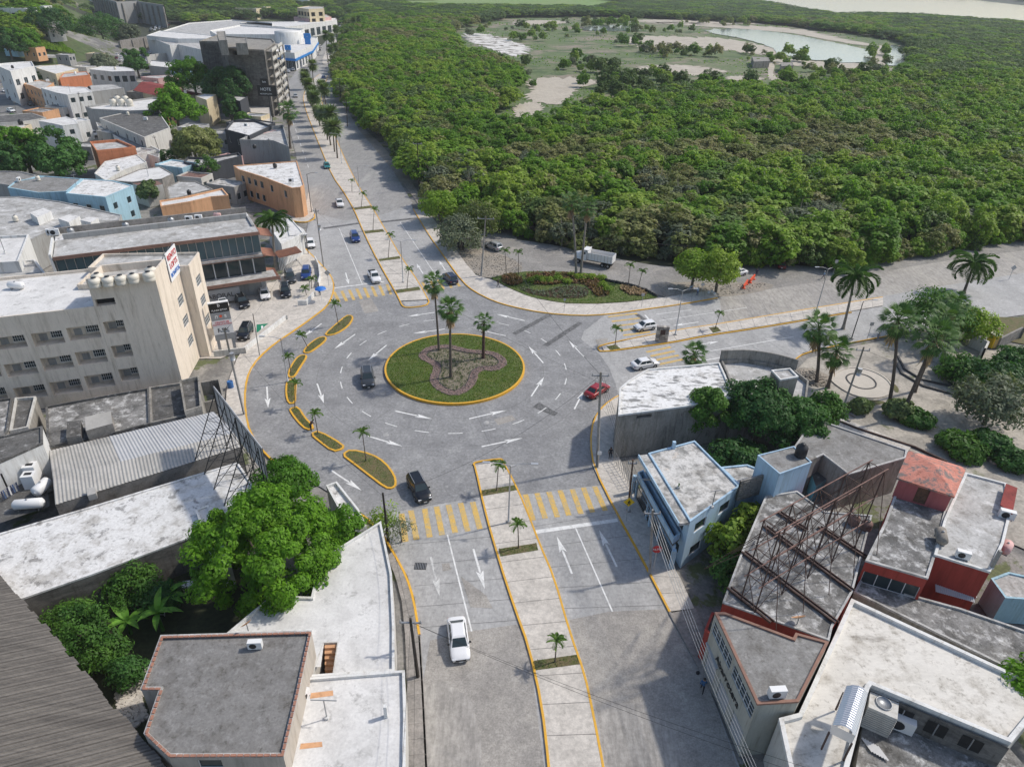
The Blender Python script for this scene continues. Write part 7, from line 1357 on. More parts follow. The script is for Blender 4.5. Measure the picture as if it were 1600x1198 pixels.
# --- palms
def fan_leaf(n=13, R=1.0, pet=.9, spread=2.5):
    mb = MB(); mb.bar((0, 0, 0), (pet, 0, .02), .035)
    for k in range(n):
        a = (k / (n - 1) - .5) * spread; L_ = R * (1 - .25 * abs(k / (n - 1) - .5) * 2); d = Vector((math.cos(a), math.sin(a), 0)); w_ = R * spread / n * .55; s = Vector((-d.y, d.x, 0)); o = Vector((pet, 0, 0)); md = o + d * L_ * .55 + Vector((0, 0, .05)); tp = o + d * L_ + Vector((0, 0, -.22 * L_))
        mb.face([o, md - s * w_ * .5, tp, md + s * w_ * .5])
    return mb.build('frond', 'leaf_palm', None, local=True)
def pin_leaf(L=3.0, n=26, arc=.9, wl=.75, mat='leaf_palm'):
    mb = MB(); P = []; a = 0.25; p = Vector((0, 0, 0))
    for k in range(9): P.append(p.copy()); p = p + Vector((math.cos(a), 0, math.sin(a))) * L / 8; a -= arc * 2.2 / 8
    mb.tube(P, [.045 - .004 * k for k in range(9)], 4)
    for s in (-1, 1):
        for k in range(n):
            t = (.08 + .92 * k / n) * 8; i = min(7, int(t)); q = P[i].lerp(P[i + 1], t - i); ll = wl * math.sin(math.pi * (.12 + .83 * k / n)) ** .6; d = Vector((.55, s * .85, -.35 - .25 * rnd.random())).normalized() * ll; m_ = q + d * .5 + Vector((0, 0, .06)); wv = Vector((.04 + .02 * L, 0, 0)) * .75; mb.face([q - wv * .6, m_ - wv, q + d, m_ + wv])
    return mb.build('frond', mat, None, local=True)
FL = [fan_leaf(13, 1.0, .95), fan_leaf(12, .9, 1.1, 2.2)]; PL = [pin_leaf(3.0, 34, .9, .85), pin_leaf(3.2, 36, 1.15, .9), pin_leaf(1.25, 18, 1.1, .42, 'leaf_young'), pin_leaf(1.15, 18, 1.35, .4, 'leaf_young')]
FM = [o.data for o in FL]; PM_ = [o.data for o in PL]
for o in FL + PL: bpy.data.objects.remove(o)
def palm(b, t, name, label, ty, group=None, n=None, sc=1., lean=None, dead=0, r=None, bark='palm_bark'):
    B_, T_ = rise(b, t); T_ = Vector(T_); root = thing(name, label, 'palm', B_, 0, group); D_ = T_ - B_; h = D_.z; mb = MB(); r = r or (.2 if ty != 'young' else .06)
    P = [Vector((D_.x * s ** 1.3, D_.y * s ** 1.3, D_.z * s)) for s in (0, .03, .1, .3, .5, .7, .85, 1)]; mb.tube([p + (Vector((0, 0, -.1)) if i == 0 else Vector((0, 0, 0))) for i, p in enumerate(P)], [r * k for k in (1.9, 1.45, 1.15, 1, .92, .85, .85, .8)], 10); mb.build('trunk', bark, root, local=True); tp = P[-1]
    if ty == 'fan':
        n = n or 34
        for k in range(n):
            o = bpy.data.objects.new('frond', FM[k % 2]); C.objects.link(o); o.parent = root; o.location = tp; el = 1.25 - 2.35 * (k / n) ** .9; o.rotation_euler = (rnd.uniform(-.3, .3), -el, k * 2.4 + rnd.uniform(-.2, .2)); s_ = sc * rnd.uniform(.85, 1.1); o.scale = (s_,) * 3
        if dead:
            mb = MB()
            for k in range(dead):
                a = rnd.uniform(0, 6.3); z_ = -rnd.uniform(.1, 1.) * 2.6 * sc; d = Vector((math.cos(a), math.sin(a), 0)); s = Vector((-d.y, d.x, 0)); o = tp + Vector((0, 0, z_ * .6)) + d * .15; e = o + d * rnd.uniform(.25, .6) * sc + Vector((0, 0, -rnd.uniform(.7, 1.3) * sc)); mb.face([o, o.lerp(e, .6) - s * .14, e, o.lerp(e, .6) + s * .14])
            q = mb.build('dead_skirt', 'leaf_dead', root, local=True); q['kind'] = 'stuff'
    elif ty == 'coco':
        n = n or 20
        for k in range(n):
            o = bpy.data.objects.new('frond', PM_[k % 2]); C.objects.link(o); o.parent = root; o.location = tp; el = 1.0 - 1.5 * (k / n); o.rotation_euler = (rnd.uniform(-.25, .25), -el, k * 2.4 + rnd.uniform(-.2, .2)); s_ = sc * rnd.uniform(.85, 1.1); o.scale = (s_,) * 3
    else:
        n = n or 9
        for k in range(n):
            o = bpy.data.objects.new('frond', PM_[2 + k % 2]); C.objects.link(o); o.parent = root; o.location = tp - Vector((0, 0, .02 * k)); el = 1.25 - 1.15 * (k / n); o.rotation_euler = (rnd.uniform(-.25, .25), -el, k * 2.4 + rnd.uniform(-.3, .3)); s_ = sc * rnd.uniform(.8, 1.15); o.scale = (s_,) * 3
    return root
palm((704.5, 592), (703, 482), 'fan_palm', 'tallest fan palm in the middle of the round island', 'fan', dead=150, sc=1.15, n=40)
palm((686, 550), (678, 442), 'fan_palm', 'slim fan palm at the back left of the round island', 'fan', dead=50, sc=1.1, n=36, r=.17); palm((755, 562), (756, 502), 'fan_palm', 'short fan palm at the right of the round island', 'fan', sc=.95, n=26, r=.24, bark='rust', dead=10)
palm((900, 433), (893, 316), 'fan_palm', 'left of the two tall fan palms by the white dump truck', 'fan', dead=90, sc=1.25, n=36, r=.22, bark='palm_bark_pale'); palm((907, 432), (918, 322), 'fan_palm', 'right of the two tall fan palms by the white dump truck', 'fan', dead=110, sc=1.25, n=36, r=.22, bark='palm_bark_pale')
palm((1317, 514), (1336, 432), 'coconut_palm', 'tall coconut palm standing at the south side of the east avenue', 'coco', sc=1.5, r=.22, bark='palm_bark_pale', n=22); palm((1506, 457), (1522, 412), 'coconut_palm', 'coconut palm at the far right edge of the east avenue', 'coco', sc=1.6, r=.24, n=22); palm((431, 420), (425, 343), 'coconut_palm', 'lush palm with pale trunk beside the plaza building', 'coco', sc=1.3, r=.25, bark='palm_bark_pale', n=22)
for b, t, lb, k in [((1275, 600), (1280, 512), 'left palm of the pair beside the round park plaza', 1.5), ((1293, 606), (1308, 548), 'right shorter palm of the pair beside the round park plaza', 1.5), ((1388, 634), (1403, 500), 'very tall thin palm at the left of the park grove', 1.6), ((1408, 652), (1462, 528), 'leaning palm with wide crown in the park grove', 1.7), ((1428, 612), (1478, 498), 'palm behind the leaning one in the park grove', 1.4), ((1462, 560), (1494, 474), 'small crowned palm at the back of the park grove', 1.2), ((1085, 588), (1085, 553), 'bushy short palm behind the peeling roof', 1.2)]:
    palm(b, t, 'fan_palm', lb, 'fan', sc=k, n=38, dead=60, r=.24)
YP = [((583, 360), (585, 327)), ((607, 403), (610, 367)), ((636, 452), (639, 421)), ((564.5, 324), (567, 303)), ((550, 300), (550, 282)), ((529, 509), (522, 474)), ((481, 544), (470, 523)), ((455, 583), (450, 557)), ((461, 637), (462, 598)), ((497, 679), (491, 645)), ((572, 721), (566, 675)), ((776, 767), (779, 727)), ((810, 857), (809, 818)), ((867, 1035), (870, 1000)), ((961, 540), (964, 513)), ((1117, 515), (1125, 489)), ((810, 430), (810, 394)), ((982, 442), (985, 415)), ((998, 447), (1004, 424)), ((791, 433), (789, 392)), ((479, 462), (476, 450)), ((487, 452), (487, 436))]
WH = ['third planting strip of the north median', 'second planting strip of the north median', 'nearest planting strip of the north median', 'fourth planting strip of the north median', 'far paved part of the north median', 'first yellow kerbed island near the north crossing', 'second small island from the north', 'third small island on the left', 'fourth narrow island on the left', 'sixth island left of the roundabout', 'big last island of the left chain', 'tip of the south median', 'second grass strip of the south median', 'lowest grass strip of the south median', 'tip of the east median', 'far planting square of the east median', 'left end of the curved garden', 'right part of the curved garden', 'right tip of the curved garden', 'red oval at the garden end', 'white planter by the parking lot, lower', 'white planter by the parking lot, upper']
for (b, t), wh in zip(YP, WH): palm(b, t, 'young_palm', 'young palm planted in the ' + wh, 'young', 'young palms on the medians and islands', sc=1. if 'far' not in wh else .85)
# far street palms: trunk and crown meshes shared
cm = MB()
for k in range(60):
    el = 1.2 - 2.5 * (k / 60); a = k * 2.4; d = Vector((math.cos(a) * math.cos(el), math.sin(a) * math.cos(el), math.sin(el))); s = Vector((-math.sin(a), math.cos(a), 0)); L_ = rnd.uniform(1.4, 2.1)
    for q in (-.35, 0, .35): e = d * L_ + s * q * L_ + Vector((0, 0, -.25)); cm.face([Vector((0, 0, 0)), e * .6 - s * .2, e, e * .6 + s * .2])
tmp = cm.build('crown', 'leaf_palm_grey', None, local=True); CRM = tmp.data; bpy.data.objects.remove(tmp)
tm = MB(); tm.tube([(0, 0, -.1), (.05, 0, .5), (0, .05, 1)], [.03, .022, .018], 7); tmp = tm.build('trunk', 'palm_bark', None, local=True); TKM = tmp.data; bpy.data.objects.remove(tmp)
zz2 = lambda P: Z(400, 0, 3.9925, P)
far_p = [((325, 635), (322, 480)), ((318, 560), (300, 460)), ((345, 665), (350, 520)), ((362, 705), (360, 590)), ((372, 730), (375, 570)), ((385, 755), (385, 600)), ((402, 790), (400, 690)), ((420, 640), (410, 530)), ((440, 665), (435, 550)), ((430, 830), (428, 700)), ((448, 875), (455, 700)), ((468, 910), (470, 780)), ((490, 950), (490, 700)), ((508, 990), (498, 785)), ((455, 420), (430, 215)), ((472, 400), (470, 300)), ((485, 390), (480, 230)), ((498, 378), (462, 290)), ((512, 345), (510, 180)), ((575, 285), (573, 195)), ((590, 280), (590, 200)), ((602, 275), (603, 180)), ((618, 240), (618, 120)), ((645, 215), (640, 115)), ((300, 400), (292, 345)), ((370, 560), (360, 400)), ((530, 450), (528, 380))]
for b, t in far_p:
    b, t = zz2([b])[0], zz2([t])[0]; B_, T_ = rise(b, t); h = min(T_.z, 17); r = thing('street_palm', 'tall fan palm in the row along the far median', 'palm', B_, rnd.uniform(0, 6), 'palms along the far avenue median'); o = bpy.data.objects.new('trunk', TKM); C.objects.link(o); o.parent = r; o.scale = (9, 9, h); c_ = bpy.data.objects.new('crown', CRM); C.objects.link(c_); c_.parent = r; c_.location = (0, 0, h); c_.scale = (1.75,) * 3
b, t = zz2([(215, 925)])[0], zz2([(200, 690)])[0]; palm(b, t, 'fan_palm', 'tall shaggy fan palm at the left kerb of the far avenue', 'fan', sc=1.9, n=36, dead=120, r=.28)
# banana plants
def banana(px, h, label, n=8, L=2.4):
    p = G(*px); r = thing('banana_plant', label, 'banana plant', p); mb = MB(); mb.tube([(0, 0, 0), (.05, 0, h * .6), (.05, .05, h)], [.16, .12, .06], 8); mb.build('stem', 'leaf_almond', r, local=True)
    for k in range(n):
        m2 = MB(); a = k * 2.4 + rnd.uniform(-.3, .3); el = rnd.uniform(.35, 1.25); P = []; q = Vector((0, 0, 0)); ll = L * rnd.uniform(.7, 1.1)
        for i in range(8): P.append(q.copy()); q = q + Vector((math.cos(el), 0, math.sin(el))) * ll / 7; el -= .22
        for i in range(7):
            w0, w1 = [.30 * math.sin(math.pi * min(1, (j + .6) / 7.6)) for j in (i, i + 1)]
            for s in (-1, 1): A_, B__ = P[i], P[i + 1]; m2.face([A_, B__, B__ + Vector((0, s * w1, .06)), A_ + Vector((0, s * w0, .06))])
        o = m2.build('leaf', 'leaf_banana', r, local=True); o.location = (.05, .05, h); o.rotation_euler = (0, 0, a)
    return r
banana((240, 900), 2.8, 'tall banana plant against the white roof wall'); banana((185, 925), 2.0, 'banana plant left of the tallest one'); banana((255, 985), 2.2, 'banana plant beside the ladder'); banana((205, 990), 1.6, 'low banana plant in the middle of the backyard'); banana((165, 1050), 1.4, 'small banana plant near the shed edge', 7, 1.8); banana((265, 955), 1.8, 'broad banana plant at the shady side of the backyard', 8, 2.6)
# ================================================================ VEHICLES
def interp(T, x):
    for (a, va), (b, vb) in zip(T, T[1:]):
        if x <= b: return va + (vb - va) * (x - a) / (b - a)
    return T[-1][1]
def make_vehicle(kind):
    """parts of a vehicle at the origin, nose along +X; returns list of (name, object, parent index)"""
    sp = dict(
        sedan=(4.5, 1.76, [(-2.25, .82), (-2.1, .96), (-1.4, 1.0), (-.9, 1.0), (.95, .95), (1.9, .80), (2.25, .58)], [(-1.75, -1.05), (.45, 1.25)], 1.46, 0),
        hatch=(3.9, 1.70, [(-1.95, .85), (-1.85, .98), (-1.0, 1.0), (1.0, .96), (1.7, .82), (1.95, .60)], [(-1.85, -1.45), (.35, 1.05)], 1.48, 0),
        suv=(4.6, 1.86, [(-2.3, .95), (-2.2, 1.1), (1.1, 1.08), (1.95, .98), (2.3, .70)], [(-2.22, -1.85), (.5, 1.2)], 1.74, 0),
        pickup=(5.2, 1.82, [(-2.6, .98), (-2.5, 1.02), (-.4, 1.02), (1.2, 1.05), (2.3, .98), (2.6, .72)], [(-.35, -.1), (.75, 1.35)], 1.72, 1))[kind]
    L, W, prof, gh, H, bed = sp; h0 = .24; out = []
    xs = sorted({-L / 2, -L / 2 + .12, -L / 2 + .4, -1.25 * L / 4.5 - .38, -1.25 * L / 4.5 + .38, -.5, 0, .5, 1.3 * L / 4.5 - .38, 1.3 * L / 4.5 + .38, L / 2 - .3, L / 2 - .1, L / 2}); mb = MB(); rings = []
    for x in xs:
        e = min(1., (L / 2 - abs(x)) / .45); w_ = W / 2 * (.80 + .20 * math.sqrt(max(0, e))); zt = interp(prof, x); zb = h0 + (.12 if abs(x) > L / 2 - .15 else 0)
        half = [(w_ * .90, zb), (w_, zb + .18), (w_, zt - .22), (w_ * .97, zt - .08), (w_ * .86, zt - .01), (w_ * .5, zt + .02), (0, zt + .03)]
        rings.append([(x, y, z) for y, z in half] + [(x, -y, z) for y, z in half[-2::-1]])
    k = len(rings[0]); mb.v += [p for r in rings for p in r]
    for i in range(len(rings) - 1):
        for j in range(k - 1): mb.f.append((i * k + j, i * k + j + 1, (i + 1) * k + j + 1, (i + 1) * k + j)); mb.m.append(0); mb.sm.append(True)
    mb.f.append(tuple(range(k))[::-1]); mb.m.append(0); mb.sm.append(True); mb.f.append(tuple((len(rings) - 1) * k + j for j in range(k))); mb.m.append(0); mb.sm.append(True)
    (b0, t0), (t1, b1) = gh; zb = interp(prof, (b0 + b1) / 2) - .02; wb, wt_ = W / 2 * .88, W / 2 * .68
    base_ = [(b0, wb), (b1, wb), (b1, -wb), (b0, -wb)]; top_ = [(t0, wt_), (t1, wt_), (t1, -wt_), (t0, -wt_)]
    zB = [interp(prof, q[0]) - .02 for q in base_]; Bp = [Vector((x, y, z)) for (x, y), z in zip(base_, zB)]; Tp = [Vector((x, y, H - .05)) for x, y in top_]
    mb.poly([(t0, -wt_, H - .05), (t1, -wt_, H - .05), (t1, wt_, H - .05), (t0, wt_, H - .05)]); ins = [Vector((x * .86 + (t0 + t1) / 2 * .14, y * .8, H)) for x, y in top_]
    mb.face([ins[3], ins[2], ins[1], ins[0]], 0, True)
    for i in range(4): mb.face([Tp[i], Tp[(i + 1) % 4], ins[(i + 1) % 4], ins[i]], 0, True); mb.face([Bp[i], Bp[(i + 1) % 4], Tp[(i + 1) % 4], Tp[i]])
    out.append(('body', mb.build('body', 'car_white', None, local=True), None))
    def quad(a, b, c, d, m0, m1, lo=.12, hi=.90, push=.012):
        q = lambda s, t: a.lerp(b, s).lerp(d.lerp(c, s), t); n = (b - a).cross(d - a).normalized() * push; ce = (a + b + c + d) / 4
        if n.dot(ce - Vector(((b0 + b1) / 2, 0, zb))) < 0: n = -n
        return [q(m0, lo) + n, q(m1, lo) + n, q(m1, hi) + n, q(m0, hi) + n]
    for nm, i, segs in (('side_window', 0, [(.10, .47), (.51, .90)] if not bed else [(.15, .88)]), ('windscreen', 1, [(.05, .95)]), ('side_window', 2, [(.10, .49), (.53, .90)] if not bed else [(.12, .85)]), ('rear_window', 3, [(.08, .92)])):
        for s0, s1 in segs: g = MB(); g.face(quad(Bp[i], Bp[(i + 1) % 4], Tp[(i + 1) % 4], Tp[i], s0, s1)); out.append((nm, g.build(nm, 'glass', None, local=True), None))
    R = .33 if kind in ('suv', 'pickup') else .30
    for x in (-1.25 * L / 4.5, 1.3 * L / 4.5):
        for s in (-1, 1):
            t = MB(); y = s * (W / 2 - .10); t.tube([(x, y - s * .1, R), (x, y + s * .115, R)], [R, R], 16); tyre = t.build('wheel', 'tyre', None, local=True); out.append(('wheel', tyre, None)); r = MB(); r.tube([(x, y + s * .10, R), (x, y + s * .125, R)], [R * .62, R * .55], 12); out.append(('rim', r.build('rim', 'rim', None, local=True), len(out) - 1))
            a = MB(); a.tube([(x, s * W / 2 * .96, R), (x, s * W / 2 * 1.004, R)], [R * 1.18] * 2, 16); out.append(('wheel_arch', a.build('wheel_arch', 'grille', None, local=True), None))
    zf = interp(prof, L / 2 - .1)
    for s in (-1, 1):
        h_ = MB(); h_.box((L / 2 - .14, s * W * .33, zf - .06), (.24, .34, .14)); out.append(('headlight', h_.build('headlight', 'headlight', None, local=True), None)); t = MB(); t.box((-L / 2 + .06, s * W * .36, interp(prof, -L / 2) - .12), (.12, .26, .16)); out.append(('taillight', t.build('taillight', 'taillight', None, local=True), None))
        m_ = MB(); m_.box((b1 - .42, s * (W / 2 + .07), 1.02), (.12, .2, .13)); out.append(('mirror', m_.build('mirror', 'grille', None, local=True), None))
    g = MB(); g.box((L / 2 - .015, 0, .52), (.06, .9, .16)); out.append(('grille', g.build('grille', 'grille', None, local=True), None)); p_ = MB(); p_.box((L / 2 + .02, 0, .36), (.02, .34, .12)); p_.box((-L / 2 - .01, 0, .55), (.02, .34, .12)); out.append(('number_plate', p_.build('number_plate', 'plate', None, local=True), None))
    u = MB(); u.box((0, 0, .25), (L * .9, W * .8, .12)); out.append(('underbody', u.build('underbody', 'grille', None, local=True), None))
    if bed: d = MB(); d.box((-1.5, 0, 1.045), (1.95, 1.4, .02)); out.append(('load_bed', d.build('load_bed', 'grille', None, local=True), None))
    if kind == 'suv':
        d = MB(); [d.bar((-1.7, s * .56, 1.77), (.4, s * .56, 1.77), .04) for s in (-1, 1)]; out.append(('roof_rail', d.build('roof_rail', 'alu', None, local=True), None))
    return out
VP = {k: make_vehicle(k) for k in ('sedan', 'hatch', 'suv', 'pickup')}
def vehicle(kind, rear, front, color, label, group=None, name=None, loc=None, rz=None, full=True, cat='car'):
    if loc is None: a, b = G(*rear), G(*front); loc = (a + b) / 2; rz = math.atan2((b - a).y, (b - a).x)
    e = thing(name or {'sedan': 'sedan_car', 'hatch': 'hatchback_car', 'suv': 'suv_car', 'pickup': 'pickup_truck'}[kind], label, cat, loc, rz, group); made = []
    for nm, o, par in VP[kind]:
        if not full and nm in ('rim', 'number_plate', 'mirror', 'wheel_arch', 'underbody', 'grille'): made.append(None); continue
        c = o.copy(); C.objects.link(c); c.parent = e if par is None else made[par]
        if nm == 'body': c.material_slots[0].link = 'OBJECT'; c.material_slots[0].material = M['car_' + color]
        made.append(c)
    return e
VL = [('sedan', (713, 977), (720, 1032), 'white', 'white sedan driving towards the bottom edge on the near avenue'), ('suv', (646, 752), (664, 786), 'black', 'black suv about to cross the near left crossing'), ('suv', (573, 580), (577, 612), 'charcoal', 'dark grey suv circling left of the round island'), ('sedan', (921, 622), (944, 607), 'red', 'bright red car circling right of the round island'),
      ('hatch', (1026, 511), (989, 517), 'white', 'white hatchback waiting at the upper east crossing'), ('sedan', (986, 577), (1028, 569), 'white', 'white sedan leaving past the lower east crossing'), ('pickup', (580, 428), (590, 445), 'white', 'white pickup with dark empty bed at the north crossing'), ('suv', (552, 368), (558, 382), 'blue', 'blue suv approaching on the north avenue'), ('pickup', (528, 314), (533.5, 328), 'white', 'white pickup higher up the north avenue'), ('suv', (711, 447), (696, 432), 'navy', 'dark suv leaving towards the north behind the island palm'),
      ('sedan', (509, 256), (513, 268), 'teal', 'teal green car on the left lanes of the north avenue'), ('suv', (448, 136), (451, 146), 'charcoal', 'dark suv far up the left lanes'), ('sedan', (460, 147), (464, 157), 'silver', 'silver car beside the dark suv far up the left lanes'), ('sedan', (508, 120), (503, 126), 'blue', 'blue car crossing between the far medians'),
      ('suv', (372, 466), (386, 486), 'black', 'black suv parked nose out in front of the LABORAL shutters'), ('sedan', (411, 452), (417, 474), 'white', 'white car with dark sunroof parked in the lot'), ('suv', (445, 449), (448, 470), 'black', 'black suv parked in the middle of the lot with red tail'), ('suv', (451, 428), (457, 447), 'charcoal', 'dark grey suv parked behind the middle black one'), ('suv', (480, 424), (478, 440), 'blue', 'blue suv parked at the upper right corner of the lot'), ('suv', (390, 512), (378, 536), 'black', 'black suv with chrome roof rails beside the shop totem'), ('hatch', (322, 492), (328, 516), 'navy', 'dark blue car half hidden behind the shop totem'), ('sedan', (345, 466), (352, 486), 'white', 'white car hidden behind the black totem panel'), ('sedan', (484, 377), (487, 391), 'white', 'white car under the corner canopy'),
      ('suv', (778, 392), (764, 386), 'silver', 'silver car with open boot beside the utility pole'), ('sedan', (1162, 428), (1140, 432), 'white', 'white sedan parked on the verge behind the feathery tree'), ('pickup', (1186, 414), (1160, 408), 'darkred', 'dark red covered pickup under the trees'), ('hatch', (1221, 424), (1220, 411), 'darkred', 'small dark red car parked alone under the trees'), ('pickup', (1128, 402), (1108, 404), 'silver', 'silver pickup hidden behind the feathery trees'),
      ('hatch', (17, 156), (27, 157), 'navy', 'dark blue car on the left side street'), ('suv', (42, 160), (56, 170), 'black', 'black suv parked along the apricot row'), ('sedan', (4, 141), (12, 147), 'white', 'white car at the far left junction'), ('sedan', (12, 173), (24, 177), 'white', 'white car on the near side of the left street'), ('pickup', (228, 245), (244, 256), 'silver', 'silver pickup on the side street below the orange terrace'), ('sedan', (214, 239), (222, 245), 'white', 'white car parked behind the silver pickup'), ('suv', (142, 210), (153, 215), 'white', 'white suv beside the white rooftop house'), ('sedan', (290, 271), (303, 278), 'charcoal', 'dark car on the side street by the charcoal house'), ('sedan', (157, 213), (165, 218), 'navy', 'dark car behind the white suv on the side street')]
for v in VL: vehicle(*v)
vc = ['white', 'white', 'silver', 'charcoal', 'white', 'black', 'silver', 'darkred', 'white']
def yard(q0, q1, rows, n, group, lb):
    for r_ in range(rows):
        for k in range(n):
            px_ = q0[0] + (q1[0] - q0[0]) * (k + .5) / n + r_ * 1.5; py_ = q0[1] + (q1[1] - q0[1]) * r_ / max(1, rows - 1) - (k / n - .5) * 8; p = G(px_, py_); c_ = rnd.choice(vc); vehicle(rnd.choice(['sedan', 'suv', 'hatch']), None, None, c_, '%s car parked in the %s' % ({'darkred': 'dark red', 'charcoal': 'dark grey'}.get(c_, c_), lb), group, loc=p, rz=1.9 + rnd.uniform(-.1, .1), full=False)
yard((176, 97), (270, 84), 4, 13, 'cars in the fenced yard', 'crowded yard behind the panel wall'); yard((232, 46), (265, 40), 3, 5, 'cars below the retaining wall', 'lot below the grey retaining wall')
yard((494, 81), (500, 76), 2, 3, 'cars before the blue showroom', 'forecourt of the blue showroom'); yard((440, 112), (462, 104), 2, 3, 'cars before the showroom pylons', 'forecourt beside the grey pylon')
for nm_, L_ in VP.items():
    for _, o, _p in L_: bpy.data.objects.remove(o)
# dump truck
a, b = G(955, 418), G(903, 408); loc = (a + b) / 2; rz = math.atan2((b - a).y, (b - a).x); dt_ = thing('dump_truck', 'white dump truck with ribbed tipper body parked on the service road', 'truck', loc, rz)
def lb(name, mat, boxes, par=dt_, m_fn=None):
    mb = MB()
    for q in boxes: mb.box(*q)
    return mb.build(name, mat, par, local=True)
lb('chassis', 'grille', [((0, 0, .85), (7.6, .9, .25))]); cab = MB()
cab.prism([(1.5, -1.1), (2.9, -1.1), (2.9, 1.1), (1.5, 1.1)], .9, 2.0); cab.v += []; 
P = [Vector(p) for p in [(1.5, -1.1, 2), (2.9, -1.1, 2), (2.9, 1.1, 2), (1.5, 1.1, 2), (1.55, -1, 2.75), (2.55, -1, 2.75), (2.55, 1, 2.75), (1.55, 1, 2.75)]]
for q in ((0, 1, 5, 4), (1, 2, 6, 5), (2, 3, 7, 6), (3, 0, 4, 7), (4, 5, 6, 7)): cab.face([P[i] for i in q])
co = cab.build('cab', 'white_metal', dt_, local=True); g = MB(); g.face([(2.87, -.9, 2.08), (2.87, .9, 2.08), (2.60, .85, 2.66), (2.60, -.85, 2.66)]); g.build('windscreen', 'glass', co, local=True)
for s in (-1, 1): g = MB(); g.face([(1.75, s * 1.09, 2.05), (2.6, s * 1.09, 2.05), (2.42, s * 1.03, 2.62), (1.75, s * 1.03, 2.62)]); g.build('side_window', 'glass', co, local=True)
hd = MB(); hd.tube([(2.8, 0, 1.45), (3.4, 0, 1.4), (4.1, 0, 1.3), (4.25, 0, 1.2)], [1.0, .95, .8, .55], 12); hd.build('bonnet', 'white_metal', dt_, local=True); lb('bumper', 'steel', [((4.2, 0, .7), (.2, 2.2, .35))])
for s in (-1, 1): lb('fender', 'white_metal', [((3.4, s * 1.0, 1.15), (1.3, .4, .2))]); lb('headlight', 'headlight', [((4.1, s * .95, 1.15), (.12, .3, .25))])
lb('tipper_wall', 'white_metal', [((-1.35, -1.2, 1.95), (5.3, .08, 1.5)), ((-1.35, 1.2, 1.95), (5.3, .08, 1.5)), ((-4.0, 0, 1.95), (.08, 2.4, 1.5)), ((1.3, 0, 2.2), (.08, 2.4, 2.0))]); lb('tipper_floor', 'dirt', [((-1.35, 0, 1.3), (5.3, 2.4, .12))]); lb('cab_guard', 'white_metal', [((1.8, 0, 3.1), (1.2, 2.2, .08))])
for k in range(8):
    for s in (-1, 1): lb('rib', 'wall_offwhite', [((-3.8 + k * .7, s * 1.26, 1.95), (.1, .08, 1.5))])
for x in (3.3, -2.0, -3.2):
    for s in (-1, 1): t = MB(); t.tube([(x, s * .85, .5), (x, s * 1.15, .5)], [.5, .5], 16); w_ = t.build('wheel', 'tyre', dt_, local=True); t = MB(); t.tube([(x, s * 1.12, .5), (x, s * 1.17, .5)], [.26, .2], 12); t.build('rim', 'rim', w_, local=True)
# ================================================================ POLES, LAMPS, SIGNS
def lamp(b, t, label, arms=(-1,), mat='galv', L=2.2, az=None, group='street lamps', h=None):
    B_, T_ = rise(b, t); h = h or min(9.5, max(6.5, T_.z)); r = thing('street_lamp', label, 'street lamp', B_, 0, group); mb = MB(); mb.tube([(0, 0, 0), (0, 0, h * .5), (0, 0, h)], [.10, .08, .06], 8); mb.build('pole', mat, r, local=True); p = MB(); p.box((0, 0, .12), (.45, .45, .24)); p.build('base_plate', 'concrete_pole', r, local=True)
    az = 0 if az is None else az
    for s in arms: a = MB(); d = Vector((math.cos(az), math.sin(az), 0)) * s; a.tube([(0, 0, h - .1), tuple(d * L * .5 + Vector((0, 0, h + .25))), tuple(d * L + Vector((0, 0, h + .3)))], [.04, .035, .03], 6); a.build('arm', mat, r, local=True); l_ = MB(); q = d * (L + .3) + Vector((0, 0, h + .3)); l_.box(tuple(q), (.75, .28, .1), az); l_.build('lamp_head', 'alu', r, local=True)
    return r
lamp((630, 442), (626, 377), 'lamp with two arms on the north median nearest the roundabout', (-1, 1), az=0); lamp((1055, 524), (1067, 454), 'lamp on the tip of the east median', (-1, 1), az=.1, L=1.8); lamp((1275, 487), (1294, 420), 'lamp further along the east median', (-1, 1), az=.1, L=1.8); lamp((794.5, 817), (793, 727), 'lamp on the south median beside the crossing', (-1, 1), az=0)
lamp((450, 597), (437, 529), 'lamp standing on the fourth left island', (-1, 1), az=.05); lamp((1330, 530), (1341, 491), 'dark lamp behind the park pole', (1,), 'black_metal', 1.5, h=7); lamp((534, 256), (530, 210), 'lamp at the start of the far palm row', (1, -1), az=.1, L=2); lamp((487, 332), (480, 272), 'dark lamp at the kerb of the wedge building', (1,), 'black_metal', 2); lamp((562, 300), (560, 268), 'lamp on the far north median with one arm right', (1,), az=.1)
lamp((982, 800), (990, 768), 'low lamp head over the pavement before the blue house', (1,), h=4.5, L=1.2)
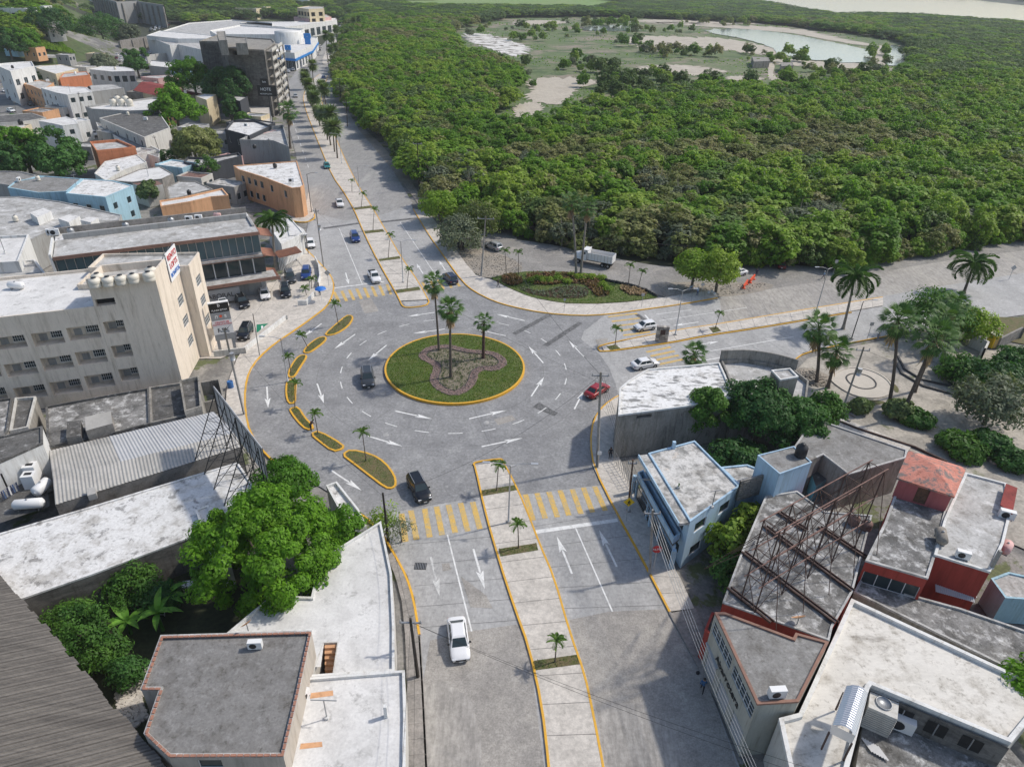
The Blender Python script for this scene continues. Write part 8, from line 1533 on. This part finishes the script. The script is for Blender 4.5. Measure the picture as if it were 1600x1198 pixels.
def upole(b, t, label, mat='concrete_pole', cross=1.2, az=0., r0=.16, trans=False, group='utility poles', h=None, zb=0):
    B_, T_ = rise(b, t, zb); h = h or T_.z - zb; e = thing('utility_pole', label, 'utility pole', B_, 0, group); D_ = T_ - B_; D_.z = h; lx, ly = max(-.8, min(.8, D_.x)), max(-.8, min(.8, D_.y)); mb = MB(); mb.tube([(0, 0, 0), (lx * .5, ly * .5, h * .5), (lx, ly, h)], [r0, r0 * .82, r0 * .65], 9); mb.build('pole', mat, e, local=True); top = Vector((lx, ly, h)); d = Vector((math.cos(az), math.sin(az), 0))
    if cross:
        c = MB(); c.bar(top - d * cross + Vector((0, 0, -.5)), top + d * cross + Vector((0, 0, -.5)), .12); c.build('crossarm', 'steel', e, local=True)
        for s in (-1, 0, 1): i_ = MB(); q = top + d * cross * .9 * s; i_.lathe((q.x, q.y, h - .42), [(.05, 0), (.09, .1), (.04, .25), (.01, .3)], 8); i_.build('insulator', 'alu', e, local=True)
    if trans: q = MB(); q.tube([(lx + .35, ly - .2, h * .66), (lx + .35, ly - .2, h * .66 + 1.0)], [.3, .3], 12); q.build('transformer', 'galv', e, local=True)
    return Vector((B_.x + lx, B_.y + ly, zb + h - .4))
P1 = upole((933, 730), (936, 581), 'tall grey pole on the east pavement before the corner building', cross=1.0, r0=.2, trans=False)
P2 = upole((752, 432), (759, 338), 'concrete pole with crossarm beside the garden end', cross=1.6, r0=.18); P3 = upole((655.5, 297), (652, 222), 'dark wooden pole at the right edge of the north avenue', 'wood_pole', 1.2); P4 = upole((1309, 662), (1350, 542), 'leaning concrete pole in the park pavement', cross=.9, trans=True); P5 = upole((653, 1058), (641, 966), 'dark wooden pole on the near left pavement', 'wood_pole', .9, r0=.17); P6 = upole((607, 846), (598, 770), 'black wooden pole in the street shrubs', 'wood_pole', 0, r0=.15)
P7 = upole((982, 790), (989, 718), 'rusty brown pole before the blue house', 'wood_brown', .5, r0=.13); P8 = upole((1015, 897), (1020, 796), 'concrete pole with meter boxes beside the iron fence', r0=.15, cross=.8); P9 = upole((506, 418), (493, 326), 'concrete pole at the kerb north of the parking lot', cross=.6, r0=.14, trans=True); P10 = upole((382, 648), (350, 512), 'pole with transformer beside the shop totem', cross=.6, r0=.17, trans=True); P11 = upole((406, 556), (395, 490), 'thin pole on the west pavement by the white wall', cross=0, r0=.09)
P12 = upole((533, 162), (530, 122), 'far wooden pole at the right edge of the avenue', 'wood_pole', 1.6); upole((543, 198), (541, 158), 'second far wooden pole at the edge of the wood', 'wood_pole', 1.4)
for b, t, lb_ in [((132, 193), (122, 144), 'thin pole beside the grey warehouse'), ((149, 205), (138, 165), 'second thin pole beside the grey warehouse'), ((27, 184), (22, 158), 'pole on the left side street'), ((33, 151), (26, 104), 'pole before the white junction house'), ((427, 290 - 30), (419, 216), 'pole before the wedge building'), ((256, 255), (238, 212), 'pole beside the narrow white house row'), ((306, 134), (303, 98), 'pole in front of the supermarket')]:
    upole(b, t, lb_, cross=.5, r0=.13)
# hotel sign on its pole
p = G(427, 199); hs_ = thing('hotel_sign', 'black HOTEL sign on a thin pole beside the avenue', 'sign', p); h = 12.3; mb = MB(); mb.bar((0, 0, 0), (0, 0, h), .3); mb.build('pole', 'black_metal', hs_, local=True); mb = MB(); mb.box((-.3, 0, h), (6.6, .4, 3.6)); mb.build('panel', 'sign_black', hs_, local=True); mb = MB(); mb.box((-.8, 0, h + 2.9), (2.6, .4, 2.2)); mb.build('top_panel', 'sign_black', hs_, local=True)
fr_ = facing(Vector((1, .05, 0))); text('HOTEL', 'lettering', 1.4, 'sign_white', Vector((p.x - .3, p.y - .26, h + .45)), fr_, hs_); text('METROPOLITANO', 'lettering', .6, 'sign_white', Vector((p.x - .3, p.y - .26, h - 1.05)), fr_, hs_); text('hm', 'logo', 1.0, 'sign_white', Vector((p.x - .8, p.y - .26, h + 2.9)), fr_, hs_)
def sign(px, h, shape, mat, label, txt=None, tm='sign_white', s=.45, az=0., cat='road sign', ts=.3):
    p = G(*px); r = thing('road_sign', label, cat, p); mb = MB(); mb.bar((0, 0, 0), (0, 0, h), .06); mb.build('post', 'galv', r, local=True); n = {'diamond': 4, 'oct': 8, 'sq': 4}[shape]; o0 = {'diamond': 0, 'oct': math.pi / 8, 'sq': math.pi / 4}[shape]; d = Vector((math.cos(az), math.sin(az), 0)); nn = Vector((d.y, -d.x, 0)); mb = MB(); c = Vector((0, 0, h)) + nn * .06; R_ = [c + d * math.cos(o0 + 2 * math.pi * k / n) * s + Vector((0, 0, math.sin(o0 + 2 * math.pi * k / n) * s)) for k in range(n)]; mb.face(R_); mb.face([q - nn * .03 for q in R_[::-1]])
    for k in range(n): mb.face([R_[k], R_[(k + 1) % n], R_[(k + 1) % n] - nn * .03, R_[k] - nn * .03])
    mb.build('sign_plate', mat, r, local=True)
    if txt: text(txt, 'lettering', ts, tm, p + Vector((0, 0, h)) + nn * .08, facing(d), r)
    return r, p, d, nn, h
sign((1020, 893), 3.2, 'oct', 'sign_red', 'red octagonal ALTO stop sign on the east pavement', 'ALTO', s=.5, ts=.36)
r, p, d, nn, h = sign((978, 815), 2.9, 'diamond', 'sign_yellow', 'yellow diamond pedestrian crossing sign on the east pavement', s=.62)
mb = MB(); c = Vector((0, 0, h)) + nn * .09
for a_, b_ in (((0, .12), (0, -.05)), ((0, -.05), (-.14, -.3)), ((0, -.05), (.13, -.3)), ((0, .08), (.16, -.04)), ((0, .08), (-.14, -.02))): mb.bar(c + d * a_[0] + Vector((0, 0, a_[1])), c + d * b_[0] + Vector((0, 0, b_[1])), .06)
mb.box(tuple(c + Vector((0, 0, .22))), (.11, .03, .12)); mb.build('walking_figure', 'sign_black', r, local=True)
sign((514, 448), 2.8, 'diamond', 'galv', 'grey back of a diamond sign at the north west corner', s=.6); sign((881, 489), 2.6, 'sq', 'galv', 'small sign post left on the north pavement', s=.3); sign((1002, 481), 2.6, 'sq', 'galv', 'small sign post right on the north pavement', s=.4); sign((1094, 466), 2.8, 'oct', 'galv', 'round grey sign back beside the verge workers', s=.35); sign((1354, 531), 3.0, 'sq', 'galv', 'small square sign beside the standing man in the park', s=.45); sign((1301, 430), 3.0, 'sq', 'galv', 'sign frame beside the walker on the far side', s=.45); sign((1576, 437), 2.6, 'diamond', 'galv', 'grey diamond sign at the far right median', s=.6); sign((934, 732), 2.4, 'sq', 'sign_white', 'small white notice beside the tall grey pole', s=.35); sign((707, 393), 2.6, 'oct', 'sign_red', 'dark red sign in the shade of the roadside trees', s=.35)
# wires
def wire(a, b, label, sag=.8, r=.012, group='overhead cables', mat='black_metal', n=14):
    P = []
    for k in range(n + 1): t = k / n; q = Vector(a).lerp(Vector(b), t); q.z -= sag * 4 * t * (1 - t); P.append(q)
    mb = MB(); mb.tube(P, r * 1.2, 3); return tag(mb.build('overhead_cable', mat), label, 'cable', group)
V3 = Vector
for i in range(4): o = V3((i * .28 - .4, 0, -.12 * i)); wire(P1 + o, P8 + V3((0, 0, -.2)) + o, 'cable from the tall grey pole to the pole by the iron fence'); wire(P8 + o, G(1188, 1225, 6.5) + o, 'cable running along the east pavement out of the picture bottom', mat='galv', r=.02)
for i in range(3): o = V3((i * .9 - .9, 0, 0)); wire(P2 + o, P3 + o, 'cable between the garden pole and the dark wooden pole'); wire(P3 + o, P12 + o, 'cable beside the wood up the far avenue'); wire(P2 + o, V3((40, 118, 10)) + o, 'cable from the garden pole towards the feathery trees', sag=1.2)
wire(P1, P2, 'long cable over the roundabout to the garden pole', 1.5, .02); wire(P1 + V3((0, 0, -1)), P9, 'cable crossing the roundabout to the north kerb pole', 2.5); wire(P1, P6, 'cable crossing to the black pole in the shrubs', 2); wire(P6, P5, 'cable along the left pavement'); wire(P6, P10, 'cable from the black pole to the transformer pole', 1.5); wire(P10, P9, 'cable over the parking lot', 1.2); wire(P11, P9, 'thin cable over the white wall', .8)
for i in range(2): wire(P5 + V3((.3 * i, 0, 0)), V3((-6 + i, 20, 7.5)), 'cable from the dark pole out of the bottom edge'); wire(P5, V3((26, 22, 9 + i)), 'cable crossing the near avenue at the bottom', 1.)
wire(P4, V3((75, 60, 10)), 'cable from the leaning park pole over the roofs', 1); wire(P7, P8, 'cable from the rusty brown pole', .4)
# ================================================================ PEOPLE AND SMALL THINGS
def person(px, rz, label, shirt, trousers, pose='stand', z=.0, hold=None, hat=None):
    sk = {'pelvis': (0, 0, .93), 'chest': (0.02, 0, 1.32), 'neck': (.03, 0, 1.48), 'head': (.05, 0, 1.62), 'crown': (.05, 0, 1.72)}
    st = {'stand': .06, 'walk': .30, 'bend': .12}[pose]
    for s, n in ((1, 'l'), (-1, 'r')):
        f = st * s if pose == 'walk' else st * .4 * s
        sk.update({'hip' + n: (0, s * .10, .88), 'knee' + n: (f * .5 + .04, s * .11, .48), 'ank' + n: (f, s * .11, .08), 'toe' + n: (f + .18, s * .12, .04), 'sh' + n: (.02, s * .19, 1.40), 'elb' + n: (-.05 - f * .35, s * .26, 1.13), 'wr' + n: (.10 - f * .5, s * .25, .90), 'hand' + n: (.14 - f * .5, s * .24, .82)})
    if pose == 'bend':
        for k in ('chest', 'neck', 'head', 'crown', 'shl', 'shr'): x, y, zz = sk[k]; t = zz - .93; sk[k] = (x + t * .65, y, .93 + t * .72)
        for s, n in ((1, 'l'), (-1, 'r')): sk['elb' + n] = (.48, s * .22, 1.0); sk['wr' + n] = (.58, s * .16, .78); sk['hand' + n] = (.62, s * .14, .70)
    E_ = [('pelvis', 'chest'), ('chest', 'neck'), ('neck', 'head'), ('head', 'crown')] + [(a + n, b + n) for n in 'lr' for a, b in (('hip', 'knee'), ('knee', 'ank'), ('ank', 'toe'), ('sh', 'elb'), ('elb', 'wr'), ('wr', 'hand'))] + [('pelvis', 'hip' + n) for n in 'lr'] + [('chest', 'sh' + n) for n in 'lr']
    rad = dict(pelvis=.14, chest=.16, neck=.06, head=.10, crown=.07, hip=.10, knee=.065, ank=.045, toe=.04, sh=.07, elb=.045, wr=.032, hand=.04)
    ks = list(sk); me = bpy.data.meshes.new('body'); me.from_pydata([sk[k] for k in ks], [(ks.index(a), ks.index(b)) for a, b in E_], []); o = bpy.data.objects.new('body', me); C.objects.link(o); md = o.modifiers.new('skin', 'SKIN'); sv_ = me.skin_vertices[0].data
    for i, k in enumerate(ks): rr = rad.get(k, rad.get(k[:-1], .05)); sv_[i].radius = (rr, rr); sv_[i].use_root = k == 'pelvis'
    o.modifiers.new('sub', 'SUBSURF').levels = 1; dg = bpy.context.evaluated_depsgraph_get(); m2 = bpy.data.meshes.new_from_object(o.evaluated_get(dg)); bpy.data.objects.remove(o)
    for q in ('skin', shirt, trousers, 'black_metal'): m2.materials.append(M[q])
    for f in m2.polygons:
        c = f.center; f.use_smooth = True; zn = c.z if pose != 'bend' else (c.z if c.z < .95 and c.x < .3 else 1.1)
        f.material_index = 3 if c.z < .09 else (2 if zn < .96 and abs(c.y) < .2 else (0 if (c.z > 1.47 and pose != 'bend') or abs(c.y) > .225 and c.z < 1.1 or (pose == 'bend' and c.x > .46) else 1))
    p = G(*px, z); e = thing('person', label, 'person', p, rz); b_ = bpy.data.objects.new('body', m2); C.objects.link(b_); b_.parent = e; hp_ = V3(sk['crown']); hb_ = MB(); hb_.lathe((hp_.x - .02, hp_.y, hp_.z - .09), [(.115, 0), (.12, .05), (.09, .11), (.02, .135)], 12); hb_.build('hair' if not hat else 'cap', hat or 'hair', e, local=True); return e, p
person((500, 462), 2.5, 'person in dark clothes standing under the blue umbrella', 'cloth_black', 'cloth_navy', z=.14)
um = thing('umbrella', 'blue parasol on a white pole at the parking lot corner', 'umbrella', G(503, 470, .14)); mb = MB(); mb.lathe((0, 0, 2.3), [(1.05, 0), (.8, .22), (.4, .38), (.02, .45)], 8); mb.build('canopy', 'sign_blue', um, local=True); mb = MB(); mb.bar((0, 0, 0), (0, 0, 2.6), .05); mb.build('pole', 'white_metal', um, local=True)
person((778, 449), .3, 'person in black walking on the north pavement', 'cloth_black', 'cloth_black', 'walk', .14); person((1089, 462), -1.2, 'worker in light shirt and blue jeans on the verge', 'cloth_lightblue', 'cloth_denim', 'stand', .05, hat='cloth_white'); person((1077, 456), -.8, 'bent worker in pale blue clearing the verge', 'cloth_lightblue', 'cloth_grey', 'bend', .05, hat='cloth_white'); person((1181, 432), -1.5, 'person in navy standing behind the orange barriers', 'cloth_navy', 'cloth_navy', 'stand'); person((1286, 436), 2.8, 'person in pale blue walking at the far verge', 'cloth_lightblue', 'cloth_navy', 'walk', hat='cloth_white'); person((1370, 533), -1.4, 'man in grey standing at the park corner', 'cloth_grey', 'cloth_grey', 'stand'); person((1096, 1080), 1.2, 'woman in a blue shirt walking on the near right pavement', 'cloth_blue', 'cloth_black', 'walk', .14); person((953, 716), -1.7, 'person in black standing by the corner building wall', 'cloth_black', 'cloth_black', 'stand', .14); person((458, 333), -.5, 'person in an orange vest at the wedge building corner', 'cloth_orange', 'cloth_navy', 'stand', .14); person((474, 335), 2.2, 'person in black leaning at the wedge building corner', 'cloth_black', 'cloth_black', 'bend', .14)
e, p = person((486, 673), .9, 'worker in dark red crouching between the yellow islands', 'rust', 'cloth_black', 'bend')
e, p = person((768, 388), .2, 'person in dark clothes beside the silver car with open boot', 'cloth_navy', 'cloth_black', 'stand')
hb_ = thing('handbag', 'dark round bag held out by the woman in blue', 'handbag', G(1090, 1052, .9)); mb = MB(); mb.lathe((0, 0, 0), [(.02, 0), (.16, .04), (.18, .14), (.12, .25), (.02, .28)], 10); mb.build('pouch', 'cloth_black', hb_, local=True)
for i, (a_, b_) in enumerate([((1161, 452), (1167, 444)), ((1171, 443), (1178, 436))]):
    A_, B_ = G(*a_), G(*b_); r = thing('road_barrier', ['nearer', 'farther'][i] + ' tilted orange plastic road barrier on the verge', 'barrier', (A_ + B_) / 2, 0, 'orange road barriers'); d = (B_ - A_).normalized(); mb = MB(); ll = (B_ - A_).length / 2
    mb.bar(tuple(-d * ll + V3((0, 0, .5))), tuple(d * ll + V3((0, 0, .7))), .25, .7); mb.build('barrier_body', 'orange_plastic', r, local=True)
    for s in (-1, 1): q = MB(); q.box(tuple(d * ll * .8 * s + V3((0, 0, .1))), (.3, .7, .2), math.atan2(d.y, d.x)); q.build('foot', 'orange_plastic', r, local=True)
for i, q in enumerate([(1107, 459), (1112, 458), (1116, 461)]): p = G(*q); r = thing('bucket', 'white bucket beside the trunk of the feathery tree', 'bucket', p, 0, 'white buckets on the verge'); mb = MB(); mb.lathe((0, 0, .04), [(.01, 0), (.2, 0), (.26, .5), (.24, .5), (.2, .06)], 12); mb.build('pail', 'white_metal', r, local=True); mb = MB(); mb.bar((-.25, 0, .54), (.25, 0, .54), .03); mb.build('handle', 'steel', r, local=True)
r = thing('drum', 'blue plastic drum by the grey yard wall on the west pavement', 'drum', G(361, 606)); mb = MB(); mb.lathe((0, 0, 0), [(.4, 0), (.42, .1), (.4, .5), (.42, .55), (.4, 1.1), (.38, 1.12), (.36, 1.05), (.01, 1.05)], 14); mb.build('barrel', 'plastic_blue', r, local=True)
r = thing('ladder', 'aluminium ladder lying in the backyard', 'ladder', G(251, 960, .4)); a, b = G(250, 918, 1.4), G(253, 962, .3); s = V3((.25, 0, 0)); L0 = V3(r.location)
for k in (-1, 1): mb = MB(); mb.bar(tuple(a + s * k - L0), tuple(b + s * k - L0), .06); mb.build('rail', 'alu', r, local=True)
for k in range(10): q = a.lerp(b, (k + .5) / 10) - L0; mb = MB(); mb.bar(tuple(q - s), tuple(q + s), .05); mb.build('rung', 'alu', r, local=True)
p = G(298, 922); r = thing('wash_table', 'white sink table standing on the dark backyard ground', 'table', p); mb = MB(); mb.box((0, 0, .85), (1.2, .8, .2), .2); mb.build('table_top', 'white_metal', r, local=True)
for sx in (-1, 1):
    for sy in (-1, 1): mb = MB(); mb.box((sx * .5, sy * .3, .38), (.1, .1, .76), .2); mb.build('leg', 'white_metal', r, local=True)
sheet('backyard_slab', [(263, 914), (277, 913), (277, 927), (261, 926)], .1, 'pavement')
rb_ = MB(); RP = GP([(180, 1085), (215, 1050), (240, 1030), (238, 1060), (222, 1090), (232, 1120), (205, 1140), (185, 1110)], .05); mb = MB(); mb.poly([(p.x, p.y, .06) for p in RP]); struct('rubble_ground', mb, 'roof_marble'); scatter(RP, None, 700, .05, (.06, .2), rb_); tag(rb_.build('rubble', 'pavement'), 'white rubble heap beside the corrugated shed', 'rubble', kind='stuff')
db = MB(); DP = GP([(705, 365), (745, 388), (815, 408), (815, 425), (775, 432), (748, 430), (722, 405)], .05); scatter(DP, None, 900, .03, (.05, .16), db); DP2 = GP([(1030, 446), (1120, 444), (1200, 443), (1170, 458), (1090, 463), (1035, 465)], .05); scatter(DP2, None, 600, .03, (.05, .18), db); tag(db.build('dirt_clods', 'dirt'), 'clods of loose earth on the verges by the garden', 'soil', kind='stuff')
mound = MB(); ce = G(1268, 590)
for k in range(700): a = rnd.uniform(0, 6.3); q = rnd.random() ** .6 * 2.6; x, y = ce.x + math.cos(a) * q, ce.y + math.sin(a) * q; zz = max(0, 1.1 * (1 - q / 2.6)); s = rnd.uniform(.08, .25); mound.box((x, y, zz + .05), (s * 2, s * 1.4, s), rnd.uniform(0, 3))
tag(mound.build('earth_heap', 'dirt'), 'heap of earth and roots at the park corner', 'earth heap', kind='stuff')
for i, q in enumerate([(1528, 716), (1545, 714), (1552, 722)]): p = G(*q); r = thing('boulder', ['left', 'right', 'lowest'][i] + ' pale boulder beside the red shrubs', 'boulder', p, 0, 'boulders in the park'); mb = MB(); mb.lathe((0, 0, -.1), [(.5, 0), (.62, .2), (.5, .5), (.2, .66), (.01, .68)], 9); mb.build('stone', 'plaza_concrete', r, local=True)
fw = thing('wire_fence', 'low wire fence of thin posts before the corner building', 'fence', G(965, 715)); a, b = G(958, 722), G(985, 765)
for k in range(12): q = a.lerp(b, k / 11); mb = MB(); mb.bar(tuple(q), tuple(q + V3((0, 0, 1.8))), .05); mb.build('fence_post', 'steel', fw)
for z_ in (.5, 1.1, 1.75): mb = MB(); mb.bar(tuple(a + V3((0, 0, z_))), tuple(b + V3((0, 0, z_))), .03); mb.build('rail', 'steel', fw)

# thin humid air over the whole place
mb = MB(); mb.box((1500, 6500, 29), (17000, 14000, 62)); hz = mb.build('haze', 'glass'); tag(hz, 'thin pale haze over the whole town and wood', 'haze', kind='stuff')
hm_ = bpy.data.materials.new('haze'); hm_.use_nodes = True; nt = hm_.node_tree; nt.nodes.remove(nt.nodes['Principled BSDF']); pv = nt.nodes.new('ShaderNodeVolumePrincipled'); pv.inputs['Color'].default_value = (.86, .9, .95, 1); pv.inputs['Density'].default_value = .0001; nt.links.new(pv.outputs[0], nt.nodes['Material Output'].inputs['Volume']); hz.data.materials[0] = hm_; S.cycles.volume_max_steps = 64; S.cycles.volume_bounces = 1
